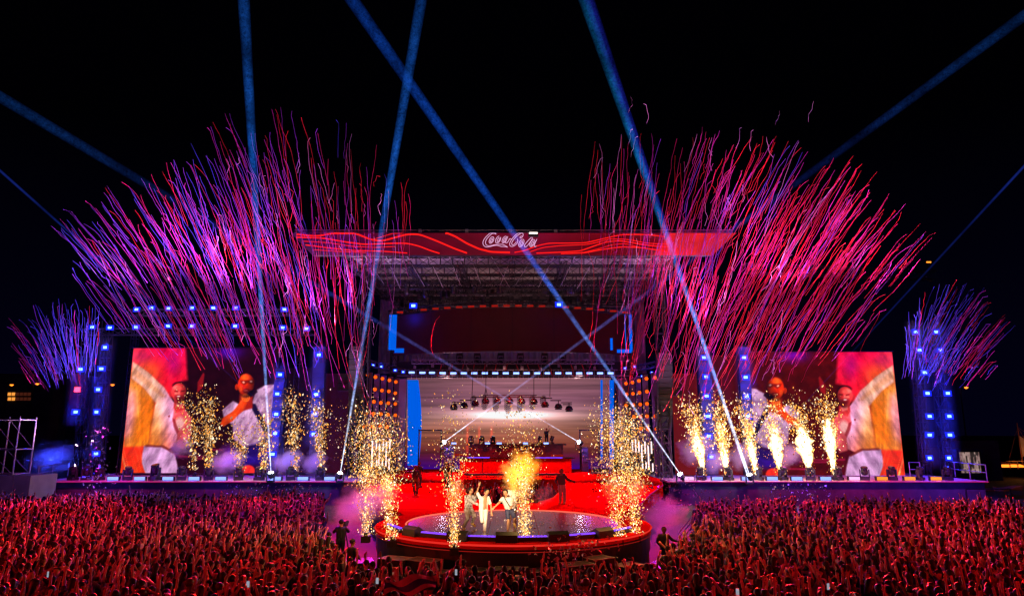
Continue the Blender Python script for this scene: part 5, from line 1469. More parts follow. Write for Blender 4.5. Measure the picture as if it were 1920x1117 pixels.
def glow_cone(a, b, ra, rb, mat, label, ext=1.0):
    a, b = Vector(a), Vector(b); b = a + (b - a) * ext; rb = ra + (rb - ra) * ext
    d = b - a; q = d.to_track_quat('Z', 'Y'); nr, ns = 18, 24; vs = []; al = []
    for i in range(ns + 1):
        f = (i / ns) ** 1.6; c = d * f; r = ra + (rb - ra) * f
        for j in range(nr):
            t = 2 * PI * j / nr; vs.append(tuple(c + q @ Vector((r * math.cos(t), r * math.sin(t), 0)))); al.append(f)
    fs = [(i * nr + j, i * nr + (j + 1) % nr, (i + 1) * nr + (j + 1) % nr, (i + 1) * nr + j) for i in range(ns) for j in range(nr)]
    me = bpy.data.meshes.new('glow_cone'); me.from_pydata(vs, [], fs); me.materials.append(mat); me.shade_smooth()
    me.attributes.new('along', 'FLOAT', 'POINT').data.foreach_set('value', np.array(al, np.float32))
    o = link_mesh('glow_cone', me); o.location = a
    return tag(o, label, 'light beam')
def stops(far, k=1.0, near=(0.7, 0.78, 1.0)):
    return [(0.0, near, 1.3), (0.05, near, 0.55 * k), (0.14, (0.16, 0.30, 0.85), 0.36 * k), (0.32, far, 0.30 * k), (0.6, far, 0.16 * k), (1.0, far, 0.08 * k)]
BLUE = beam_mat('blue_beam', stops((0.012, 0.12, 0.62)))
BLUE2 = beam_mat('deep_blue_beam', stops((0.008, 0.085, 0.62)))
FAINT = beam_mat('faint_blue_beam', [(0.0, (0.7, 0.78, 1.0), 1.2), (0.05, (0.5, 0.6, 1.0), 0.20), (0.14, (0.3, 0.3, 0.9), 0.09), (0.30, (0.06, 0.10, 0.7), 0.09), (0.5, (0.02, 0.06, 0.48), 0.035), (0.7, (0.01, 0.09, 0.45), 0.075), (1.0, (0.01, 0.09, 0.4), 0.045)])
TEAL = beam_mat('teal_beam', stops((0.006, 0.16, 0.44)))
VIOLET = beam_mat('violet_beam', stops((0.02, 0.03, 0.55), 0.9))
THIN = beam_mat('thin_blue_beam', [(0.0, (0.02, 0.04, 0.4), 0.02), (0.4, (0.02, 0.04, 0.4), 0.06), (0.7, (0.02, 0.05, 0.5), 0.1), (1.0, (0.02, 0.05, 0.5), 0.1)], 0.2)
YB_ = 57.6
def beam_head(px, py, Y, label, to):
    c = P(px, py, Y); t = empty('beam_head', c); tag(t, label, 'moving head', 'beam lamps with white glare')
    d = (Vector(to) - c).normalized(); q = d.to_track_quat('Z', 'Y').to_matrix().to_4x4()
    MB().lathe([(0.12, -0.5), (0.22, -0.42), (0.24, -0.12), (0.2, -0.06)], 12, q).build('head', M['black'], t)
    MB().lathe([(0.02, -0.05), (0.2, -0.045), (0.15, 0.06), (0.02, 0.09)], 12, q).build('lens', M['burst'], t)
    MB().box((0, 0.1, -0.72), (0.5, 0.5, 0.16)).box((-0.29, 0.0, -0.36), (0.07, 0.2, 0.72)).box((0.29, 0.0, -0.36), (0.07, 0.2, 0.72)).build('yoke', M['black'], t)
    lamp('beam_head_light', 'POINT', (c.x, c.y - 0.5, c.z + 0.3), (0.5, 0.6, 1.0), 90, None, size=0.1)
    return c
e = P(457, 0, 54); c = beam_head(508, 885, YB_, 'white glaring beam lamp at the right foot of the left screen', e); glow_cone(c, e, 0.04, 0.52, BLUE, 'wide blue light beam rising almost upright over the left screen', 1.35)
e = P(790, 0, 54); c = beam_head(638, 886, YB_, 'white glaring beam lamp at the inner end of the left wing', e); glow_cone(c, e, 0.04, 0.52, BLUE, 'blue light beam leaning right past the left end of the fascia', 1.35)
e = P(660, 0, 50); c = beam_head(1275, 888, YB_, 'white glaring beam lamp at the inner end of the right wing', e); glow_cone(c, e, 0.04, 0.56, BLUE2, 'long deep blue light beam crossing the fascia logo to the upper left', 1.35)
e = P(1095, 0, 54); c = beam_head(1405, 889, YB_, 'white glaring beam lamp at the left foot of the right screen', e); glow_cone(c, e, 0.04, 0.50, TEAL, 'teal blue light beam leaning left over the red end of the fascia', 1.35)
glow_cone(c + Vector((0, 0.5, 0)), P(1104, 0, 54.5), 0.08, 0.5, VIOLET, 'narrow violet light beam hugging the teal one on its right', 1.35)
e = P(0, 182, 47); c = beam_head(1085, 828, 69.8, 'white glaring beam lamp right of the riser desk', e); glow_cone(c, e, 0.05, 0.44, FAINT, 'faint blue light beam from the right of the riser to the far upper left', 1.4)
e = P(1920, 30, 47); c = beam_head(833, 828, 69.8, 'white glaring beam lamp left of the riser desk', e); glow_cone(c, e, 0.05, 0.44, FAINT, 'faint blue light beam from the left of the riser to the far upper right', 1.4)
glow_cone(P(630, 880, 58), P(0, 320, 46), 0.03, 0.10, THIN, 'hair thin blue beam at the far left', 1.3)
glow_cone(P(1412, 860, 58.5), P(1920, 312, 46), 0.03, 0.10, THIN, 'hair thin blue beam at the far right', 1.3)

# ================================================================== spark fountains
M['spark'] = attr_glow('gold_sparks', 1.0, 'NONE', gloss=False)
OCT = np.array([(1, 0, 0), (-1, 0, 0), (0, 1, 0), (0, -1, 0), (0, 0, 1.6), (0, 0, -1.6)], float)
OT = np.array([(0, 2, 4), (2, 1, 4), (1, 3, 4), (3, 0, 4), (2, 0, 5), (1, 2, 5), (3, 1, 5), (0, 3, 5)])
GOLD = np.array([(1.0, 0.50, 0.12), (1.0, 0.60, 0.24), (1.0, 0.38, 0.06), (1.0, 0.76, 0.48), (0.9, 0.30, 0.04)])
def spark_mesh(pos, size, bright, warm=1.0):
    n = len(pos); sz = np.asarray(size) * np.clip(rng.lognormal(-0.15, 0.42, n), 0.4, 2.4)
    tilt = rng.normal(0, 0.35, (n, 2))
    v = np.tile(OCT, (n, 1, 1)) * sz[:, None, None]
    v[:, :, 0] += v[:, :, 2] * tilt[:, :1]; v[:, :, 1] += v[:, :, 2] * tilt[:, 1:]
    v += pos[:, None, :]
    t = (OT[None] + (np.arange(n) * 6)[:, None, None]).reshape(-1, 3)
    c = GOLD[rng.integers(0, len(GOLD), n)] * (np.asarray(bright) * np.clip(rng.lognormal(-0.35, 0.7, n), 0.12, 3.5))[:, None]
    return v.reshape(-1, 3), t, np.repeat(c, 6, 0)
FM = {}
def flame_mat():
    if 'm' in FM: return FM['m']
    m, n, l, out = _nt('white_hot_fire')
    lw = n.new('ShaderNodeLayerWeight'); lw.inputs['Blend'].default_value = 0.5
    tc = n.new('ShaderNodeTexCoord'); nz = n.new('ShaderNodeTexNoise'); nz.inputs['Scale'].default_value = 5; nz.inputs['Detail'].default_value = 5
    l.new(tc.outputs['Object'], nz.inputs['Vector'])
    cr = n.new('ShaderNodeValToRGB'); r = cr.color_ramp
    r.elements[0].position = 0.15; r.elements[0].color = (1, 0.93, 0.62, 1); r.elements[1].position = 0.85; r.elements[1].color = (1, 0.42, 0.03, 1)
    l.new(lw.outputs['Facing'], cr.inputs['Fac'])
    e = n.new('ShaderNodeEmission'); l.new(cr.outputs['Color'], e.inputs['Color']); e.inputs['Strength'].default_value = 2.4
    tr = n.new('ShaderNodeBsdfTransparent'); mx = n.new('ShaderNodeMixShader')
    su = n.new('ShaderNodeMath'); su.operation = 'ADD'; l.new(lw.outputs['Facing'], su.inputs[0])
    mm = n.new('ShaderNodeMath'); mm.operation = 'MULTIPLY_ADD'; mm.inputs[1].default_value = 1.8; mm.inputs[2].default_value = -0.95; l.new(nz.outputs['Fac'], mm.inputs[0]); l.new(mm.outputs[0], su.inputs[1])
    mr = n.new('ShaderNodeMapRange'); mr.inputs['From Min'].default_value = 0.35; mr.inputs['From Max'].default_value = 0.85; l.new(su.outputs[0], mr.inputs['Value'])
    l.new(mr.outputs['Result'], mx.inputs['Fac']); l.new(e.outputs[0], mx.inputs[1]); l.new(tr.outputs[0], mx.inputs[2]); l.new(mx.outputs[0], out.inputs['Surface'])
    m.cycles.emission_sampling = 'NONE'; FM['m'] = m
    return m
def fountain(base, axis, label, group, col, core=None, light=0, warm=(1, 0.62, 0.2), size=0.04):
    """base point, list of (fraction range, radius range, count, bright, size) clouds along axis."""
    t = empty('spark_fountain', base); tag(t, label, 'firework', group)
    MB().box((0, 0, -0.12), (0.32, 0.32, 0.24)).lathe([(0.09, 0), (0.11, 0.12), (0.07, 0.13)], 8).build('firing_box', M['black'], t)
    ax = Vector(axis); ps, ss, bs = [], [], []
    for (f0, f1, r0, r1, n, br, sz) in col:
        u = rng.random(n); f = f0 + (f1 - f0) * u; r = (r0 + (r1 - r0) * u)
        p = f[:, None] * np.array(tuple(ax)) + rng.normal(size=(n, 3)) * r[:, None] * np.array((1, 1, 0.7))
        p[:, 2] = np.maximum(p[:, 2], 0.05)
        ps.append(p); ss.append(np.full(n, sz)); bs.append(np.full(n, br))
    v, tr, c = spark_mesh(np.concatenate(ps), np.concatenate(ss), np.concatenate(bs))
    s = link_mesh('sparks', tri_mesh('sparks', v, tr, M['spark'], c), t); s['kind'] = 'stuff'
    if core:
        f1, rmax = core; mb = MB(); n = 14; k = 12; vs = []
        for i in range(n + 1):
            f = i / n; r = rmax * (0.10 + 0.9 * math.sin(PI * min(1, f * 0.62 + 0.0)) ** 1.2) * (1 - max(0, f - 0.72) / 0.28 * 0.75)
            for j in range(k):
                a = 2 * PI * j / k; rr = r * (1 + 0.35 * rng.normal() * (0.2 + 0.8 * f))
                q = ax * (f1 * f) ; vs.append((q.x + rr * math.cos(a), q.y + rr * math.sin(a), q.z + 0.1 + rng.normal(0, 0.05) * f))
        fs = [(i * k + j, i * k + (j + 1) % k, (i + 1) * k + (j + 1) % k, (i + 1) * k + j) for i in range(n) for j in range(k)]
        fs += [tuple(n * k + j for j in range(k))]
        mb.add(vs, fs).build('flame', flame_mat(), t, smooth=True)
    if light: lamp('spark_light', 'POINT', Vector(base) + ax * 0.35 + Vector((0, -0.3, 0)), warm, light, None, size=0.5)
    return t
# right wing: white-hot fountains leaning left
for k, (bx, tx, ty, cr) in enumerate(((1320, 1296, 762, (0.52, 0.46)), (1363, 1345, 758, (0.36, 0.30)), (1418, 1394, 758, (0.46, 0.34)), (1464, 1444, 766, (0.62, 0.50)), (1520, 1494, 764, (0.62, 0.66)), (1564, 1548, 752, (0.66, 0.48)))):
    b = P(bx, 893, 59.2); ax = P(tx, ty, 59.2) - b
    fountain(b, ax, 'white hot spark fountain, %s from the left before the right screen' % ORD[k], 'spark fountains on the right wing',
             [(0.04, 0.75, 0.06, 0.30, 620, 2.6, 0.045), (0.35, 1.02, 0.35, 0.55, 640, 1.7, 0.040), (0.8, 1.18, 0.5, 0.55, 90, 1.3, 0.038), (0.02, 0.5, 0.2, 0.6, 110, 1.2, 0.035)], core=(cr[0] * 1.12, cr[1] * 0.95), light=700)
# left wing: looser gold sparks that fall
for k, (bx, tx, ty, n) in enumerate(((366, 352, 748, 300), (392, 390, 750, 560), (452, 446, 800, 300), (494, 498, 778, 380), (556, 544, 742, 460), (604, 594, 756, 520))):
    b = P(bx, 888, 59.2); ax = P(tx, ty, 59.2) - b
    fountain(b, ax, 'loose gold spark fountain, %s from the left on the left wing' % ORD[k], 'spark fountains on the left wing',
             [(0.05, 0.55, 0.16, 0.3, int(n * 0.5), 1.0, 0.040), (0.4, 0.98, 0.34, 0.52, int(n * 0.9), 0.9, 0.042), (0.85, 1.2, 0.45, 0.4, int(n * 0.08), 1.1, 0.04)], light=160)
# round stage
def stage_fountain(bx, by, Y, tx, ty, label, col, light, warm=(1, 0.55, 0.15)):
    b = P(bx, by, Y); ax = P(tx, ty, Y) - b
    return fountain(b, ax, label, 'spark fountains round the round stage', col, light=light, warm=warm)
SZ = 0.0140
stage_fountain(686, 1004, 28.5, 694, 775, 'gold spark fountain at the outer left of the round stage', [(0.0, 0.5, 0.13, 0.22, 837, 2.0, SZ), (0.45, 0.98, 0.45, 0.5, 1687, 1.5, SZ), (0.6, 1.05, 0.7, 0.62, 432, 1.2, SZ), (0.48, 0.6, 0.2, 0.25, 189, 3.0, SZ)], 90)
stage_fountain(735, 1012, 27.5, 716, 790, 'gold spark fountain inside the outer left one', [(0.0, 0.5, 0.12, 0.2, 810, 2.0, SZ), (0.45, 0.95, 0.42, 0.5, 1417, 1.5, SZ), (0.42, 0.52, 0.12, 0.2, 216, 3.2, SZ)], 90)
stage_fountain(852, 1026, 26.0, 848, 742, 'gold spark fountain left of the three dancers', [(0.0, 0.42, 0.09, 0.15, 864, 1.8, SZ), (0.3, 0.6, 0.25, 0.35, 445, 1.5, SZ), (0.5, 1.0, 0.45, 0.5, 445, 1.1, SZ)], 80)
stage_fountain(985, 1016, 27.0, 975, 760, 'gold spark fountain under the orange smoke', [(0.0, 0.5, 0.11, 0.19, 1215, 2.0, SZ), (0.35, 0.65, 0.18, 0.35, 567, 1.8, SZ), (0.6, 1.0, 0.5, 0.55, 580, 1.1, SZ)], 90)
stage_fountain(1160, 1010, 27.5, 1150, 772, 'gold spark fountain at the inner right of the round stage', [(0.0, 0.5, 0.12, 0.26, 864, 2.0, SZ), (0.42, 1.0, 0.42, 0.46, 1552, 1.6, SZ), (0.6, 1.08, 0.55, 0.5, 337, 1.2, SZ)], 90)
stage_fountain(1192, 1004, 28.5, 1176, 780, 'gold spark fountain at the outer right of the round stage', [(0.0, 0.5, 0.13, 0.26, 891, 2.2, SZ), (0.42, 0.98, 0.4, 0.46, 1687, 1.7, SZ), (0.6, 1.05, 0.55, 0.5, 337, 1.2, SZ)], 90)

# ================================================================== smoke
def smoke_mat(name, col, dens, emis=None, es=0.0, scale=1.0, aniso=0.0):
    m, n, l, out = _nt(name)
    v = n.new('ShaderNodeVolumePrincipled'); v.inputs['Color'].default_value = (*col, 1); v.inputs['Anisotropy'].default_value = aniso
    tc = n.new('ShaderNodeTexCoord'); nz = n.new('ShaderNodeTexNoise'); nz.inputs['Scale'].default_value = scale; nz.inputs['Detail'].default_value = 6; nz.inputs['Roughness'].default_value = 0.62
    l.new(tc.outputs['Object'], nz.inputs['Vector'])
    ln = n.new('ShaderNodeVectorMath'); ln.operation = 'LENGTH'; l.new(tc.outputs['Object'], ln.inputs[0])
    f = n.new('ShaderNodeMapRange'); f.inputs['From Min'].default_value = 0.15; f.inputs['From Max'].default_value = 1.0; f.inputs['To Min'].default_value = 0.16; f.inputs['To Max'].default_value = -0.30
    l.new(ln.outputs['Value'], f.inputs['Value'])
    ad = n.new('ShaderNodeMath'); ad.operation = 'ADD'; l.new(nz.outputs['Fac'], ad.inputs[0]); l.new(f.outputs['Result'], ad.inputs[1])
    mr = n.new('ShaderNodeMapRange'); mr.inputs['From Min'].default_value = 0.42; mr.inputs['From Max'].default_value = 0.75; mr.inputs['To Max'].default_value = dens; l.new(ad.outputs[0], mr.inputs['Value'])
    l.new(mr.outputs['Result'], v.inputs['Density'])
    if emis is not None:
        mr2 = n.new('ShaderNodeMapRange'); mr2.inputs['From Min'].default_value = 0.45; mr2.inputs['From Max'].default_value = 0.85; mr2.inputs['To Max'].default_value = es; l.new(ad.outputs[0], mr2.inputs['Value'])
        v.inputs['Emission Color'].default_value = (*emis, 1); l.new(mr2.outputs['Result'], v.inputs['Emission Strength'])
    l.new(v.outputs[0], out.inputs['Volume'])
    return m
def puff(px, py, Y, rx, rz, mat, label, ry=None):
    me = bpy.data.meshes.new('smoke'); bm = bmesh.new(); bmesh.ops.create_icosphere(bm, subdivisions=2, radius=1.0); bm.to_mesh(me); bm.free(); me.materials.append(mat)
    o = link_mesh('smoke', me); o.location = P(px, py, Y); o.scale = (rx, ry or rx, rz)
    return tag(o, label, 'smoke', kind='stuff')
S_GREY = smoke_mat('stage_smoke', (0.9, 0.88, 0.95), 0.9, scale=1.5)
S_FIRE = smoke_mat('fire_smoke', (0.95, 0.7, 0.4), 2.2, (1.0, 0.35, 0.01), 7.5, scale=1.5)  # emission stands in for the pyrotechnic light in the cloud
S_GLOW = smoke_mat('glowing_smoke', (0.95, 0.7, 0.5), 1.2, (1.0, 0.20, 0.015), 0.9, scale=2.2)  # orange firelight put in as the smoke's own emission
puff(977, 880, 30, 1.35, 1.5, S_FIRE, 'bright yellow orange fire cloud over the round stage')
puff(982, 930, 30.2, 0.62, 1.2, S_GLOW, 'orange glowing smoke column under the fire cloud')
puff(1022, 925, 33, 0.9, 0.8, S_GREY, 'grey pink smoke drifting right of the fire cloud')
puff(668, 948, 33, 1.9, 1.7, S_GREY, 'violet smoke cloud left of the round stage')
puff(712, 930, 32, 1.4, 1.4, S_GREY, 'magenta smoke between the left spark fountains')
puff(1246, 960, 36, 2.0, 1.5, S_GREY, 'violet smoke hanging in the right crowd gap')
lamp('smoke_light', 'POINT', P(1248, 955, 34.3), (0.35, 0.01, 1.0), 70, None, size=0.6)  # smoke lights are unseen lamps added to colour the smoke
puff(1148, 912, 31, 0.75, 0.9, S_GLOW, 'orange smoke behind the inner right fountain')
puff(1190, 915, 31, 0.7, 0.9, S_GLOW, 'orange smoke behind the outer right fountain')
puff(855, 915, 29, 0.55, 0.75, S_GLOW, 'orange smoke left of the dancers')
lamp('smoke_light', 'POINT', P(655, 945, 31.5), (0.26, 0.01, 1.0), 110, None, size=0.6)
lamp('smoke_light', 'POINT', P(712, 925, 30.6), (0.5, 0.02, 1.0), 16, None, size=0.6)
for px, py, rx, rz, lab in ((428, 862, 1.7, 1.3, 'violet smoke at the foot of the left screen'), (540, 862, 1.5, 1.3, 'bluish smoke beside the left screen'), (590, 864, 1.2, 1.2, 'violet smoke at the inner end of the left wing'),
                            (340, 835, 1.2, 1.1, 'purple smoke wisp before the left screen'), (1305, 835, 1.5, 1.7, 'violet smoke left of the right wing fountains'), (1345, 862, 1.2, 1.2, 'pinkish smoke between right wing fountains'),
                            (1392, 850, 1.2, 1.5, 'violet smoke at the left foot of the right screen'), (1478, 850, 1.3, 1.3, 'pink smoke between the brightest fountains')):
    puff(px, py, 61.5, rx * 1.6, rz * 1.35, S_GREY, lab)
for px, c, pw in ((428, (0.22, 0.01, 1.0), 80), (540, (0.03, 0.02, 1.0), 110), (592, (0.22, 0.01, 1.0), 80), (1300, (0.4, 0.02, 0.9), 60), (1375, (0.5, 0.02, 0.8), 50), (1478, (0.7, 0.04, 0.6), 40)):
    lamp('smoke_light', 'POINT', P(px, 866, 60.2), c, pw, None, size=0.5)
S_BIG = smoke_mat('far_smoke', (0.9, 0.9, 0.95), 0.4, scale=1.6)
puff(100, 858, 68, 4.6, 2.8, S_BIG, 'blue lit smoke behind the far left railing')
lamp('smoke_light', 'POINT', P(98, 868, 65.5), (0.03, 0.06, 1.0), 900, None, size=0.3)

# haze volumes added round the lamp towers to give the lamps halos
hm, hn, hl, ho = _nt('lamp_haze')
hv = hn.new('ShaderNodeVolumePrincipled'); hv.inputs['Color'].default_value = (0.9, 0.92, 1.0, 1)
htc = hn.new('ShaderNodeTexCoord'); hs = hn.new('ShaderNodeSeparateXYZ'); hl.new(htc.outputs['Object'], hs.inputs[0])
hc = hn.new('ShaderNodeCombineXYZ'); hl.new(hs.outputs['X'], hc.inputs[0]); hl.new(hs.outputs['Y'], hc.inputs[1])
hlen = hn.new('ShaderNodeVectorMath'); hlen.operation = 'LENGTH'; hl.new(hc.outputs[0], hlen.inputs[0])
h1 = hn.new('ShaderNodeMapRange'); h1.interpolation_type = 'SMOOTHSTEP'; h1.inputs['From Min'].default_value = 0.15; h1.inputs['From Max'].default_value = 1.0; h1.inputs['To Min'].default_value = 0.075; h1.inputs['To Max'].default_value = 0.0
hl.new(hlen.outputs['Value'], h1.inputs['Value'])
ha_ = hn.new('ShaderNodeMath'); ha_.operation = 'ABSOLUTE'; hl.new(hs.outputs['Z'], ha_.inputs[0])
h2 = hn.new('ShaderNodeMapRange'); h2.interpolation_type = 'SMOOTHSTEP'; h2.inputs['From Min'].default_value = 0.82; h2.inputs['From Max'].default_value = 1.0; h2.inputs['To Min'].default_value = 1.0; h2.inputs['To Max'].default_value = 0.0
hl.new(ha_.outputs[0], h2.inputs['Value'])
hmul = hn.new('ShaderNodeMath'); hmul.operation = 'MULTIPLY'; hl.new(h1.outputs[0], hmul.inputs[0]); hl.new(h2.outputs[0], hmul.inputs[1])
hl.new(hmul.outputs[0], hv.inputs['Density']); hl.new(hv.outputs[0], ho.inputs['Volume'])
hme = bpy.data.meshes.new('haze'); hb = bmesh.new(); bmesh.ops.create_cube(hb, size=2.0); hb.to_mesh(hme); hb.free(); hme.materials.append(hm)
def lamp_haze(p0, p1, Y, r, label):
    a, b = P(*p0, Y), P(*p1, Y); o = link_mesh('haze', hme); o.location = (a + b) / 2; d = b - a
    o.rotation_euler = d.to_track_quat('Z', 'Y').to_euler(); o.scale = (r, r, d.length / 2)
    tag(o, label, 'haze', kind='stuff')
YH_ = YL - 0.7
for p0, p1, lab in (((586, 842), (600, 640), 'blue haze round the tower by the left corner speakers'), ((508, 876), (527, 676), 'blue haze round the tower at the left screen'), ((1336, 882), (1318, 642), 'blue haze round the tower between the right red walls'),
                    ((1406, 806), (1393, 642), 'blue haze round the tower at the right screen'), ((176, 876), (200, 626), 'blue haze round the inner far left tower'), ((140, 800), (154, 664), 'blue haze round the outermost far left tower'),
                    ((1745, 886), (1715, 596), 'blue haze round the inner far right tower'), ((1784, 886), (1752, 596), 'blue haze round the outermost far right tower')):
    lamp_haze(p0, p1, YH_, 1.15, lab)

# ================================================================== people
SKIN, HAIR, SHIRT, TROUSER, SHOE, STRAP = 0, 1, 2, 3, 4, 5
def capsule(a, b, ra, rb, seg=10):
    a, b = Vector(a), Vector(b); d = b - a; L_ = max(d.length, 1e-4); q = d.to_track_quat('Z', 'Y')
    prof = [(ra * math.cos(t), -ra * math.sin(t)) for t in (1.2, 0.7, 0.25)] + [(ra, 0), (rb, L_)] + [(rb * math.cos(t), L_ + rb * math.sin(t)) for t in (0.25, 0.7, 1.2)]
    vs = []
    for r, z in prof:
        for j in range(seg):
            t = 2 * PI * j / seg; vs.append(tuple(a + q @ Vector((r * math.cos(t), r * math.sin(t), z))))
    n = len(prof)
    fs = [(i * seg + j, i * seg + (j + 1) % seg, (i + 1) * seg + (j + 1) % seg, (i + 1) * seg + j) for i in range(n - 1) for j in range(seg)]
    fs += [tuple(range(seg - 1, -1, -1)), tuple((n - 1) * seg + j for j in range(seg))]
    return vs, fs
def body_bones(p):
    """p: joint dict. Returns capsules (a, b, ra, rb, region)."""
    B = []
    def c(a, b, ra, rb, reg): B.append((Vector(a), Vector(b), ra, rb, reg))
    pel, ch, nk, hd = Vector(p['pelvis']), Vector(p['chest']), Vector(p['neck']), Vector(p['head'])
    side = Vector(p.get('side', (1, 0, 0))).normalized(); fw = Vector(p.get('fwd', (0, 1, 0))).normalized(); up = (hd - nk).normalized()
    sl = p.get('sleeve', 0.55); lo = p.get('shorts', 1.0); w = p.get('w', 1.0)
    for s in (-1, 1):
        c(pel + side * 0.075 * s, ch + side * 0.085 * s * w, 0.105 * w, 0.115 * w, SHIRT)
        c(pel + side * 0.08 * s - Vector((0, 0, 0.02)), pel + side * 0.085 * s - Vector((0, 0, 0.1)), 0.115 * w, 0.105 * w, TROUSER)
    c(pel.lerp(ch, 0.25), ch, 0.12 * w, 0.13 * w, SHIRT)
    c(ch + Vector((0, 0, 0.05)) - side * 0.15, ch + Vector((0, 0, 0.05)) + side * 0.15, 0.07, 0.07, SHIRT)
    c(ch + up * 0.08, nk + up * 0.04, 0.065, 0.055, SKIN)
    c(hd - up * 0.045 + fw * 0.015, hd + up * 0.045, 0.078, 0.094, SKIN)               # skull and jaw
    c(hd - up * 0.085 + fw * 0.045, hd - up * 0.07 + fw * 0.05, 0.045, 0.045, SKIN)      # chin
    c(hd + fw * 0.085 - up * 0.005, hd + fw * 0.112 - up * 0.035, 0.012, 0.017, SKIN)   # nose
    for s in (-1, 1): c(hd + side * 0.088 * s - up * 0.02, hd + side * 0.1 * s + up * 0.02 - fw * 0.01, 0.014, 0.016, SKIN)
    c(hd + up * 0.05 - fw * 0.015, hd + up * 0.055 - fw * 0.02, 0.1, 0.1, HAIR)
    if p.get('long_hair'): c(hd - fw * 0.05, nk - fw * 0.085 - up * 0.08, 0.085, 0.06, HAIR)
    if p.get('cap'): c(hd + up * 0.06, hd + up * 0.055 + fw * 0.13, 0.085, 0.05, HAIR)
    for s, k in ((-1, 'l'), (1, 'r')):
        sh = ch + side * 0.185 * s * w + Vector((0, 0, 0.06)); el, ha = Vector(p['el_' + k]), Vector(p['ha_' + k])
        m = sh.lerp(el, sl) if sl <= 1 else el
        c(sh, m, 0.062, 0.056, SHIRT)
        if sl < 1: c(m, el, 0.048, 0.042, SKIN)
        if sl > 1: m2 = el.lerp(ha, sl - 1); c(el, m2, 0.05, 0.044, SHIRT); c(m2, ha, 0.036, 0.03, SKIN)
        else: c(el, ha, 0.042, 0.03, SKIN)
        d = (ha - el).normalized(); sd = d.cross(fw if abs(d.dot(fw)) < 0.9 else up).normalized()
        c(ha, ha + d * 0.06, 0.034, 0.036, SKIN)
        if p.get('fist_' + k):
            for q in range(4):
                a = ha + d * 0.075 + sd * (q - 1.5) * 0.02; c(a, a + fw * 0.035, 0.0125, 0.0125, SKIN); c(a + fw * 0.035, a + fw * 0.035 - d * 0.03, 0.012, 0.011, SKIN)
        else:
            for q, L_ in ((0, 0.07), (1, 0.085), (2, 0.08), (3, 0.062)):
                a = ha + d * 0.075 + sd * (q - 1.5) * 0.02; b = a + d * L_ * 0.55 + sd * (q - 1.5) * 0.010; c(a, b, 0.0125, 0.0115, SKIN); c(b, b + d * L_ * 0.45 + fw * 0.015, 0.0115, 0.010, SKIN)
        c(ha + sd * 0.03 + d * 0.01, ha + sd * 0.07 + d * 0.05, 0.014, 0.011, SKIN)
        hp = pel + side * 0.095 * s - Vector((0, 0, 0.06)); kn, an = Vector(p['kn_' + k]), Vector(p['an_' + k])
        tw = p.get('baggy', 1.0)
        if lo >= 1.0:
            c(hp, kn, 0.098 * tw, 0.066 * tw, TROUSER); c(kn, kn.lerp(an, 0.88), 0.066 * tw, 0.052 * tw, TROUSER); c(kn.lerp(an, 0.9), an, 0.042, 0.04, SKIN)
        else:
            m = hp.lerp(kn, lo); c(hp, m, 0.1, 0.085, TROUSER); c(m, kn, 0.066, 0.054, SKIN); c(kn, kn.lerp(an, 0.35), 0.056, 0.058, SKIN); c(kn.lerp(an, 0.35), an, 0.055, 0.036, SKIN)
        td = Vector(p.get('toe_' + k, tuple(fw * 0.17 - Vector((0, 0, 0.05)))))
        c(an + Vector((0, 0, -0.03)), an + td, 0.045, 0.038, SHOE)
    return B
def build_body(p, voxel, tris, name='body'):
    bones = body_bones(p); mb = MB()
    for a, b, ra, rb, reg in bones: mb.add(*capsule(a, b, ra, rb, 8))
    me = bpy.data.meshes.new(name); me.from_pydata(mb.v, [], mb.f)
    o = bpy.data.objects.new(name, me); COL.objects.link(o)
    r = o.modifiers.new('r', 'REMESH'); r.mode = 'VOXEL'; r.voxel_size = voxel; r.use_smooth_shade = True
    s = o.modifiers.new('s', 'SMOOTH'); s.iterations = 2; s.factor = 0.45
    dg = bpy.context.evaluated_depsgraph_get(); m1 = bpy.data.meshes.new_from_object(o.evaluated_get(dg))
    nf = sum(len(f.vertices) - 2 for f in m1.polygons)
    d = o.modifiers.new('d', 'DECIMATE'); d.ratio = min(1.0, tris / max(1, nf)); d.use_collapse_triangulate = True
    dg = bpy.context.evaluated_depsgraph_get(); m2 = bpy.data.meshes.new_from_object(o.evaluated_get(dg))
    bpy.data.meshes.remove(m1); bpy.data.objects.remove(o); bpy.data.meshes.remove(me)
    n = len(m2.vertices); co = np.empty(n * 3, np.float32); m2.vertices.foreach_get('co', co); co = co.reshape(-1, 3).astype(float)
    m2.calc_loop_triangles(); t = np.empty(len(m2.loop_triangles) * 3, np.int32); m2.loop_triangles.foreach_get('vertices', t); t = t.reshape(-1, 3)
    nrm = np.empty(n * 3, np.float32); m2.vertices.foreach_get('normal', nrm); nrm = nrm.reshape(-1, 3).astype(float)
    bpy.data.meshes.remove(m2)
    cen = co[t].mean(1); best = np.full(len(t), 1e9); reg = np.zeros(len(t), int)
    for a, b, ra, rb, rg in bones:
        a_, d_ = np.array(a), np.array(b - a); L2 = d_ @ d_ + 1e-9
        u = np.clip(((cen - a_) @ d_) / L2, 0, 1); dist = np.linalg.norm(cen - a_ - u[:, None] * d_, axis=1) - (ra + (rb - ra) * u)
        m = dist < best; best[m] = dist[m]; reg[m] = rg
    return co, t, nrm, reg
def sub_mesh(name, co, t, nrm, sel, off, mat):
    ids = np.unique(t[sel]); mp = np.full(len(co), -1); mp[ids] = np.arange(len(ids))
    me = tri_mesh(name, co[ids] + nrm[ids] * off, mp[t[sel]], mat); me.shade_smooth(); return me
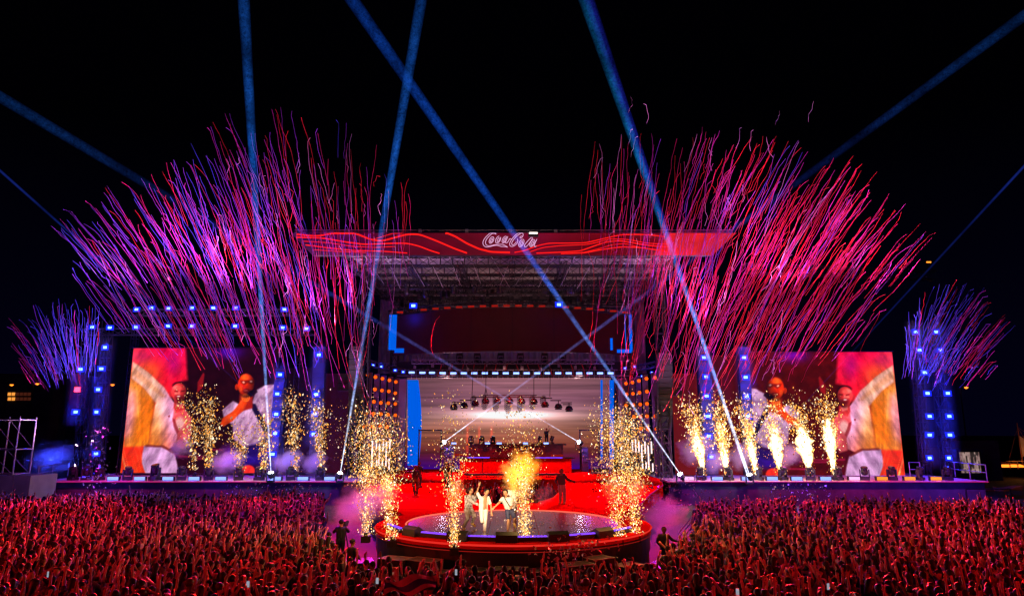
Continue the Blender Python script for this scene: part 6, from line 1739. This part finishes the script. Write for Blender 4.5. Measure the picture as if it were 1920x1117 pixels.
def std_pose(arms, lean=0.0, twist=0.0, h=1.0, **kw):
    """Standing, facing +Y. arms: ((elbow dir, hand dir), (elbow dir, hand dir)) for left and right."""
    p = dict(pelvis=(0, 0, 0.95 * h), chest=(lean * 0.4, 0.02, 1.33 * h), neck=(lean * 0.6, 0.02, 1.47 * h), head=(lean * 0.8, 0.04, 1.615 * h),
             kn_l=(-0.11, 0.04, 0.52 * h), an_l=(-0.12, -0.02, 0.09), kn_r=(0.11, 0.04, 0.52 * h), an_r=(0.12, -0.02, 0.09))
    for s, k, (e, f) in ((-1, 'l', arms[0]), (1, 'r', arms[1])):
        sh = Vector(p['chest']) + Vector((0.185 * s, 0, 0.06)); el = sh + Vector(e).normalized() * 0.28 * h; p['el_' + k] = tuple(el); p['ha_' + k] = tuple(el + Vector(f).normalized() * 0.25 * h)
    p.update(kw); return p
DN = ((-0.25, 0.05, -1), (-0.1, 0.3, -1)); DNR = ((0.25, 0.05, -1), (0.1, 0.3, -1))
CLAPL, CLAPR = ((-0.3, 0.6, -0.6), (0.6, 0.6, 0.4)), ((0.3, 0.6, -0.6), (-0.6, 0.6, 0.4))
poses = [('both arms raised high', std_pose((((-0.35, 0.15, 1), (0.1, 0.1, 1)), ((0.35, 0.15, 1), (-0.1, 0.1, 1))))),
         ('arms raised in a V', std_pose((((-0.8, 0.2, 0.8), (-0.3, 0.1, 1)), ((0.8, 0.2, 0.8), (0.3, 0.1, 1))), long_hair=True)),
         ('right arm raised', std_pose((DN, ((0.3, 0.2, 1), (0.05, 0.15, 1))))),
         ('left arm raised', std_pose((((-0.3, 0.2, 1), (-0.05, 0.15, 1)), DNR), long_hair=True)),
         ('right fist thrown up', std_pose((DN, ((0.5, 0.3, 0.7), (0.1, 0.1, 1))), fist_r=True, cap=True)),
         ('hands on head', std_pose((((-0.8, 0.1, 0.6), (0.8, 0, 0.5)), ((0.8, 0.1, 0.6), (-0.8, 0, 0.5))), sleeve=0.35)),
         ('arms down', std_pose((DN, DNR), long_hair=True)),
         ('clapping before the chest', std_pose((CLAPL, CLAPR))),
         ('holding up a phone', std_pose((((-0.35, 0.6, 0.5), (0.45, 0.3, 0.9)), ((0.35, 0.6, 0.5), (-0.45, 0.3, 0.9))), long_hair=True)),
         ('left arm pointing ahead', std_pose((((-0.3, 0.7, 0.7), (0.1, 0.7, 0.7)), DNR), sleeve=0.2)),
         ('one arm raised and leaning', std_pose((((-0.9, 0.1, 0.1), (-0.6, 0.2, 0.6)), ((0.2, 0.3, 1), (-0.2, 0.2, 1))), lean=0.14)),
         ('arms folded', std_pose((((-0.3, 0.35, -0.9), (0.9, 0.4, 0.1)), ((0.3, 0.35, -0.9), (-0.9, 0.4, 0.2))), sleeve=1.8))]
PAL_SHIRT = {'black': (0.015, 0.015, 0.018), 'white': (0.72, 0.70, 0.70), 'grey': (0.22, 0.22, 0.23), 'red': (0.5, 0.03, 0.03), 'dark blue': (0.03, 0.04, 0.14), 'pale': (0.55, 0.45, 0.42)}
PS = [('black', 0.52), ('dark blue', 0.14), ('grey', 0.10), ('white', 0.09), ('red', 0.07), ('pale', 0.08)]
SKINS = [(0.50, 0.28, 0.19), (0.34, 0.17, 0.10), (0.60, 0.38, 0.28), (0.16, 0.07, 0.04)]
M_SKIN = [surf('skin_tone', c, 0.5, 0, 0.12, 9) for c in SKINS]
M_SHIRT = {k: surf(k.replace(' ', '_') + '_shirt_cloth', c, 0.85, 0, 0.2, 8, 0.1) for k, c in PAL_SHIRT.items()}
M_TROUSER = [surf('dark_denim', (0.03, 0.035, 0.06), 0.85), surf('black_trouser_cloth', (0.015, 0.015, 0.015), 0.85)]
M_HAIR = [surf('black_hair', (0.008, 0.007, 0.007), 0.5, 0, 0.3, 20), surf('brown_hair', (0.035, 0.018, 0.010), 0.5, 0, 0.3, 20)]
TPL = []
for nm, p in poses:
    co, t, nr, rg = build_body(p, 0.017, 2200); loco = build_body(p, 0.022, 400)
    TPL.append(dict(name=nm, hi=(co, t, nr, rg), lo=loco,
                    body=sub_mesh('person', co, t, nr, np.ones(len(t), bool), 0.0, None),
                    shirt=sub_mesh('shirt', co, t, nr, rg == SHIRT, 0.012, None), hair=sub_mesh('hair', co, t, nr, rg == HAIR, 0.014, None),
                    trousers=sub_mesh('trousers', co, t, nr, (rg == TROUSER) | (rg == SHOE), 0.010, None)))
MC = {}
def mesh_with(base, mat):
    k = (base.name, mat.name)
    if k not in MC: m = base.copy(); m.materials.clear(); m.materials.append(mat); MC[k] = m
    return MC[k]
# where the crowd stands
def crowd_ok(x, y):
    px, py = to_px(x, y, 1.65)
    if px < -40 or px > 1960 or py > 1165: return False
    if px < 660:
        if py < 926 + 4 * math.sin(px * 0.02): return False
        return px < 606 or py > 1040 or (py > 985 and px < 600 + (py - 985) * 0.9)
    if px > 1240:
        if py < 938 + 3 * math.sin(px * 0.03): return False
        if px > 1305: return True
        return py > 1035 or (py > 985 and px > 1308 - (py - 985) * 1.2)
    return py > 1056 + 4 * math.sin(px * 0.05)
cand = []
y = 13.0
while y < 52:
    step = 0.50 + 0.0022 * y
    half = y * 0.80 + 2
    x = -half
    while x < half:
        xx, yy = x + rng.normal(0, 0.13), y + rng.normal(0, 0.13)
        if crowd_ok(xx, yy) and rng.random() < 0.95: cand.append((xx, yy))
        x += step * 1.02
    y += step * 0.92
# fans in the pit inside the thrust
for k in range(70):
    cand.append((rng.uniform(-3.6, 3.4), rng.uniform(45, 58)))
cand.sort(key=lambda q: q[1] * q[1] + 0.25 * q[0] * q[0])
GROUP = 'concertgoers in the crowd before the stage'
lowv, lowt, lowc, off = [], [], [], 0
LOWTPL = [(d['lo'][0], d['lo'][1], d['lo'][3]) for d in TPL]
W = np.array([0.05, 0.04, 0.09, 0.08, 0.05, 0.03, 0.46, 0.08, 0.06, 0.06, 0.04, 0.08]); W = W / W.sum()
phones = []
ni = 0
for x, y in cand:
    ti = int(rng.choice(len(TPL), p=W)); sc = rng.uniform(0.91, 1.07); ang = (rng.normal(0, 0.35) if rng.random() < 0.68 else rng.uniform(-2.6, 2.6)) + math.atan2(x, 45 - min(y, 40)) * 0.6
    shn = PS[rng.choice(len(PS), p=[q for _, q in PS])][0]; si = int(rng.choice(4, p=[0.4, 0.25, 0.25, 0.10])); hi_ = int(rng.random() < 0.25); tr_ = int(rng.random() < 0.5)
    px, py = to_px(x, y, 1.65)
    if ni < 300 and py < 1135:
        T = TPL[ti]; o = bpy.data.objects.new('person', mesh_with(T['body'], M_SKIN[si])); COL.objects.link(o)
        o.location = (x, y, 0); o.rotation_euler = (0, 0, ang); o.scale = (sc,) * 3
        blk = 'left' if px < 620 else ('right' if px > 1300 else 'middle')
        row = 'near bottom edge' if py > 1085 else 'further up'
        nm_ = T['name'] if ('arm' in T['name'] and T['name'] != 'one arm raised and leaning') or 'both' in T['name'] else T['name']
        tag(o, '%s haired fan, %s shirt, %s, %s block %s' % ('brown' if hi_ else 'black', shn, nm_, blk, row), 'person', GROUP)
        for nm, mt in (('shirt', M_SHIRT[shn]), ('trousers', M_TROUSER[tr_]), ('hair', M_HAIR[hi_])):
            c = bpy.data.objects.new(nm, mesh_with(T[nm], mt)); COL.objects.link(c); c.parent = o
        if ti == 8: phones.append((x, y, sc, ang, T))
        ni += 1
    else:
        co, t, rg = LOWTPL[ti]; ca, sa = math.cos(ang), math.sin(ang)
        v = co * sc; v = np.stack([v[:, 0] * ca - v[:, 1] * sa + x, v[:, 0] * sa + v[:, 1] * ca + y, v[:, 2]], 1)
        pal = np.array([SKINS[si], (0.01, 0.009, 0.009), PAL_SHIRT[shn], (0.02, 0.022, 0.03), (0.02, 0.02, 0.02), (0.02, 0.02, 0.02)])
        cv = pal[rg]
        lowv.append(v); lowt.append(t + off); lowc.append(cv); off += len(v)
me = tri_mesh('crowd', np.concatenate(lowv), np.concatenate(lowt), attr_surf('crowd_cloth_and_skin', 0.7), None, np.concatenate(lowc)); me.shade_smooth()
tag(link_mesh('crowd', me), 'dense crowd of fans with raised arms reaching back to the stage', 'crowd', kind='stuff')
for k, (x, y, sc, ang, T) in enumerate(phones[:9]):
    t = empty('phone'); ha = (Vector(poses[8][1]['ha_l']) + Vector(poses[8][1]['ha_r'])) / 2 * sc + Vector((0, 0.03, 0.07))
    R = Matrix.Rotation(ang, 4, 'Z'); t.location = Vector((x, y, 0)) + R @ ha; t.rotation_euler = (0, 0, ang)
    tag(t, 'phone with lit screen held up in the %s crowd block' % ('left' if to_px(x, y, 1.9)[0] < 620 else ('right' if to_px(x, y, 1.9)[0] > 1300 else 'middle')), 'phone', 'phones held up in the crowd')
    MB().box((0, 0, 0), (0.09, 0.012, 0.17)).build('case', M['black'], t); MB().box((0, -0.008, 0), (0.08, 0.004, 0.155)).build('display', M['phone'], t)

# ------------------------------------------------------------------ performers and crew
PM = {n: surf(n, c, 0.7, 0, v, s) for n, c, v, s in (('tan_skin', (0.50, 0.27, 0.15), 0.1, 9), ('dark_skin', (0.17, 0.075, 0.04), 0.1, 9), ('grey_print_shirt', (0.46, 0.42, 0.42), 0.5, 14), ('taupe_trousers', (0.30, 0.24, 0.21), 0.2, 6),
      ('white_cotton', (0.78, 0.76, 0.74), 0.08, 6), ('navy_shorts', (0.03, 0.035, 0.09), 0.2, 6), ('khaki_shorts', (0.28, 0.21, 0.16), 0.2, 6), ('ochre_shoe', (0.45, 0.28, 0.06), 0.2, 8), ('white_shoe', (0.75, 0.75, 0.73), 0.1, 8),
      ('dark_jacket', (0.05, 0.045, 0.05), 0.3, 6), ('brown_trousers', (0.13, 0.075, 0.055), 0.25, 6), ('black_cloth', (0.012, 0.012, 0.014), 0.2, 6), ('short_dark_hair', (0.012, 0.009, 0.008), 0.3, 25), ('eye_dark', (0.01, 0.01, 0.01), 0.1, 5))}
def performer(loc, rz, p, mats, label, sc=1.0, group=None, extra=None, voxel=0.0105, tris=9000, chest_open=False):
    co, t, nr, rg = build_body(p, voxel, tris)
    o = link_mesh('person', sub_mesh('person', co, t, nr, np.ones(len(t), bool), 0.0, PM[mats['skin']])); o.location = loc; o.rotation_euler = (0, 0, rz); o.scale = (sc,) * 3
    tag(o, label, 'person', group)
    cen = co[t].mean(1); ssel = rg == SHIRT
    if chest_open:
        fw = Vector(p.get('fwd', (0, 1, 0))); ch = np.array(p['chest']); rel = cen - ch
        sd = np.array(p.get('side', (1, 0, 0)), float)
        ssel &= ~((nr[t].mean(1) @ np.array(fw) > 0.45) & (np.abs(rel @ sd) < 0.085))
    link_mesh('shirt', sub_mesh('shirt', co, t, nr, ssel, 0.012, PM[mats['shirt']]), o)
    link_mesh('trousers', sub_mesh('trousers', co, t, nr, rg == TROUSER, 0.012, PM[mats['trousers']]), o)
    link_mesh('shoe', sub_mesh('shoe', co, t, nr, rg == SHOE, 0.012, PM[mats['shoe']]), o)
    link_mesh('hair', sub_mesh('hair', co, t, nr, rg == HAIR, 0.012, PM['short_dark_hair']), o)
    hd = Vector(p['head']); fw = Vector(p.get('fwd', (0, 1, 0))).normalized(); sd = Vector(p.get('side', (1, 0, 0))).normalized(); up = (hd - Vector(p['neck'])).normalized()
    for s in (-1, 1):
        MB().lathe([(0.002, -0.012), (0.012, -0.006), (0.012, 0.004), (0.002, 0.01)], 8, Matrix.Translation(hd + fw * 0.094 + sd * 0.034 * s + up * 0.012)).build('eye', PM['eye_dark'], o)
    MB().box(hd + fw * 0.102 - up * 0.065, (0.05, 0.012, 0.01)).build('mouth', PM['eye_dark'], o)
    return o
FWD = Vector((0, -1, 0))
base = dict(side=(1, 0, 0), fwd=(0, -1, 0))
def pose(**kw): d = dict(base); d.update(kw); return d
# coordinates: x to the right of the picture, -y towards the audience
pA = pose(fwd=(0.75, -0.65, 0), side=(0.65, 0.75, 0), pelvis=(0.0, 0, 0.88), chest=(0.02, -0.02, 1.27), neck=(0.05, -0.03, 1.41), head=(0.09, -0.06, 1.55), el_l=(0.22, -0.30, 1.12), ha_l=(0.44, -0.36, 1.02), el_r=(0.27, 0.08, 1.18), ha_r=(0.27, -0.10, 1.42),
          kn_l=(-0.02, -0.16, 0.52), an_l=(-0.22, -0.02, 0.12), kn_r=(0.24, -0.06, 0.56), an_r=(0.14, 0.12, 0.30), toe_l=(0.1, -0.16, -0.06), toe_r=(0.12, -0.10, -0.12), sleeve=1.7, baggy=1.25, fist_r=True)
performer(P(878, 994, 29.6) * 1.0, 0, pA, dict(skin='tan_skin', shirt='grey_print_shirt', trousers='taupe_trousers', shoe='ochre_shoe'), 'performer in a grey printed shirt and baggy taupe trousers, hand at the mouth', 1.02)
pB = pose(fwd=(0.5, -0.87, 0), side=(0.87, 0.5, 0), pelvis=(0.0, 0, 0.93), chest=(0.02, 0.0, 1.33), neck=(0.07, -0.02, 1.46), head=(0.13, -0.05, 1.60), el_l=(-0.26, 0.0, 1.62), ha_l=(-0.19, -0.02, 1.88), el_r=(0.30, 0.06, 1.10), ha_r=(0.33, 0.0, 0.84),
          kn_l=(-0.04, -0.16, 0.50), an_l=(0.02, 0.06, 0.42), kn_r=(0.08, -0.02, 0.50), an_r=(0.05, 0.0, 0.09), toe_r=(0.05, -0.16, -0.05), toe_l=(0.03, -0.02, -0.15), sleeve=0.75)
performer(P(906, 1000, 28.9), 0, pB, dict(skin='tan_skin', shirt='white_cotton', trousers='white_cotton', shoe='ochre_shoe'), 'performer in white trousers and open white shirt, one arm straight up', 1.0, chest_open=True)
pC = pose(fwd=(-0.45, -0.89, 0), side=(0.89, -0.45, 0), pelvis=(0.10, 0, 0.92), chest=(-0.03, -0.06, 1.28), neck=(-0.06, -0.08, 1.42), head=(-0.07, -0.12, 1.56), el_l=(-0.34, -0.22, 1.18), ha_l=(-0.50, -0.30, 1.04), el_r=(0.22, 0.02, 1.10), ha_r=(0.16, -0.22, 1.02),
          kn_l=(0.04, -0.06, 0.50), an_l=(0.02, -0.02, 0.09), kn_r=(0.30, -0.06, 0.58), an_r=(0.28, 0.22, 0.36), toe_r=(0.05, -0.02, -0.16), sleeve=0.6, shorts=0.75)
o = performer(P(951, 998, 29.2), 0, pC, dict(skin='tan_skin', shirt='white_cotton', trousers='navy_shorts', shoe='ochre_shoe'), 'performer in a white shirt and navy shorts with a dark strap, leaning left', 1.0)
mb = MB().tube([(-0.12, -0.14, 1.42), (-0.06, -0.235, 1.30), (0.06, -0.215, 1.12), (0.18, -0.15, 0.96), (0.24, 0.02, 0.93)], 0.022, 6); mb.build('strap', PM['black_cloth'], o)
pD = pose(fwd=(-0.2, -0.98, 0), side=(0.98, -0.2, 0), pelvis=(0.0, 0, 0.93), chest=(-0.02, 0.0, 1.32), neck=(0.0, -0.02, 1.46), head=(0.02, -0.05, 1.60), el_l=(-0.3, -0.1, 1.14), ha_l=(-0.2, -0.3, 1.2), el_r=(0.3, 0.0, 1.14), ha_r=(0.22, -0.25, 1.08),
          kn_l=(-0.10, -0.05, 0.5), an_l=(-0.10, 0.0, 0.09), kn_r=(0.12, -0.1, 0.52), an_r=(0.14, 0.08, 0.12), sleeve=0.65, shorts=0.7)
performer(P(961, 980, 32.2), 0, pD, dict(skin='dark_skin', shirt='white_cotton', trousers='khaki_shorts', shoe='white_shoe'), 'performer in a white shirt half hidden behind the orange smoke', 1.0)
lamp_arm = dict(skin='dark_skin', shirt='dark_jacket', trousers='brown_trousers', shoe='ochre_shoe')
def ground_at(px, py): return G(px, py, DECK + 0.002)
pE = pose(fwd=(0.3, -0.95, 0), side=(0.95, 0.3, 0), pelvis=(0.02, 0, 0.93), chest=(0.0, 0, 1.32), neck=(0, -0.02, 1.46), head=(0.01, -0.05, 1.60), el_l=(-0.42, -0.05, 1.36), ha_l=(-0.66, -0.12, 1.34), el_r=(0.3, -0.05, 1.12), ha_r=(0.2, -0.26, 1.2),
          kn_l=(-0.06, -0.06, 0.5), an_l=(0.02, 0.02, 0.09), kn_r=(0.18, -0.04, 0.5), an_r=(0.14, 0.02, 0.09), sleeve=1.6)
performer(ground_at(777, 928), 0, pE, lamp_arm, 'dancer in dark clothes with an arm out on the left runway', 1.05, tris=4000)
performer(ground_at(784, 912), 0.3, pE | dict(el_l=(-0.32, -0.05, 1.1), ha_l=(-0.3, -0.2, 0.9), head=(0.04, -0.05, 1.60)), lamp_arm, 'second dancer in dark clothes close behind on the left runway', 1.02, tris=4000)
performer(ground_at(836, 912), 0, pE | dict(el_l=(-0.36, -0.05, 1.16), ha_l=(-0.5, -0.12, 0.94), el_r=(0.36, 0, 1.12), ha_r=(0.4, -0.1, 0.86)), lamp_arm | dict(trousers='dark_jacket'), 'dancer in a dark jacket standing left of the pit', 1.0, tris=4000)
pF = pose(fwd=(-0.3, -0.95, 0), side=(0.95, -0.3, 0), pelvis=(0.0, 0, 0.93), chest=(-0.02, 0, 1.32), neck=(-0.02, -0.02, 1.46), head=(-0.02, -0.04, 1.60), el_l=(-0.32, 0.02, 1.12), ha_l=(-0.26, -0.2, 1.0), el_r=(0.34, -0.02, 1.2), ha_r=(0.56, -0.12, 1.14),
          kn_l=(-0.08, -0.06, 0.5), an_l=(-0.10, 0.0, 0.09), kn_r=(0.12, -0.04, 0.5), an_r=(0.13, 0.02, 0.09), sleeve=1.6, baggy=1.15)
performer(ground_at(1054, 944), 0, pF, lamp_arm | dict(trousers='taupe_trousers'), 'dancer in a dark jacket and pale trousers by the right pit edge', 1.08, tris=4000)
pG = std_pose((((-0.3, 0.5, -0.4), (0.4, 0.8, 0.5)), ((0.3, 0.5, -0.4), (-0.4, 0.8, 0.5))), sleeve=1.7)
crew = dict(skin='tan_skin', shirt='black_cloth', trousers='black_cloth', shoe='black_cloth')
performer(G(641, 1028, 0) if False else Vector((P(641, 960, 31).x, 31, 0.35)), 0.2, pG, crew, 'camera operator in black standing on a low box in the left crowd gap', 1.0, tris=4000)
tag(MB().box((P(641, 960, 31).x, 31, 0.175), (1.1, 1.1, 0.345)).build('platform_box', M['case']), 'low black box under the camera operator', 'platform')
cm = empty('video_camera', (P(641, 960, 31).x + 0.02, 31.42, 1.78)); tag(cm, 'black video camera on a tripod before the operator in black', 'camera')
MB().box((0, 0.1, 0.1), (0.2, 0.5, 0.24)).bar((0, 0.33, 0.1), (0, 0.62, 0.1), 0.08, 10).build('body', M['black'], cm)
for a_ in range(3): MB().bar((0, 0.1, 0), (0.4 * math.cos(a_ * 2.1 + 0.5), 0.1 + 0.4 * math.sin(a_ * 2.1 + 0.5), -1.77), 0.025, 6).build('leg', M['black'], cm)
sx = P(1250, 1000, 31).x
performer(Vector((sx, 31.5, 0)), 0.1, pF | dict(sleeve=1.7), crew | dict(skin='dark_skin'), 'security guard in black standing in the right crowd gap', 1.0, tris=4000)
performer(Vector((P(660, 1000, 28).x, 28, 0)), 2.7, pF, crew, 'stage hand in black standing left of the round stage', 1.0, tris=3000)
pH = std_pose((((-0.4, 0.2, 0.8), (0.2, 0.2, 1)), DNR))
performer(P(1025, 833, YD + 2.4), PI, pH | dict(), crew, 'dark figure standing behind the riser desk', 0.95, tris=2500)

# ------------------------------------------------------------------ equipment in front of the round stage
cs0 = None
def case(x, y, rz, sx_, sy_, sz_, label):
    t = empty('flight_case', (x, y, 0), (0, 0, rz)); tag(t, label, 'flight case', 'flight cases before the round stage')
    MB().box((0, 0, sz_ / 2 + 0.06), (sx_, sy_, sz_ - 0.12)).build('shell', M['case'], t)
    e = MB()
    for a in (-1, 1):
        for b in (-1, 1): e.bar((a * sx_ / 2, b * sy_ / 2, 0.1), (a * sx_ / 2, b * sy_ / 2, sz_), 0.022)
    for z in (0.1, sz_ * 0.62, sz_):
        for a in (-1, 1): e.bar((-sx_ / 2, a * sy_ / 2, z), (sx_ / 2, a * sy_ / 2, z), 0.018); e.bar((a * sx_ / 2, -sy_ / 2, z), (a * sx_ / 2, sy_ / 2, z), 0.018)
    e.build('edge_trim', M['barrier'], t)
    c = MB()
    for a in (-1, 1):
        for b in (-1, 1): c.box((a * sx_ * 0.4, b * sy_ * 0.4, 0.04), (0.1, 0.06, 0.08))
    c.build('caster', M['black'], t)
for k in range(15):
    a = math.radians(-68 + k * 9.6); r = 6.5 + (0.3 if k % 2 else 0)
    case(CX_R + r * math.sin(a), CY_R - r * math.cos(a), a + rng.normal(0, 0.08), rng.uniform(0.9, 1.25), 0.7, rng.uniform(1.05, 1.5) if abs(-68 + k * 9.6) < 42 else rng.uniform(0.5, 0.8), 'black flight case, %s from the left round the stage front' % ORD[k])
# crowd barriers
def barrier(x, y, rz, label, grp):
    t = empty('crowd_barrier', (x, y, 0), (0, 0, rz)); tag(t, label, 'barrier', grp)
    f = MB().bar((-1.0, 0, 0.05), (-1.0, 0, 1.15), 0.03, 6).bar((1.0, 0, 0.05), (1.0, 0, 1.15), 0.03, 6).bar((-1, 0, 1.15), (1, 0, 1.15), 0.03, 6).bar((-1, 0, 0.2), (1, 0, 0.2), 0.03, 6)
    f.bar((-1, 0, 1.1), (-1, 0.9, 0.05), 0.025, 6).bar((1, 0, 1.1), (1, 0.9, 0.05), 0.025, 6).build('frame', M['barrier'], t)
    for q in range(9): MB().bar((-0.8 + q * 0.2, 0, 0.2), (-0.8 + q * 0.2, 0, 1.15), 0.014, 5).build('upright', M['barrier'], t)
for s, word in ((-1, 'left'), (1, 'right')):
    for k in range(7):
        y = 28.5 + k * 2.05; px = 607 if s < 0 else 1302
        x = P(px, 985, y).x
        x2 = P(px, 985, y + 1).x
        barrier(x, y, math.atan2(2.0, (x2 - x) * 2), 'metal crowd barrier, %s from the front along the %s crowd gap' % (ORD[k], word), 'barriers along the %s crowd gap' % word)
for k in range(5):
    barrier(-4.2 + k * 2.1, 23.0, 0, 'metal crowd barrier, %s from the left before the flight cases' % ORD[k], 'barriers before the flight cases')
lamp('barrier_light', 'SPOT', (-4, 33, 5.5), (1.0, 0.16, 0.012), 2600, None, (-10.5, 30, 1.0), 0.2, 70, 0.7)
lamp('barrier_light', 'SPOT', (4, 33, 5.5), (1.0, 0.16, 0.012), 2600, None, (11, 31, 1.0), 0.2, 70, 0.7)
lamp('gap_light', 'SPOT', (-8.6, 50, 8), (0.40, 0.01, 1.0), 7000, None, (-10.6, 39, 0), 0.3, 75, 0.8)
lamp('gap_light', 'SPOT', (8.6, 50, 8), (0.6, 0.01, 1.0), 7000, None, (10.6, 39, 0), 0.3, 75, 0.8)
# flag held over the heads
fx = P(765, 1108, 17.5)
n, m_ = 14, 8; vs = []
for i in range(n + 1):
    for j in range(m_ + 1):
        u, v = i / n, j / m_
        vs.append((-0.6 + 1.25 * u, 0.10 * math.sin(u * 7 + v * 2) + 0.3 * v, -0.10 + 0.30 * v + 0.07 * math.sin(u * 9 + v * 3) + 0.15 * u))
fs = [(i * (m_ + 1) + j, (i + 1) * (m_ + 1) + j, (i + 1) * (m_ + 1) + j + 1, i * (m_ + 1) + j + 1) for i in range(n) for j in range(m_)]
t = empty('flag', fx); tag(t, 'blue and pink flag stretched over heads at the bottom edge', 'flag')
a = [f for k, f in enumerate(fs) if (k % m_) in (2, 3, 4)]; b = [f for k, f in enumerate(fs) if (k % m_) not in (2, 3, 4)]
MB().add(vs, a).build('dark_stripe', surf('flag_blue', (0.05, 0.07, 0.5), 0.7), t); MB().add(vs, b).build('cloth', surf('flag_pale', (0.6, 0.4, 0.55), 0.7), t)

# clutter at the foot of the round stage: cable coils and low amplifier boxes
for k in range(12):
    a = math.radians(-60 + k * 11); r = 7.35; x, y = CX_R + r * math.sin(a), CY_R - r * math.cos(a)
    t = empty('amplifier_box', (x, y, 0), (0, 0, a)); tag(t, 'low black amplifier box, %s from the left before the flight cases' % ORD[k], 'amplifier', 'amplifier boxes before the flight cases')
    MB().box((0, 0, 0.3), (0.75, 0.55, 0.58)).build('shell', M['case'], t)
    MB().box((0, -0.28, 0.42), (0.6, 0.02, 0.06)).box((0, -0.28, 0.22), (0.6, 0.02, 0.06)).build('vent', M['barrier'], t)
